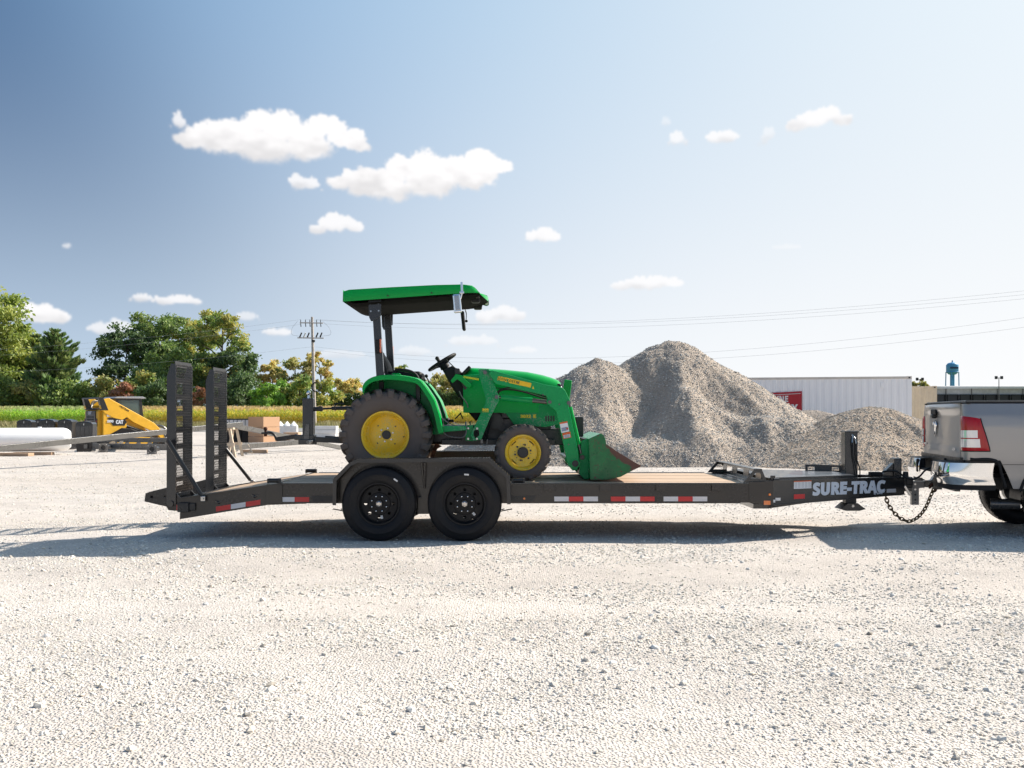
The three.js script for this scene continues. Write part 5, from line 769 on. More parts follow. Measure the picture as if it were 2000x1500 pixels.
// ---------------------------------------------------------------- the pickup that tows it
{
  const truck = thing('pickup_truck', 'silver grey pickup truck hitched to the trailer', 'pickup truck', [5.0, 0, -11.85], -0.157);
  const P = (n, g, m, o) => part(truck, n, g, m, { ...own, ...o }), S = (par, n, g, m, o) => part(par, n, g, m, { ...own, ...o });
  const paint = mat([0.38, 0.365, 0.35], 0.36, { metalness: 0.45, clearcoat: 0.8, clearcoatRoughness: 0.05 });
  const trim = M.plastic, AX = 1.06, AR = 0.50, TOP = 1.44;
  const halfW = (y) => table([0.5, 0.70, 0.86, 1.05, 1.20, 1.31, 1.37, 1.44], [0.895, 0.925, 0.955, 0.972, 0.978, 0.968, 0.945, 0.922], y);
  const path = (t, y, out = 0) => {                          // round the rear corner and along the side; t = metres from z 0.80 on the rear face
    const w = halfW(y), r = 0.11, flat = Math.max(0.001, w - r - 0.80), arc = r * Math.PI / 2;
    if (t < flat) return V(-out, y, 0.80 + t);
    if (t < flat + arc) { const a = (t - flat) / r; return V(r - (r + out) * Math.cos(a), y, 0.80 + flat + (r + out) * Math.sin(a)); }
    return V(r + (t - flat - arc), y, w + out);
  };
  const low = (x) => { let b = x < 0.30 ? 0.835 : x < 0.40 ? lerp(0.835, 0.53, (x - 0.30) / 0.10) : 0.53; const d = Math.abs(x - AX); if (d < AR) b = Math.max(b, 0.41 + Math.sqrt(AR * AR - d * d)); return b; };
  for (const s of [1, -1]) {
    const side = s > 0 ? 'bed_side' : 'bed_side', mir = (p) => p.setZ(p.z * s);
    const panel = P(side, [patch(110, 26, (u, v) => { const t = u * 2.3, y0 = low(t < 0.2 ? 0 : t - 0.16); return mir(path(t, lerp(y0, TOP, v))); })], paint);
    // lamp: red outer lens, clear blocks inside
    const edge = (v) => lerp(0.36, 0.27, Math.pow(v, 1.4));
    S(panel, 'tail_light', [patch(22, 16, (u, v) => { const q = v * 2 - 1; return mir(path(u * edge(v), lerp(0.935, 1.31 - 0.03 * u * u, v), 0.004 + 0.012 * Math.sqrt(1 - Math.pow(Math.abs(u * 2 - 1), 6)) * (1 - Math.pow(Math.abs(q), 8)))); })], M.red);
    S(panel, 'reverse_lens', [patch(16, 6, (u, v) => mir(path(0.012 + u * 0.235, lerp(1.075, 1.155, v), 0.0195 - 0.004 * Math.pow(Math.abs(u * 2 - 1), 6))))], M.lens);
    S(panel, 'reverse_lens', [patch(16, 6, (u, v) => mir(path(0.012 + u * 0.255, lerp(0.972, 1.062, v), 0.0195 - 0.004 * Math.pow(Math.abs(u * 2 - 1), 6))))], M.lens);
    S(panel, 'lamp_seal', [hose(Array.from({ length: 12 }, (_, i) => mir(path(edge(i / 11) + 0.004, lerp(0.93, 1.285, i / 11), 0.002))), 0.006, 30, 6), hose(Array.from({ length: 9 }, (_, i) => mir(path(lerp(0, 0.365, i / 8), 0.931, 0.002))), 0.006, 24, 6)], trim);
    S(panel, 'arch_trim', hose(Array.from({ length: 17 }, (_, i) => { const a = lerp(-0.25, Math.PI + 0.25, i / 16), y = Math.max(0.5, 0.41 + AR * Math.sin(a)); return V(AX - AR * Math.cos(a), y, s * (halfW(y) + 0.004)); }), 0.016, 40, 6), trim);
    S(panel, 'panel_seam', [hose(Array.from({ length: 10 }, (_, i) => V(lerp(0.36, 0.60, i / 9), 0.79, s * (halfW(0.79) + 0.0005))), 0.0028, 20, 5)], M.blackMatt);
    S(panel, 'lower_trim', [hose([V(0.05, 0.845, s * 0.945), V(0.26, 0.842, s * 0.957), V(0.33, 0.815, s * 0.957), V(0.37, 0.70, s * 0.935), V(0.42, 0.55, s * 0.91)], 0.017, 24, 6)], trim);
    S(panel, 'rail_cap', [bar(V(0.02, 1.452, s * 0.885), V(2.1, 1.452, s * 0.885), 0.028, 0.07, 0.01)], trim);
    P('wheel_liner', [patch(24, 2, (u, v) => { const a = u * Math.PI; return V(AX - (AR - 0.005) * Math.cos(a), 0.41 + (AR - 0.005) * Math.sin(a), s * lerp(0.93, 0.55, v)); })], M.blackMatt);
  }
  // tailgate
  const gx = (y) => -0.002 - 0.028 * smooth(1.30, 1.40, y) + 0.012 * smooth(1.41, 1.44, y) - 0.012 * smooth(1.0, 0.9, y);
  const gate = P('tailgate', [patch(30, 30, (u, v) => { const y = lerp(0.86, 1.445, v), z = lerp(0.793, -0.793, u); const k = 1 - Math.pow(Math.abs(z / 0.8), 6); return V(-0.002 + (gx(y) + 0.002) * k - 0.02 * (1 - (z / 0.8) * (z / 0.8)), y, z); }), patch(10, 2, (u, v) => V(lerp(-0.03, 0.06, v), 1.445, lerp(0.793, -0.793, u)))], paint);
  const cz = -0.17;
  S(gate, 'handle', [new RoundedBoxGeometry(0.03, 0.065, 0.22, 3, 0.012).translate(-0.046, 1.355, cz)], trim); S(gate, 'camera', [new RoundedBoxGeometry(0.05, 0.05, 0.10, 3, 0.015).translate(-0.05, 1.305, cz - 0.02)], M.blackMatt);
  S(gate, 'emblem', [poly([[0, -0.10], [0.035, -0.055], [0.05, 0.0], [0.072, 0.035], [0.06, 0.075], [0.03, 0.085], [0.0, 0.10], [-0.03, 0.085], [-0.06, 0.075], [-0.072, 0.035], [-0.05, 0.0], [-0.035, -0.055]], 0, 0.012, 0.004).rotateY(-Math.PI / 2).translate(-0.028, 1.165, cz), both((q) => new THREE.TorusGeometry(0.03, 0.01, 8, 18, 4.6).rotateY(Math.PI / 2).translate(-0.036, 1.20, cz + q * 0.045)), poly([[0, -0.07], [0.022, -0.03], [0.03, 0.05], [-0.03, 0.05], [-0.022, -0.03]], 0, 0.012, 0.004).rotateY(-Math.PI / 2).translate(-0.038, 1.16, cz)].flat(), M.chrome);
  S(gate, 'badge', letters('4x4', 0.038, 1.2, 0.004).rotateY(-Math.PI / 2).translate(-0.024, 0.925, 0.56), M.chrome);
  S(gate, 'badge', box(0.004, 0.022, 0.11, -0.021, 0.975, -0.70), M.chrome);
  S(gate, 'gate_seam', [span(0.002, 0.02, 0.86, 1.44, 0.795, 0.803), span(0.002, 0.02, 0.86, 1.44, -0.803, -0.795)], M.blackMatt);
  P('tonneau_cover', [new RoundedBoxGeometry(2.06, 0.026, 1.72, 2, 0.01).translate(1.06, 1.464, 0)], M.blackMatt);
  P('bed_floor', [span(0.02, 2.08, 0.78, 0.86, -0.9, 0.9)], M.blackMatt);
  // chrome step bumper
  const bpath = [[-0.17, 0.30], [-0.20, 0.42], [-0.205, 0.62], [-0.19, 0.80], [-0.145, 0.91], [-0.06, 0.965], [0.05, 0.985], [0.22, 0.985], [0.29, 0.975]];
  for (const s of [1, -1]) {
    const c = new THREE.CatmullRomCurve3(bpath.map(([x, z]) => V(x, 0, z * s)));
    const bm = P('bumper', [patch(44, 12, (u, v) => { const p = c.getPoint(u), y = lerp(0.57, 0.805, v), k = Math.sin(v * Math.PI) * 0.02; const inw = smooth(0.4, 0, v) * 0.045; return V(p.x * (1 - inw) - k * 0.8 + inw * 0.6, y, p.z * (1 - inw * 0.3) + 0); })], M.chrome);
    S(bm, 'step_pad', [patch(20, 3, (u, v) => { const p = c.getPoint(u * 0.6 + 0.02); return V(lerp(p.x + 0.01, 0.0, v), 0.803 + 0.008 * Math.sin(v * 3), lerp(p.z, p.z * 0.96, v)); })], trim);
    S(bm, 'valance', [patch(30, 3, (u, v) => { const p = c.getPoint(u); return V(p.x * 0.93 + 0.035, lerp(0.515, 0.575, v), p.z * 0.985); })], trim);
    S(bm, 'end_cap', [box(0.10, 0.16, 0.05, -0.155, 0.72, s * 0.35, 0.015)], trim);
  }
  const mid = P('bumper_centre', [patch(12, 8, (u, v) => V(-0.165 + 0.02 * Math.cos(v * 3), lerp(0.56, 0.675, v), lerp(-0.30, 0.30, u)))], M.chrome);
  S(mid, 'step_pad', [span(-0.165, 0.0, 0.67, 0.695, -0.30, 0.30, 0.006)], trim); S(mid, 'plate_recess', [span(-0.05, -0.02, 0.69, 0.83, -0.30, 0.30)], M.blackMatt);
  P('under_shield', [span(-0.03, 0.06, 0.62, 0.86, -0.86, 0.86)], M.blackMatt);
  // receiver and drop hitch
  const rc = P('receiver_hitch', [span(-0.20, 0.35, 0.48, 0.56, -0.05, 0.05, 0.006), span(0.0, 0.06, 0.47, 0.54, -0.55, 0.55, 0.006), span(-0.12, -0.02, 0.46, 0.60, -0.10, 0.10, 0.01)], M.black);
  const drop = S(rc, 'drop_hitch', [poly([[-0.345, 0.55], [-0.20, 0.55], [-0.20, 0.475], [-0.262, 0.47], [-0.262, 0.275], [-0.345, 0.275]], -0.04, 0.04, 0.004)], M.dull);
  for (const y of [0.515, 0.455, 0.395, 0.335]) S(rc, 'hitch_pin', rod(V(-0.305, y, 0.038), V(-0.305, y, 0.048), 0.012), y > 0.45 ? M.steel : M.blackMatt);
  S(rc, 'ball_mount', [span(-0.52, -0.345, 0.43, 0.475, -0.04, 0.04, 0.006), ball(0.03, -0.46, 0.51, 0, 14), span(-0.42, -0.34, 0.43, 0.52, -0.035, 0.035, 0.005)], M.black);
  // exhaust, axle, wheels
  P('exhaust_tip', [turned([[0.05, 0], [0.056, 0.004], [0.056, 0.3], [0.05, 0.3], [0.05, 0]], 24).rotateY(Math.PI / 2 - 0.25).translate(0.40, 0.335, 0.45)], M.dull);
  P('rear_axle', [rod(V(AX, 0.41, -0.75), V(AX, 0.41, 0.75), 0.05), ball(0.14, AX, 0.40, 0.05, 16)], M.blackMatt);
  P('chassis', [span(0.1, 5.2, 0.5, 0.62, 0.42, 0.52), span(0.1, 5.2, 0.5, 0.62, -0.52, -0.42)], M.blackMatt);
  const tyre = turned([[0.25, 0.11], [0.265, 0.13], [0.31, 0.145], [0.36, 0.143], [0.392, 0.128], [0.405, 0.11], [0.41, 0.06], [0.402, 0.058], [0.402, 0.05], [0.411, 0.048], [0.412, 0], [0.411, -0.048], [0.402, -0.05], [0.402, -0.058], [0.41, -0.06], [0.405, -0.11], [0.392, -0.128], [0.36, -0.143], [0.31, -0.145], [0.265, -0.13], [0.25, -0.11]], 64, 0.5);
  const knobs = []; for (let i = 0; i < 44; i++) for (const q of [1, -1]) { const a = i / 44 * 2 * Math.PI; knobs.push(lug([[0.062 * q, a, 0.05, 0.416, 0.405], [0.11 * q, a + 0.01, 0.05, 0.412, 0.395], [0.132 * q, a + 0.01, 0.045, 0.398, 0.375]])); }
  const rim = turned([[0.25, 0.11], [0.258, 0.118], [0.25, 0.124], [0.238, 0.118], [0.225, 0.08], [0.22, -0.09], [0.25, -0.11]], 40);
  const spokes = [0, 1, 2, 3, 4, 5].map((k) => bar(V(0.05 * Math.cos(k * 1.047), 0.05 * Math.sin(k * 1.047), 0.085), V(0.235 * Math.cos(k * 1.047), 0.235 * Math.sin(k * 1.047), 0.10), 0.055, 0.03, 0.01));
  for (const [x, s] of [[AX, 1], [AX, -1], [4.6, 1], [4.6, -1]]) { const w = new THREE.Group(); w.name = 'wheel'; w.position.set(x, 0.41, s * 0.80); if (s < 0) w.rotation.y = Math.PI; truck.add(w); S(w, 'tyre', [tyre.clone(), ...knobs.map((k) => k.clone())], M.rubber); S(w, 'rim', [rim.clone(), ...spokes.map((k) => k.clone()), turned([[0.09, 0.09], [0.08, 0.105], [0, 0.11]], 24)], M.chrome); S(w, 'brake_drum', turned([[0.16, -0.05], [0.16, 0.05], [0, 0.055]], 24), M.blackMatt); }
  // cab and front
  const body = P('cab', [poly([[2.13, 0.52], [2.13, 1.42], [2.2, 1.50], [2.34, 1.90], [2.5, 1.955], [3.5, 1.955], [3.72, 1.90], [4.28, 1.42], [5.5, 1.32], [5.72, 1.18], [5.75, 0.6], [5.15, 0.55], [5.1, 0.68], [4.95, 0.86], [4.6, 0.93], [4.25, 0.86], [4.1, 0.68], [4.05, 0.52]], -0.93, 0.93, 0.05)], paint);
  for (const s of [1, -1]) { S(body, 'side_window', poly([[2.36, 1.46], [2.47, 1.84], [2.98, 1.86], [2.98, 1.44]], s * 0.926, s * 0.934), M.glassDark ??= mat([0.02, 0.024, 0.028], 0.05, { clearcoat: 1 })); S(body, 'side_window', poly([[3.06, 1.44], [3.06, 1.86], [3.55, 1.86], [3.98, 1.44]], s * 0.926, s * 0.934), M.glassDark); S(body, 'door_handle', box(0.2, 0.035, 0.03, 2.55, 1.3, s * 0.945, 0.01), M.chrome); S(body, 'door_seam', [span(3.02, 3.026, 0.6, 1.42, s * 0.928, s * 0.9325)], M.blackMatt); }
  S(body, 'rear_window', poly([[-0.7, 0], [0.7, 0], [0.66, 0.33], [-0.66, 0.33]], 0, 0.008).rotateY(-Math.PI / 2).rotateZ(-0.33).translate(2.2, 1.53, 0), M.glassDark);
}
console.log('truck done');
// ---------------------------------------------------------------- yard things behind the trailer
const grab = (px, py, d) => at(px, py, d);
const gy = (x, z) => groundHeight(x, z);
// steel tubes propped on a sawhorse
{
  const p = V(X(452, 33), 0, -33), saw = thing('sawhorse', 'raw pine sawhorse under the peak of the steel tubes', 'sawhorse', [p.x, 0, p.z]);
  const y = Y(836, 33);
  for (const q of [-1, 1]) for (const e of [-1, 1]) part(saw, 'leg', bar(V(p.x + q * 0.05, y, p.z + e * 0.40), V(p.x + q * 0.24, 0.0, p.z + e * 0.46), 0.09, 0.05), M.pine ??= mat([0.78, 0.66, 0.52], 0.8, { map: T.wood }));
  part(saw, 'top_beam', box(0.09, 0.09, 1.1, p.x, y, p.z), M.pine);
  for (const e of [-1, 1]) part(saw, 'brace', box(0.44, 0.09, 0.03, p.x, 0.42, p.z + e * 0.46), M.pine);
  const tube = (a, b, h, label) => single('steel_tube', [bar(a, b, h, h, 0.008)], M.steelGrey, label, 'steel tube', [a.x, a.y, a.z], 'steel tubes propped on the sawhorse');
  tube(V(p.x + 0.3, y + 0.125, p.z - 0.1), V(-15.6, 0.10, -18.8), 0.15, 'long grey steel tube sloping from sawhorse past the white tank');
  tube(V(p.x - 0.15, y + 0.125, p.z + 0.12).setY(y + 0.126), V(X(665, 40), 0.09, -40), 0.15, 'grey steel tube sloping from sawhorse towards the cardboard boxes');
}
// white tank on timber blocks
{
  const a = V(X(150, 35.2), 0.52, -35.2), b = V(-22.5, 0.52, -32.5), r = 0.40, t = thing('white_tank', 'long white steel tank lying on timber blocks', 'tank', [-18, 0, -34]);
  part(t, 'shell', [place(toCreasedNormals(new THREE.LatheGeometry([[0.001, -4.2], [0.2, -4.17], [0.34, -4.05], [r, -3.85], [r, 3.55], [0.36, 3.68], [0.28, 3.78], [0.001, 3.80]].map(([x, y]) => new THREE.Vector2(x, y)), 40), 0.5).rotateZ(-Math.PI / 2), b, a)], M.tankWhite ??= mat([0.90, 0.90, 0.89], 0.4));
  part(t, 'weld_band', [place(new THREE.TorusGeometry(r + 0.001, 0.008, 6, 40).rotateY(Math.PI / 2).translate(-0.15 * 7, 0, 0), b, a)], M.white);
  part(t, 'lifting_lug', box(0.12, 0.05, 0.05, X(80, 35), 0.935, -34.9, 0.01), M.white);
  for (const [px, py, d, w, ry] of [[66, 888, 34.6, 1.25, 0.1], [40, 893, 33.8, 0.8, -0.2], [10, 891, 33.9, 0.9, 0.05]]) { const x = X(px, d); single('timber_block', [box(w, 0.10, 0.30, 0, 0.05, 0, 0.006).rotateY(ry).translate(x, 0, -d)], M.timber, { 66: 'sawn timber block under the round end of the white tank', 40: 'sawn timber block lying loose before the white tank', 10: 'sawn timber block at the picture edge by the white tank' }[px], 'timber block', [x, 0, -d], 'timber blocks by the tank'); }
}
// black moulded bins
{
  const bin = (px, d, w, h, ry, label) => { const x = X(px, d), t = thing('plastic_bin', label, 'bin', [x, 0, -d], ry, 'black bins behind the tank');
    const outline = [[-w / 2 + 0.05, 0], [w / 2 - 0.05, 0], [w / 2, 0.3], [w / 2, h - 0.09], [w / 2 - 0.05, h - 0.03], [0, h + 0.02], [-w / 2 + 0.05, h - 0.03], [-w / 2, h - 0.09], [-w / 2, 0.3]];
    part(t, 'shell', poly(outline, -0.28, 0.28, 0.03), M.plasticShiny ??= mat([0.014, 0.014, 0.016], 0.28, { clearcoat: 0.4 }), own);
    for (const q of [-0.26, 0, 0.26]) part(t, 'rib', box(0.06, h * 0.6, 0.03, q * w, h * 0.55, 0.285, 0.01), M.plasticShiny, own);
    part(t, 'latch', box(0.03, 0.08, 0.02, 0, h - 0.1, 0.29, 0.005), M.steel, own); };
  bin(52, 41, 0.58, 1.18, 0.1, 'black ribbed plastic bin above the left end of the white tank'); bin(82, 42.5, 0.58, 1.19, -0.1, 'black ribbed plastic bin half hidden behind its neighbour'); bin(97, 41, 0.60, 1.19, 0.05, 'black ribbed plastic bin overlapping the bin behind it'); bin(132.5, 41, 0.60, 1.19, -0.03, 'black ribbed plastic bin standing alone above the tank end'); bin(168.5, 38, 0.62, 1.12, 0.1, 'black ribbed plastic bin beside the loader grille');
}
// steel frames lying on the yard
{
  const frame = (label, beams, plates) => { const c = beams[0][0], t = thing('trailer_chassis', label, 'trailer chassis', [c.x, 0, c.z]); for (const [a, b, h, w] of beams) part(t, 'beam', bar(a, b, h, w, 0.006), M.steelGrey); for (const [p, s] of plates) { const pl = part(t, 'end_plate', poly([[-s, -s], [s, -s], [s, s], [-s, s]], 0, 0.03, 0.004, [ring(0, 0, s * 0.55, 20)]).translate(p.x, p.y, p.z), M.dull); part(pl, 'tube', rod(p.clone().add(V(0, 0, -0.02)), p.clone().add(V(0, 0, -0.5)), s * 0.56, s * 0.56, 20), M.blackMatt); for (const q of [-1, 1]) for (const e of [-1, 1]) part(pl, 'bolt_hole', rod(p.clone().add(V(q * s * 0.72, e * s * 0.72, 0.02)), p.clone().add(V(q * s * 0.72, e * s * 0.72, 0.034)), 0.02, 0.02, 8), M.steel); } };
  const g = (px, d, y) => V(X(px, d), y, -d);
  frame('grey steel trailer frame lying between the tank and the ramps', [[g(162, 38, 0.24), g(345, 36.5, 0.24), 0.16, 0.14], [g(168, 42, 0.34), g(345, 42, 0.34), 0.18, 0.5], [g(160, 40, 0.10), g(345, 38.5, 0.10), 0.14, 0.14], [g(167, 37.6, 0.2), g(176, 41.5, 0.25), 0.14, 0.12], [g(212, 37.4, 0.2), g(222, 41.5, 0.25), 0.14, 0.12], [g(230, 37.4, 0.2), g(238, 41.5, 0.25), 0.14, 0.12]], [[g(202, 36.9, 0.18), 0.165], [g(297, 35.4, 0.17), 0.17]]);
  frame('grey steel frame rail lying under the sloping tube', [[g(445, 35.5, 0.22), g(612, 40, 0.34), 0.18, 0.14], [g(440, 39.5, 0.20), g(600, 43, 0.20), 0.14, 0.14], [g(452, 36, 0.1), g(468, 39.5, 0.12), 0.12, 0.12]], []);
  const wx = X(500, 36.4); single('timber_block', [box(0.9, 0.12, 0.2, wx, 0.07, -36.2, 0.006)], M.timber, 'sawn timber block under the steel frame rail', 'timber block', [wx, 0, -36.2], 'timber blocks by the tank');
  single('loose_straps', [0, 1, 2].map((k) => hose([g(484 + k * 3, 35.2, 0.35 - k * 0.12), g(489 + k * 2, 35.1, 0.2 - k * 0.05), g(493 - k * 14, 35.0, 0.02)], 0.018, 12, 5)), M.pine, 'pale strips of loose banding beside the steel frame rail', 'banding', [wx, 0, -35.1], undefined, { kind: 'stuff' });
}
// boxes, wrapped crates, covers
{
  const D = 46, c0 = [X(489, D), X(523, D), X(542, D)], gap = 0.012;
  const card = mat([0.56, 0.34, 0.20], 0.85, { bumpMap: T.fine, bumpScale: 0.002 });
  const layer = (y0, y1, label) => { const cx = (c0[0] + c0[2]) / 2, g = box(1.02, y1 - y0 - gap, 0.95, 0, 0, 0, 0.01).rotateY(-0.62).translate(cx, (y0 + y1) / 2, -D); single('cardboard_box', [g], card, label, 'box', [cx, y0, -D], 'stacked brown boxes'); };
  layer(0.02, 0.42, 'large brown box, lowest of the stack by the sloping tube'); layer(0.42, 0.84, 'large brown box, middle of the stack by the sloping tube'); layer(0.84, 1.30, 'large brown box, topmost of the stack by the sloping tube');
  for (let i = 0; i < 3; i++) { const px = 452 + i * 15.5, x = X(px, 47), t = thing('wrapped_crate', ['white wrapped crate with black bands nearest the far ramp', 'white wrapped crate with black bands, middle of the row', 'white wrapped crate with black bands touching the brown boxes'][i], 'crate', [x, 0, -47], 0, 'wrapped crates in a row'); part(t, 'body', box(0.34, 0.36, 0.6, 0, 0.98, 0, 0.01), M.white, own); part(t, 'band', box(0.03, 0.365, 0.61, -0.02, 0.98, 0, 0.002), M.blackMatt, own); part(t, 'lid', box(0.36, 0.05, 0.62, 0, 1.185, 0, 0.01), M.blackMatt, own); part(t, 'pallet', box(0.35, 0.75, 0.6, 0, 0.42, 0, 0.02), M.plastic, own); for (const q of [-0.12, 0.12]) part(t, 'foot', box(0.09, 0.06, 0.5, q, 0.02, 0), M.plastic, own); }
  for (let i = 0; i < 3; i++) { const x = X(548 + i * 13, 60), h = 0.75; single('white_cover', [new THREE.ConeGeometry(0.3, 0.3, 4).rotateY(0.78).translate(x, h + 0.15, -60), box(0.42, h, 0.42, x, h / 2, -60, 0.02)], M.white, ['white pointed cover next to the brown boxes', 'white pointed cover in the middle of its row', 'white pointed cover nearest the hitch post'][i], 'cover', [x, 0, -60], 'white pointed covers'); }
  const wb = X(628, 62); single('white_slab_stack', [box(1.9, 0.22, 0.9, wb, 0.4, -62, 0.02), box(1.85, 0.22, 0.88, wb + 0.03, 0.63, -62.02, 0.02), box(1.8, 0.28, 0.8, wb, 0.15, -62)], M.white, 'white slabs stacked behind the hitch post', 'slab stack', [wb, 0, -62]);
  const lb = X(571, 52); single('lumber_bundle', [box(0.75, 0.5, 0.8, lb, 0.26, -52, 0.01), box(0.5, 0.25, 0.8, lb - 0.5, 0.13, -52, 0.01)], M.timber, 'tan lumber bundle behind the end of the sloping tube', 'lumber', [lb, 0, -52]);
}
// ---------------------------------------------------------------- compact track loader
{
  const t = thing('track_loader', 'yellow and black compact track loader parked behind the tank', 'track loader', [X(243, 45), 0, -45], 0.75);
  const P = (n, g, m, o) => part(t, n, g, m, { ...own, ...o }), S = (q, n, g, m, o) => part(q, n, g, m, { ...own, ...o });
  const yel = mat([0.92, 0.50, 0.03], 0.42, { map: T.dusty }), W = 0.74;
  const body = P('body', [poly([[-1.45, 0.35], [-1.45, 1.52], [-1.38, 1.60], [-0.45, 1.62], [0.35, 1.0], [0.9, 0.55], [0.9, 0.35]], -W, W, 0.03)], yel);
  S(body, 'engine_door', [span(-1.49, -1.44, 0.42, 1.56, -0.56, 0.56, 0.02)], M.blackMatt);
  for (let i = 0; i < 7; i++) S(body, 'grille_slat', box(0.03, 0.06, 0.72, -1.495, 0.66 + i * 0.105, 0).rotateZ(0), M.plastic);
  S(body, 'maker_mark', letters('CAT', 0.13, 1.2, 0.01).rotateY(-Math.PI / 2).translate(-1.497, 1.40, -0.2), M.letter);
  for (const s of [1, -1]) { S(body, 'tail_lamp', box(0.03, 0.34, 0.10, -1.465, 1.05, s * 0.66, 0.01), M.blackMatt); S(body, 'tail_lens', box(0.02, 0.12, 0.07, -1.482, 1.12, s * 0.66, 0.01), M.red); }
  S(body, 'engine_hood', [poly([[-1.46, 1.60], [-1.4, 1.66], [-0.55, 1.74], [-0.45, 1.62]], -0.55, 0.55, 0.015)], M.blackMatt);
  for (const s of [1, -1]) {
    const z0 = s * 0.74, z1 = s * 0.96;
    const arm = P('lift_arm', [poly([[-1.40, 2.02], [-1.05, 2.10], [0.95, 1.02], [1.25, 0.72], [1.45, 0.34], [1.28, 0.28], [1.0, 0.62], [0.55, 0.80], [0.0, 1.06], [-0.28, 1.28], [-0.48, 1.16], [-0.85, 1.24], [-1.25, 1.46], [-1.42, 1.7]], z0 + s * 0.04, z1, 0.02)], yel);
    S(arm, 'upright', [poly([[-1.50, 2.12], [-1.30, 2.12], [-1.08, 1.58], [-1.36, 1.58]], z0 + s * 0.02, z1 + s * 0.012, 0.01)], M.blackMatt);
    S(arm, 'side_box', [poly([[-1.30, 0.45], [-1.30, 1.50], [-0.55, 1.44], [-0.30, 1.12], [-0.28, 0.86], [-0.62, 0.52], [-0.8, 0.45]], z0, z1 - s * 0.02, 0.02)], yel);
    S(arm, 'dark_panel', [poly([[-1.12, 1.26], [-0.42, 1.26], [-0.28, 1.08], [-0.38, 0.92], [-0.88, 0.92]], z1 - s * 0.022, z1 - s * 0.008)], M.blackMatt);
    const n = lettersFit('CAT', 0.15, 0.32, 0.006, 0.008).translate(-0.76, 1.0, 0); if (s < 0) n.rotateY(Math.PI).translate(-1.2, 0, 0);
    S(arm, 'maker_mark', n.translate(0, 0, z1 - s * 0.006), M.letter);
    const m = lettersFit('289D', 0.10, 0.28, 0.006, 0.004).translate(-1.14, 1.06, 0); if (s < 0) m.rotateY(Math.PI).translate(-2.0, 0, 0); S(arm, 'model_mark', m.translate(0, 0, z1 - s * 0.006), M.letter);
    S(arm, 'white_label', box(0.28, 0.1, 0.006, -1.0, 1.36, z1 - s * 0.015), M.white);
    S(arm, 'arm_lettering', lettersFit('VECTRAN', 0.075, 0.46, 0.006).rotateZ(-0.495).translate(-0.62, 1.735, z1 + 0.001), M.blackMatt);
    P('lift_cylinder', [rod(V(-0.55, 1.0, s * 0.86), V(0.55, 0.62, s * 0.86), 0.06, 0.06, 14), rod(V(-0.6, 1.02, s * 0.86), V(-0.1, 1.36, s * 0.88), 0.035)], M.blackMatt);
    const tr = P('track', [poly([[-1.2, 0.0], [0.85, 0.0], [1.12, 0.16], [1.12, 0.30], [0.6, 0.52], [-0.1, 0.80], [-0.5, 0.82], [-1.25, 0.42], [-1.38, 0.2]], s * 0.62, s * 1.0, 0.04)], M.rubber);
    S(tr, 'track_frame', [poly([[-1.0, 0.12], [0.8, 0.12], [0.95, 0.26], [0.7, 0.40], [-0.8, 0.44], [-1.1, 0.28]], s * 1.0, s * 1.04, 0.01)], yel);
    for (let i = 0; i < 4; i++) S(tr, 'roller', rod(V(-0.8 + i * 0.5, 0.12, s * 0.9), V(-0.8 + i * 0.5, 0.12, s * 1.05), 0.1, 0.1, 16), M.dull);
    P('cab_side', [poly([[-0.55, 1.1], [-0.62, 2.10], [0.52, 2.12], [0.64, 1.0]], s * 0.56, s * 0.60, 0.01, [[[-0.46, 1.2], [-0.52, 2.02], [0.42, 2.04], [0.5, 1.2]]])], M.blackMatt);
    P('side_glass', poly([[-0.46, 1.2], [-0.52, 2.02], [0.42, 2.04], [0.5, 1.2]], s * 0.575, s * 0.583), M.glass ??= mat([0.16, 0.24, 0.23], 0.06, { transmission: 0.6, thickness: 0, clearcoat: 1 }));
  }
  P('cross_guard', [span(-1.5, -1.36, 2.06, 2.13, -0.96, 0.96, 0.01)], M.blackMatt);
  P('cab_roof', [poly([[-0.72, 2.10], [-0.60, 2.17], [0.55, 2.19], [0.72, 2.12], [0.6, 2.09]], -0.66, 0.66, 0.02)], mat([0.30, 0.31, 0.33], 0.4));
  P('cab_rear_window', [span(-0.60, -0.57, 1.5, 2.05, -0.54, 0.54)], M.glass); P('seat', [box(0.45, 0.7, 0.5, -0.2, 1.3, 0, 0.08)], M.blackMatt);
  P('hydraulic_hoses', [0, 1, 2].map((k) => hose([V(-1.35, 1.62, -0.3 + k * 0.05), V(-1.25, 1.95 - k * 0.08, -0.4), V(-0.95, 1.98, -0.5), V(-0.7, 1.66, -0.55)], 0.022, 20, 6)), M.dull, { kind: 'stuff' });
  P('bucket', [poly([[1.25, 0.62], [1.35, 0.30], [1.45, 0.06], [2.05, 0.02], [2.06, 0.05], [1.55, 0.12], [1.42, 0.60]], -0.95, 0.95, 0.005)], M.dull);
  P('coupler_hose', [hose([V(1.0, 0.9, 0.8), V(1.35, 0.86, 0.9), V(1.55, 0.6, 0.95), V(1.5, 0.4, 0.95)], 0.06, 18, 8)], M.dull);
}
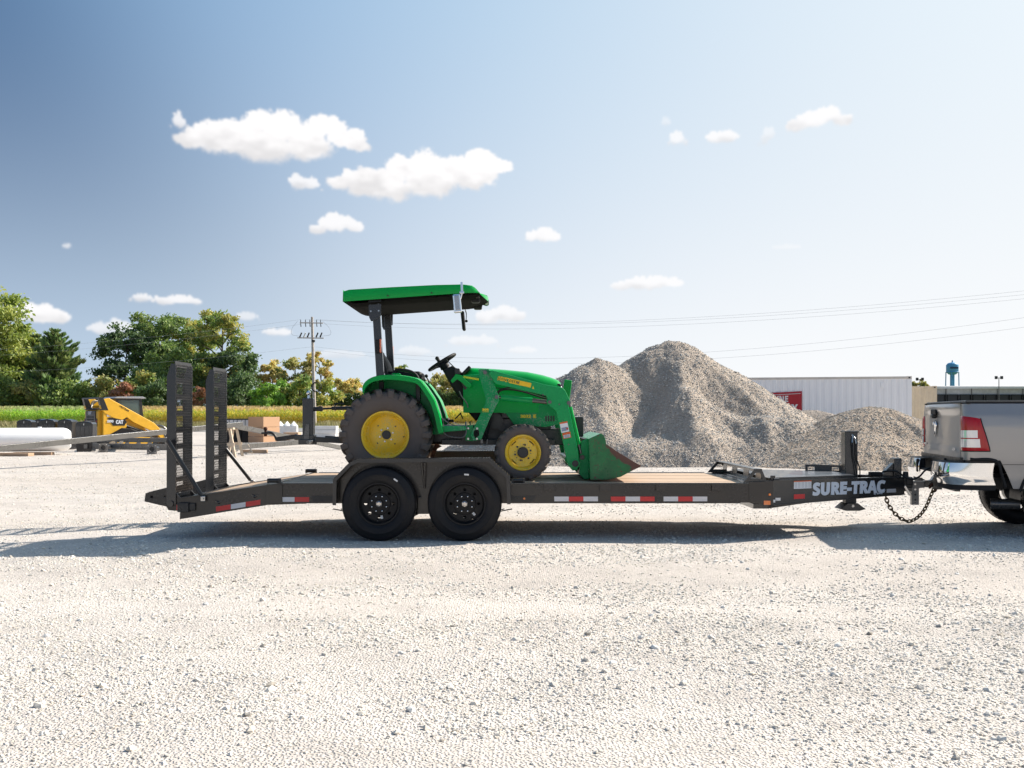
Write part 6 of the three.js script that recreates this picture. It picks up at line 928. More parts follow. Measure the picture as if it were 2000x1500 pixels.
// ---------------------------------------------------------------- shipping containers, banner
function container(label, cx, cz, turn, L, H, m, rusty) {
  const t = thing('shipping_container', label, 'container', [cx, 0, cz], turn, 'shipping containers behind the piles'), W = 2.44;
  // corrugated sides
  const prof = []; const n = Math.round((L - 0.3) / 0.28), st = (L - 0.3) / n; for (let i = 0; i < n; i++) { const x = -L / 2 + 0.15 + i * st; prof.push([x, 0], [x + st * 0.28, 0], [x + st * 0.42, -0.02], [x + st * 0.78, -0.02], [x + st * 0.92, 0]); } prof.push([L / 2 - 0.15, 0]);
  for (const s of [1, -1]) { const g = toCreasedNormals(patch(prof.length - 1, 1, (u, v) => { const [x, dz] = prof[Math.round(u * (prof.length - 1))]; return V(x, lerp(0.16, H - 0.1, v), s * (W / 2 - 0.01 + dz)); }).toNonIndexed(), 0.3); part(t, 'side_panel', g, m, own); }
  part(t, 'roof', span(-L / 2 + 0.05, L / 2 - 0.05, H - 0.05, H - 0.02, -W / 2 + 0.02, W / 2 - 0.02), m, own);
  for (const s of [1, -1]) { part(t, 'top_rail', span(-L / 2 + 0.1, L / 2 - 0.1, H - 0.10, H - 0.01, s * (W / 2 - 0.06), s * W / 2), rusty, own); part(t, 'bottom_rail', span(-L / 2 + 0.1, L / 2 - 0.1, 0.04, 0.17, s * (W / 2 - 0.06), s * W / 2), m, own); }
  for (const e of [1, -1]) { const ep = part(t, 'end_wall', span(e * (L / 2 - 0.04), e * (L / 2 - 0.01), 0.15, H - 0.1, -W / 2 + 0.1, W / 2 - 0.1), m, own); for (let i = 0; i < 4; i++) part(ep, 'locking_bar', rod(V(e * (L / 2 + 0.02), 0.2, -0.8 + i * 0.53), V(e * (L / 2 + 0.02), H - 0.12, -0.8 + i * 0.53), 0.02), M.steel, own); for (const s of [1, -1]) { part(t, 'corner_post', span(e * (L / 2 - 0.16), e * L / 2, 0.12, H - 0.12, s * (W / 2 - 0.12), s * (W / 2 + 0.002)), m, own); for (const y of [0.06, H - 0.06]) { const cc = part(t, 'corner_casting', box(0.18, 0.12, 0.16, e * (L / 2 - 0.086), y, s * (W / 2 - 0.078), 0.01), rusty, own); part(cc, 'slot', box(0.07, 0.05, 0.005, e * (L / 2 - 0.09), y, s * (W / 2 + 0.004)), M.blackMatt, own); } } }
  return t;
}
{
  const whiteC = mat([0.88, 0.885, 0.89], 0.55), tanC = mat([0.62, 0.52, 0.38], 0.55, { map: T.dusty }), rail = mat([0.66, 0.62, 0.56], 0.6, { map: T.dusty });
  const turn = -0.21, cx = 10.0, cz = -42.5;
  const c = container('long white corrugated shipping container hung with a red banner', cx, cz, turn, 12.2, 2.9, whiteC, rail);
  part(c, 'vent', new RoundedBoxGeometry(0.12, 0.22, 0.03, 2, 0.01).translate(5.0, 2.55, 1.21), whiteC, own);
  container('tan shipping container showing past the end of the white one', 15.05, -44.4, turn, 6.06, 2.59, tanC, tanC);
  // banner on the front side
  const b = thing('banner', 'red vinyl banner with white letters hung on the white container', 'banner', [cx, 0, cz], turn);
  const bx0 = -1.1, bx1 = 1.93, top = (x) => 2.33 - 0.06 * Math.sin((x - bx0) / (bx1 - bx0) * Math.PI), zz = 1.235;
  part(b, 'sheet', [patch(30, 10, (u, v) => { const x = lerp(bx0, bx1, u); return V(x, lerp(top(x), 1.28, v), zz + 0.02 + 0.012 * Math.sin(u * 19 + v * 3)); })], mat([0.40, 0.012, 0.022], 0.55), own);
  const put = (s, h, x, y, w) => part(b, 'banner_letters', lettersFit(s, h, w, 0.004, 0.006).translate(x, y, zz + 0.036), M.white, own);
  put('WAYNE', 0.24, 0.42, 1.90, 0.98); put('SUPPLY', 0.26, 0.32, 1.54, 1.46);
  part(b, 'hem_cord', hose(Array.from({ length: 7 }, (_, i) => { const x = lerp(bx0 + 0.1, bx1 - 0.05, i / 6); return V(x, top(x) - 0.09, zz + 0.036); }), 0.012, 24, 5), M.white, own);
}
// ---------------------------------------------------------------- warehouse, water tower, lamp posts on the right
{
  const D = 210, t = thing('warehouse', 'long grey warehouse with dark loading docks far beyond the corn', 'warehouse', [X(1900, D), 0, -D]);
  const x0 = X(1700, D), x1 = X(2300, D), H = Y(759, D), wall = mat([0.62, 0.60, 0.57], 0.8, { map: T.concrete });
  part(t, 'wall', span(x0, x1, 0, H, -D - 30, -D), wall); part(t, 'roof_edge', [span(x0 - 0.3, x1 + 0.3, H, H + 0.45, -D - 30.3, -D + 0.3)], M.white); part(t, 'roof', [poly([[-D - 30.2, H + 0.45], [-D - 15, H + 1.0], [-D + 0.2, H + 0.45]].map(([a, b]) => [a, b]), 0, x1 - x0).rotateY(-Math.PI / 2).translate(x1, 0, 0).applyMatrix4(new THREE.Matrix4())], mat([0.5, 0.5, 0.5], 0.6));
  let k = 0; for (let px = 1800; px < 2260; px += 25) { const w = X(px + 20, D) - X(px, D), dr = part(t, 'dock_door', span(X(px, D), X(px, D) + w, 1.2, Y(771.5, D), -D - 0.02, -D + 0.08), M.blackMatt); part(dr, 'dock_seal', [span(X(px, D) - 0.15, X(px, D), 1.1, Y(770.5, D), -D, -D + 0.35), span(X(px, D) + w, X(px, D) + w + 0.15, 1.1, Y(770.5, D), -D, -D + 0.35), span(X(px, D) - 0.15, X(px, D) + w + 0.15, Y(771.5, D), Y(770.5, D), -D, -D + 0.35)], M.plastic); if (k++ % 2 === 0) part(t, 'downpipe', rod(V(X(px - 2.5, D), 0, -D + 0.1), V(X(px - 2.5, D), H, -D + 0.1), 0.09, 0.09, 6), M.dull); }
  for (const [px, lab] of [[1888, 'white box trailer backed to the warehouse, closest to the container'], [1924, 'white box trailer backed to the warehouse, middle of three'], [1950, 'white box trailer backed to the warehouse, farthest along']]) { const d = 196, tr = thing('box_trailer', lab, 'trailer', [X(px, d), 0, -d], 0, 'white box trailers at the docks'); part(tr, 'box', box(2.6, 2.75, 12, 0, 2.45, -6, 0.04), M.white, own); part(tr, 'chassis', box(2.2, 0.3, 11, 0, 0.93, -6), M.blackMatt, own); for (const q of [-1, 1]) for (const z of [-1.5, -2.8]) part(tr, 'wheel', rod(V(q * 1.0, 0.5, z), V(q * 1.25, 0.5, z), 0.5, 0.5, 16), M.rubber, own); }
}
{
  const D = 520, x = X(1860, D), t = thing('water_tower', 'pale blue water tower on legs above the warehouse roof', 'water tower', [x, 0, -D]), blue = mat([0.10, 0.36, 0.60], 0.5);
  const r = 11.5 / FOCAL * D, yb = Y(727, D), yt = Y(713, D);
  part(t, 'tank', new THREE.LatheGeometry([[0.001, yb - 1.6], [r * 0.6, yb - 1.1], [r, yb], [r, yt], [r * 0.7, yt + 1.0], [0.001, yt + 1.5]].map(([a, b]) => new THREE.Vector2(a, b)), 32).translate(x, 0, -D), blue); part(t, 'riser', rod(V(x, 0, -D), V(x, yb - 1, -D), 1.1, 1.1, 16), blue);
  for (let i = 0; i < 4; i++) { const a = i * Math.PI / 2 + 0.5; part(t, 'leg', rod(V(x + Math.cos(a) * r * 1.15, 0, -D + Math.sin(a) * r * 1.15), V(x + Math.cos(a) * r, yb, -D + Math.sin(a) * r), 0.3, 0.25, 8), blue); }
  part(t, 'walkway', [new THREE.TorusGeometry(r * 1.06, 0.18, 6, 32).rotateX(Math.PI / 2).translate(x, yb, -D)], blue); part(t, 'town_lettering', [box(4.2, 0.9, 0.1, x - 0.3, (yb + yt) / 2 + 0.3, -D + r)], mat([0.02, 0.04, 0.1], 0.5)); part(t, 'vent', rod(V(x, yt + 1.4, -D), V(x, yt + 2.4, -D), 0.4, 0.3, 8), blue);
}
for (const [px, top, d, lab] of [[1796.5, 741, 190, 'twin headed lamp post beside the small tree by the warehouse'], [1951, 738, 185, 'twin headed lamp post in front of the warehouse docks']]) { const x = X(px, d), h = Y(top, d), t = thing('lamp_post', lab, 'lamp post', [x, 0, -d], 0, 'twin headed lamp posts'); part(t, 'pole', rod(V(0, 0, 0), V(0, h, 0), 0.10, 0.07, 8), M.dull, own); part(t, 'cross_arm', box(0.9, 0.08, 0.08, 0, h, 0), M.dull, own); for (const q of [-1, 1]) part(t, 'lamp_head', box(0.42, 0.55, 0.4, q * 0.5, h + 0.05, 0, 0.05).rotateZ(0), M.blackMatt, own); }
// ---------------------------------------------------------------- utility pole and wires
{
  const D = 128, x = X(611, D), top = Y(619, D), t = thing('utility_pole', 'wooden utility pole with two crossarms rising above the corn', 'utility pole', [x, 0, -D]);
  const wood = mat([0.95, 0.84, 0.76], 0.85, { map: T.bark });
  part(t, 'pole', rod(V(0.25, 0, 0), V(-0.1, top, 0), 0.24, 0.15, 12), wood, own);
  const arm = (y, w0, w1) => part(t, 'crossarm', bar(V(w0, y, 0.15), V(w1, y - 0.04, 0.15), 0.13, 0.11), wood, own);
  const a1 = arm(top - 0.75, -1.6, 1.3), a2 = arm(Y(660, D), -1.9, 1.4);
  for (const q of [-1.5, -0.9, -0.35, 0.5, 1.0]) part(a1, 'insulator', [rod(V(q, top - 0.70, 0.15), V(q, top - 0.35, 0.15), 0.05, 0.04, 8), rod(V(q, top - 0.8, 0.15), V(q + 0.05, top - 1.25, 0.15), 0.045, 0.06, 8)], M.grease, own);
  for (const q of [-1.5, -1.0, -0.55, 0.55, 1.05]) part(a2, 'cutout', [rod(V(q - 0.12, Y(659, D), 0.15), V(q + 0.1, Y(651, D), 0.15), 0.10, 0.08, 8), ball(0.10, q + 0.1, Y(651, D), 0.15, 8)], q % 1 ? M.grease : M.white, own);
  part(t, 'band', rod(V(0.05, Y(668, D), 0), V(0.06, Y(664, D), 0), 0.23, 0.23, 12), M.blackMatt, own);
  part(t, 'cable_coil', [new THREE.TorusGeometry(0.62, 0.05, 6, 28).translate(0.5, Y(756, D), 0.2), new THREE.TorusGeometry(0.5, 0.04, 6, 28).translate(0.45, Y(756, D), 0.25)], M.blackMatt, own);
  const jump = [[-1.9, -2.5], [1.3, 2.1]].map(([q, b]) => hose([V(q, top - 0.6, 0.2), V(b, top - 1.4, 0.3), V(b + (q > 0 ? 0.2 : -0.1), top - 2.2, 0.3), V(q * 0.9, Y(660, D) + 0.2, 0.2)], 0.012, 16, 4)); jump.forEach((g) => part(t, 'jumper_wire', g, M.blackMatt, own));
  const wire = (p, q, sag, label, r = 0.009) => { const pts = Array.from({ length: 17 }, (_, i) => { const u = i / 16, m = p.clone().lerp(q, u); m.y -= sag * 4 * u * (1 - u); return m; }); single('power_line', [hose(pts, r, 48, 4)], M.wire ??= mat([0.45, 0.46, 0.48], 0.6), label, 'power line', [p.x, p.y, p.z], 'power lines'); };
  const at2 = (px, py, d) => at(px, py, d), H1 = V(x, top - 0.35, -D);
  const right = (dy) => V(X(2150, 78), Y(552 + dy, 78), -78), left = (dy) => V(X(-260, 150), Y(694 + dy, 150), -150);
  wire(H1.clone().add(V(-0.9, 0, 0.15)), right(0), 1.6, 'uppermost power line running right from the utility pole'); wire(H1.clone().add(V(0.5, 0, 0.15)), right(8), 1.6, 'second power line running right from the utility pole'); wire(H1.clone().add(V(1.0, -0.5, 0.15)), right(16), 1.6, 'third power line running right from the utility pole');
  wire(H1.clone().add(V(-1.5, 0, 0.15)), left(0), 0.8, 'upper power line running left from the utility pole'); wire(H1.clone().add(V(-1.5, -0.6, 0.15)), left(12), 0.8, 'lower power line running left from the utility pole');
  const comm = V(x, Y(677, D), -D); wire(comm, V(X(2150, 78), Y(598, 78), -78), 2.6, 'thin communication line running right from mid pole', 0.009); wire(comm.clone().add(V(0, -0.4, 0)), V(X(2150, 78), Y(618, 78), -78), 2.6, 'lowest communication line running right from the pole', 0.009); wire(comm, V(X(-260, 150), Y(730, 150), -150), 1.0, 'communication line running left from mid pole', 0.009);
}
console.log('yard done');
// ---------------------------------------------------------------- corn
M.leaf = (c, tr = 0.45) => new THREE.MeshPhysicalMaterial({ color: rgb(...c), roughness: 0.9, transmission: tr, thickness: 0, vertexColors: true, side: THREE.DoubleSide });
function leafSheet(tris) { const g = new THREE.BufferGeometry(), p = [], c = []; for (const t of tris) { p.push(...t.p); c.push(...t.c); } g.setAttribute('position', new THREE.Float32BufferAttribute(p, 3)); g.setAttribute('color', new THREE.Float32BufferAttribute(c, 3)); g.setAttribute('uv', new THREE.Float32BufferAttribute(new Float32Array(p.length / 3 * 2), 2)); g.computeVertexNormals(); return g; }
{
  const M_corn = M.leaf([1, 1, 1], 0.5);
  const plant = (seed) => {
    const r = rng(seed), tris = [], q = (a, b, c, d, col) => { for (const t of [[a, b, c], [a, c, d]]) tris.push({ p: t.flatMap((v) => [v.x, v.y, v.z]), c: [...col, ...col, ...col] }); };
    const H = 2.3, dry = [0.42, 0.26, 0.11], gold = [0.80, 0.72, 0.095], green = [0.34, 0.50, 0.05], tan = [0.66, 0.50, 0.27];
    for (const a of [0, 1.57]) q(V(-0.02 * Math.cos(a), 0, -0.02 * Math.sin(a)), V(0.02 * Math.cos(a), 0, 0.02 * Math.sin(a)), V(0.012 * Math.cos(a), H, 0.012 * Math.sin(a)), V(-0.012 * Math.cos(a), H, -0.012 * Math.sin(a)), gold);
    for (let i = 0; i < 11; i++) {
      const y = 0.25 + i * 0.17 + r() * 0.06, a = (i % 2 ? 0 : Math.PI) + (r() - 0.5) * 1.8, L = 0.42 + 0.3 * r(), droop = y < 0.9 ? 0.5 : 0.1 + 0.2 * r(), c = y < 0.75 ? dry : y < 1.15 ? dry.map((d, k) => lerp(d, gold[k], 0.6)) : (r() < 0.55 ? gold : green);
      const d = V(Math.cos(a), 0, Math.sin(a)), w = V(-Math.sin(a), 0, Math.cos(a)).multiplyScalar(0.035), b = V(0, y, 0), m = d.clone().multiplyScalar(L * 0.5).setY(y + (y < 0.9 ? 0.02 : 0.22)), e = d.clone().multiplyScalar(L).setY(y + 0.12 - droop);
      q(b.clone().sub(w), b.clone().add(w), m.clone().add(w), m.clone().sub(w), c); q(m.clone().sub(w), m.clone().add(w), e.clone().addScaledVector(w, 0.15), e.clone().addScaledVector(w, -0.15), c);
    }
    for (let k = 0; k < 5; k++) { const a = k * 1.26 + r(), e = V(Math.cos(a) * 0.13, H + 0.22 + 0.1 * r(), Math.sin(a) * 0.13), w = V(0.014, 0, 0.01); q(V(0, H - 0.1, 0).sub(w), V(0, H - 0.1, 0).add(w), e.clone().add(w), e.clone().sub(w), tan); }
    return leafSheet(tris);
  };
  const field = (name, label, spots, seed) => { for (let v = 0; v < 2; v++) { const mine = spots.filter((_, i) => i % 2 === v), im = new THREE.InstancedMesh(plant(seed + v), M_corn, mine.length), r = rng(seed + 9 + v), m = new THREE.Matrix4(), e = new THREE.Euler(), q = new THREE.Quaternion(), c = new THREE.Color(); mine.forEach(([x, z, g], i) => { const s = 0.86 + 0.26 * r(); m.compose(V(x, 0.05, z), q.setFromEuler(e.set((r() - 0.5) * 0.12, r() * 6.28, (r() - 0.5) * 0.12)), V(1.15, s, 1.15)); im.setMatrixAt(i, m); const k = 0.85 + 0.35 * r(); im.setColorAt(i, c.setRGB(k * lerp(1.02, 0.70, g), k * lerp(0.99, 1.04, g), k * lerp(0.9, 0.8, g))); }); im.name = numbered(name); tag(im, label[v], 'corn', undefined, 'stuff'); scene.add(im); } };
  const r = rng(300), left = [], right = [];
  for (let row = 0; row < 14; row++) for (let x = -86; x < 20; x += 0.26) { const z = -143.4 - row * 0.76, g = smooth(0.45, 0.75, fbm(x * 0.06 + 2, row * 0.05, 3, 301) + 0.22 * smooth(9, 3, Math.abs(x + 63)) - 0.1 * smooth(-45, -20, x)); left.push([x + (r() - 0.5) * 0.16, z + (r() - 0.5) * 0.2, g]); }
  for (let row = 0; row < 30; row++) for (let x = -88; x < 24; x += 0.8) left.push([x + (r() - 0.5) * 0.6, -154 - row * 0.8 + (r() - 0.5) * 0.4, 0.25]);
  for (let row = 0; row < 12; row++) for (let x = 45; x < 50.6; x += 0.26) right.push([x * 0.62 + (r() - 0.5) * 0.16, -77 - row * 0.76 + (r() - 0.5) * 0.2, 0.95]);
  field('corn_field', ['ripening yellow corn standing beyond the road', 'drying brown corn stalks mixed through the field beyond the road'], left, 310); field('corn_field', ['green corn showing between the tan container and pickup', 'taller green corn mixed in beside the pickup'], right, 320);
  // verge grass
  const tuft = (() => { const rr = rng(5), tr = []; for (let k = 0; k < 7; k++) { const a = rr() * 6.28, e = V(Math.cos(a) * 0.2, 0.28 + rr() * 0.2, Math.sin(a) * 0.2), w = V(-Math.sin(a), 0, Math.cos(a)).multiplyScalar(0.02), b = V(Math.cos(a) * 0.06, 0, Math.sin(a) * 0.06); tr.push({ p: [b.clone().sub(w), b.clone().add(w), e].flatMap((v) => [v.x, v.y, v.z]), c: [0.25, 0.24, 0.09, 0.25, 0.24, 0.09, 0.38, 0.33, 0.15] }); } return leafSheet(tr); })();
  const n = 9000, im = new THREE.InstancedMesh(tuft, M.leaf([1, 1, 1], 0.4), n), m = new THREE.Matrix4(); for (let i = 0; i < n; i++) { const x = lerp(-88, 24, r()), z = -lerp(115, 143, Math.sqrt(r())), s = (0.5 + r()) * (fbm(x * 0.3, z * 0.3, 3, 330) > 0.55 ? 1.5 : 0.8); m.makeRotationY(r() * 6.28).scale(V(s * 1.4, s, s * 1.4)).setPosition(x, 0.05, z); im.setMatrixAt(i, m); } im.name = 'verge_grass'; tag(im, 'dry rough grass along the road verge', 'grass', undefined, 'stuff'); scene.add(im);
}
// ---------------------------------------------------------------- trees
const bark = mat([0.17, 0.14, 0.115], 0.95, { map: T.bark }), foliage = M.leaf([1, 1, 1], 0.42);
// o: height, crown half width, crown base height, colours, leaves, gaps, seed
function broadleaf(name, label, x, d, o, group) {
  const t = thing(name, label, 'tree', [x, 0, -d], 0, group), r = rng(o.seed), H = o.h, W = o.w, base = o.base ?? H * 0.2, limbs = [], tips = [];
  const lean = V((r() - 0.5) * 0.08 * H, 0, (r() - 0.5) * 0.05 * H), trunkTop = V(lean.x, H * 0.86, lean.z), P = (u) => V(lean.x * u * u + Math.sin(u * 7 + o.seed) * 0.012 * H, H * 0.86 * u, lean.z * u * u);
  for (let i = 0; i < 6; i++) limbs.push(rod(P(i / 6), P((i + 1) / 6), H * 0.020 * (1 - i / 7), H * 0.020 * (1 - (i + 1) / 7), 7));
  const nb = o.limbs ?? 13;
  for (let i = 0; i < nb; i++) {
    const u = lerp(base / (H * 0.86), 0.98, (i + 0.4 * r()) / nb), p = P(u), a = i * 2.4 + r(), env = Math.pow(Math.sin(Math.PI * clamp(lerp(0.22, 0.95, (u * H * 0.86 - base) / (H - base)))), 0.7), L = W * env * (0.75 + 0.5 * r());
    const e = p.clone().add(V(Math.cos(a) * L, L * (0.35 + 0.5 * r()), Math.sin(a) * L * 0.9)), m = p.clone().lerp(e, 0.5).add(V(0, L * 0.12, 0));
    limbs.push(rod(p, m, H * 0.007, H * 0.0045, 5), rod(m, e, H * 0.0045, H * 0.0018, 5));
    for (let k = 0; k < (o.twigs ?? 8); k++) { const q = (k < 2 ? m : e).clone().lerp(e, r()), f = q.clone().add(V((r() - 0.5) * W * 0.75, (r() - 0.25) * W * 0.5, (r() - 0.5) * W * 0.75)); limbs.push(rod(q, f, H * 0.0022, H * 0.001, 4)); tips.push(f); }
    tips.push(e);
  }
  tips.push(P(1).add(V(0, H * 0.1, 0)), P(0.95).add(V(W * 0.15, H * 0.06, 0)));
  part(t, 'trunk', limbs, bark, own);
  const tris = [], per = Math.round((o.leaves ?? 5200) * 1.9 / tips.length), ls = (o.leaf ?? 0.42) * 0.66;
  for (const tip of tips) {
    const cr = W * (0.11 + 0.13 * r()) * (o.clump ?? 1), tone = r(), skip = r() < (o.gaps ?? 0.06), n = skip ? per * 0.25 : per; const ci = Math.floor(r() * o.cols.length);
    for (let k = 0; k < n; k++) {
      const a = r() * 6.28, b = Math.acos(2 * r() - 1), rad = cr * 1.5 * Math.pow(r(), 0.7), c = V(tip.x + Math.sin(b) * Math.cos(a) * rad * 1.2, tip.y + Math.cos(b) * rad * 0.75, tip.z + Math.sin(b) * Math.sin(a) * rad);
      const s = ls * (0.6 + 0.8 * r()), u = V(r() - 0.5, r() - 0.5, r() - 0.5).normalize(), v = V(r() - 0.5, (r() - 0.5) * 0.6, r() - 0.5).cross(u).normalize().multiplyScalar(s * 0.55); u.multiplyScalar(s);
      const col0 = o.cols[r() < 0.75 ? ci : Math.floor(r() * o.cols.length)], kk = 0.7 + 0.45 * r() + 0.25 * (tone - 0.5), col = col0.map((q) => q * kk);
      tris.push({ p: [c.clone().sub(v), c.clone().add(u), c.clone().add(v)].flatMap((q) => [q.x, q.y, q.z]), c: [...col, ...col, ...col] }); tris.push({ p: [c.clone().sub(v), c.clone().add(v), c.clone().sub(u)].flatMap((q) => [q.x, q.y, q.z]), c: [...col, ...col, ...col] });
    }
  }
  const m = new THREE.Mesh(leafSheet(tris), foliage); m.name = 'crown'; t.add(m); return t;
}
function conifer(name, label, x, d, o, group) {               // whorls of upswept boughs with needle sprays
  const t = thing(name, label, 'tree', [x, 0, -d], 0, group), r = rng(o.seed), H = o.h, W = o.w, limbs = [rod(V(0, 0, 0), V(0, H * 0.97, 0), H * 0.018, H * 0.003, 7)], tris = [], levels = o.levels ?? 17;
  for (let i = 0; i < levels; i++) {
    const u = i / (levels - 1), y = lerp(o.base ?? H * 0.06, H * 0.95, u), reach = W * Math.pow(1 - u, o.pow ?? 0.8) * (0.8 + 0.4 * r()) + 0.25, nb = o.boughs ?? 7;
    for (let k = 0; k < nb; k++) {
      const a = k / nb * 6.28 + r() * 0.8 + i, L = reach * (0.65 + 0.5 * r()), rise = (o.rise ?? 0.28) * L, dir = V(Math.cos(a), 0, Math.sin(a)), e = dir.clone().multiplyScalar(L).setY(y + rise * 1.15), m = dir.clone().multiplyScalar(L * 0.55).setY(y + rise * 0.15);
      limbs.push(rod(V(0, y, 0), m, H * 0.004, H * 0.003, 4), rod(m, e, H * 0.003, H * 0.001, 4));
      const n = Math.round((o.sprays ?? 26) * (0.4 + L / W)), tone = 0.75 + 0.5 * r(), side = V(-dir.z, 0, dir.x), ci = Math.floor(r() * o.cols.length);
      for (let q = 0; q < n; q++) {
        const s = 0.15 + 0.9 * Math.pow(r(), 0.8), p = s < 0.55 ? V(0, y, 0).lerp(m, s / 0.55) : m.clone().lerp(e, (s - 0.55) / 0.5), off = (r() - 0.5) * 0.42 * L * (1.1 - s * 0.7); p.addScaledVector(side, off); p.y += (r() - 0.45) * 0.14 * L;
        const l = (o.needle ?? 0.55) * (0.6 + 0.7 * r()), u2 = dir.clone().multiplyScalar(0.8).addScaledVector(side, Math.sign(off) * 0.5 + (r() - 0.5) * 0.5).add(V(0, 0.35 + 0.35 * r(), 0)).normalize().multiplyScalar(l), v = V(r() - 0.5, r() - 0.5, r() - 0.5).cross(u2).normalize().multiplyScalar(l * 0.22), kk = tone * (0.75 + 0.5 * r()), col = o.cols[r() < 0.8 ? ci : 0].map((c) => c * kk);
        tris.push({ p: [p.clone().sub(v), p.clone().add(v), p.clone().add(u2)].flatMap((w) => [w.x, w.y, w.z]), c: [...col, ...col, ...col] });
        tris.push({ p: [p.clone().addScaledVector(u2, 0.3).sub(v), p.clone().addScaledVector(u2, 0.3).add(v), p.clone().addScaledVector(u2, 0.9).add(V(0, l * 0.3, 0))].flatMap((w) => [w.x, w.y, w.z]), c: [...col, ...col, ...col] });
      }
    }
  }
  part(t, 'trunk', limbs, bark, own); const m = new THREE.Mesh(leafSheet(tris), foliage); m.name = 'crown'; t.add(m); return t;
}
{
  const olive = [[0.350, 0.438, 0.076], [0.438, 0.481, 0.099], [0.263, 0.372, 0.065]], dark = [[0.120, 0.208, 0.065], [0.154, 0.241, 0.076], [0.110, 0.186, 0.061]], mid = [[0.219, 0.329, 0.076], [0.285, 0.372, 0.088], [0.175, 0.285, 0.065]], gold = [[0.74, 0.62, 0.20], [0.58, 0.56, 0.17], [0.80, 0.62, 0.25]], lime = [[0.28, 0.50, 0.06], [0.24, 0.44, 0.06]], rusty = [[0.46, 0.21, 0.12], [0.54, 0.27, 0.15]], mixed = [[0.306, 0.416, 0.088], [0.569, 0.525, 0.131], [0.219, 0.329, 0.076]], yellowing = [[0.46, 0.44, 0.13], [0.32, 0.38, 0.10], [0.54, 0.46, 0.16]], pineC = [[0.164, 0.274, 0.084], [0.219, 0.329, 0.110], [0.285, 0.339, 0.120]];
  const G = 'trees beyond the corn', Hh = (py, d) => Y(py, d);
  const T1 = (label, px, top, halfPx, d, cols, more = {}) => broadleaf('broadleaf_tree', label, X(px, d), d, { h: Hh(top, d), w: halfPx / FOCAL * d, cols, seed: Math.round(px * 7 + top), ...more }, G);
  T1('tall olive broadleaf tree cut by the picture edge', -12, 583, 70, 178, olive, { leaves: 9500, limbs: 17, base: 2.5, clump: 1.15, leaf: 0.5 });
  T1('olive broadleaf tree between the edge tree and the pine', 48, 655, 46, 186, olive, { leaves: 6000, base: 1.5, clump: 1.2, leaf: 0.5 });
  conifer('pine_tree', 'big feathery pine with upswept boughs above the yellow shrub', X(108, 172), 172, { h: Hh(641, 172), w: 66 / FOCAL * 172, cols: pineC, seed: 401, sprays: 62, levels: 20, boughs: 9, needle: 0.85, pow: 0.6 }, G);
  conifer('pine_tree', 'second feathery pine half hidden behind the big one', X(70, 182), 182, { h: Hh(652, 182), w: 52 / FOCAL * 182, cols: pineC, seed: 407, sprays: 46, levels: 18, boughs: 8, needle: 0.85, pow: 0.6 }, G);
  T1('dark green tree with open top rising over the track loader', 244, 642, 44, 186, dark, { leaves: 7200, limbs: 15, base: 4, clump: 1.1 });
  T1('mixed green tree with bare twigs beside the near ramp', 318, 613, 46, 190, mid, { leaves: 7000, limbs: 16, base: 4, gaps: 0.14 });
  T1('broad mid green tree seen between the two ramps', 362, 622, 46, 194, mixed, { leaves: 8000, limbs: 16, base: 4, gaps: 0.08 });
  T1('tallest airy tree with sky showing through its crown', 436, 600, 46, 182, mixed, { leaves: 6600, limbs: 18, base: 5, gaps: 0.24, clump: 0.85 });
  T1('dark leafy tree filling the foot of the tallest tree', 456, 690, 37, 180, dark, { leaves: 6500, base: 1, clump: 1.2 });
  T1('dark green tree standing behind the near ramp', 345, 690, 52, 180, mid, { leaves: 6500, base: 1, clump: 1.2 });
  T1('golden tree right of the tallest tree', 533, 704, 26, 190, gold, { leaves: 3200, base: 2, gaps: 0.25 });
  T1('yellow green tree left of the utility pole', 578, 699, 28, 188, yellowing, { leaves: 3600, base: 2, gaps: 0.2 });
  T1('thin golden tree just right of the utility pole', 630, 684, 24, 190, gold, { leaves: 2600, base: 3, gaps: 0.3, clump: 0.85 });
  T1('small golden tree between pole and tractor fender', 686, 741, 24, 196, gold, { leaves: 2600, base: 1, gaps: 0.15 });
  T1('dull green tree behind the tractor seat', 793, 711, 20, 200, mixed, { leaves: 2400, base: 2 });
  T1('tawny tree seen under the tractor dash', 872, 744, 30, 192, yellowing, { leaves: 3200, base: 1 });
  T1('tawny tree behind the tractor hood', 930, 752, 34, 196, yellowing, { leaves: 3200, base: 1 });
  T1('small pale green tree behind the warehouse lamp post', 1799, 739, 14, 205, yellowing, { leaves: 1800, base: 2 });
  const shrub = (label, px, top, halfPx, d, cols, n = 2600) => broadleaf('leafy_shrub', label, X(px, d), d, { h: Hh(top, d), w: halfPx / FOCAL * d, cols, seed: Math.round(px * 13 + top), leaves: n, base: 0.4, limbs: 9, clump: 1.5, leaf: 0.4 }, 'shrubs along the back of the corn');
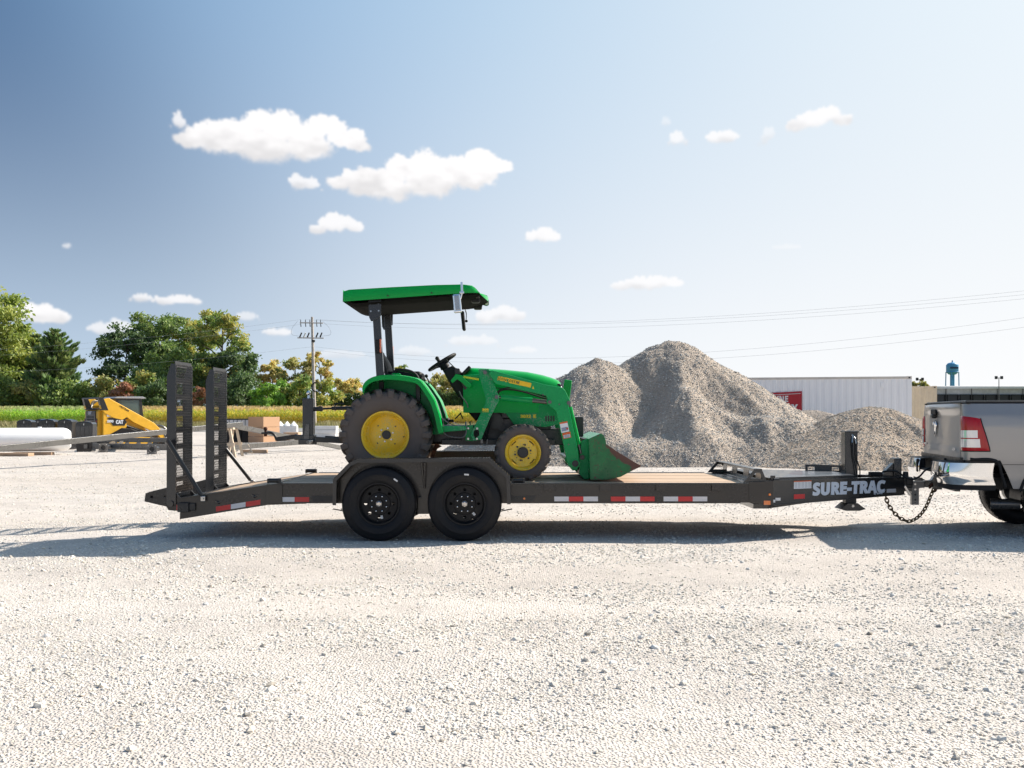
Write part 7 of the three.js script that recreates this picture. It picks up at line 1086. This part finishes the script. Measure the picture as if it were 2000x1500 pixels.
  shrub('yellow green shrub below the big pine', 58, 750, 26, 170, yellowing); shrub('dark shrub at the foot of the edge tree', 18, 752, 34, 170, mid); shrub('green shrub under the pine boughs', 118, 758, 34, 169, mid); shrub('green shrub left of the track loader cab', 152, 762, 26, 170, mid);
  shrub('yellow green shrub behind the loader guard', 206, 738, 26, 172, yellowing); shrub('rust red shrub above the loader cab', 238, 746, 20, 168, rusty, 2200); shrub('olive shrub right of the loader cab', 275, 735, 30, 172, mixed); shrub('dark green shrub beside the near ramp', 304, 752, 28, 168, dark);
  shrub('orange shrub seen between the ramps', 388, 756, 14, 168, rusty, 1800); shrub('dark shrub right of the far ramp', 462, 742, 34, 169, dark); shrub('bright lime green bush in front of the golden tree', 522, 756, 22, 166, lime, 3000); shrub('green bush behind the lime bush', 545, 742, 18, 170, lime);
  shrub('brownish shrub left of the utility pole foot', 582, 748, 30, 170, mixed); shrub('olive shrub right of the utility pole foot', 632, 752, 26, 169, mixed);
  const hedge = (label, px, top, d) => conifer('hedge_conifer', label, X(px, d), d, { h: Hh(top, d), w: 12 / FOCAL * d, cols: dark, seed: Math.round(px * 3), sprays: 26, levels: 12, boughs: 7, needle: 0.5, rise: 0.5, base: 0.2 }, 'dark hedge conifers');
  [664, 680, 697, 715, 735, 760, 785, 810, 835, 855, 868, 880, 893, 906, 922, 940, 958].forEach((px, i) => hedge(['dark hedge conifer closest to the hitch post', 'dark hedge conifer under the small golden tree', 'dark hedge conifer at the edge of the rear tyre', 'dark hedge conifer hidden by the fender top', 'dark hedge conifer behind the rear wheel', 'dark hedge conifer behind the roll bar foot', 'dark hedge conifer behind the seat cushion', 'dark hedge conifer behind the grab rail', 'dark hedge conifer behind the fender front', 'dark hedge conifer at the edge of the fender front', 'dark hedge conifer first in the gap behind the fender', 'dark hedge conifer second in the gap behind the fender', 'dark hedge conifer in the gap nearest the steering column', 'dark hedge conifer behind the steering column', 'dark hedge conifer behind the loader mast', 'dark hedge conifer behind the engine', 'dark hedge conifer behind the front wheel'][i], px, 764 + (i * 7) % 9, 172));
}
console.log('plants done');
scene.traverse((o) => { if (o.isMesh) { o.castShadow = true; o.receiveShadow = true; } });
renderer.render(scene, camera);
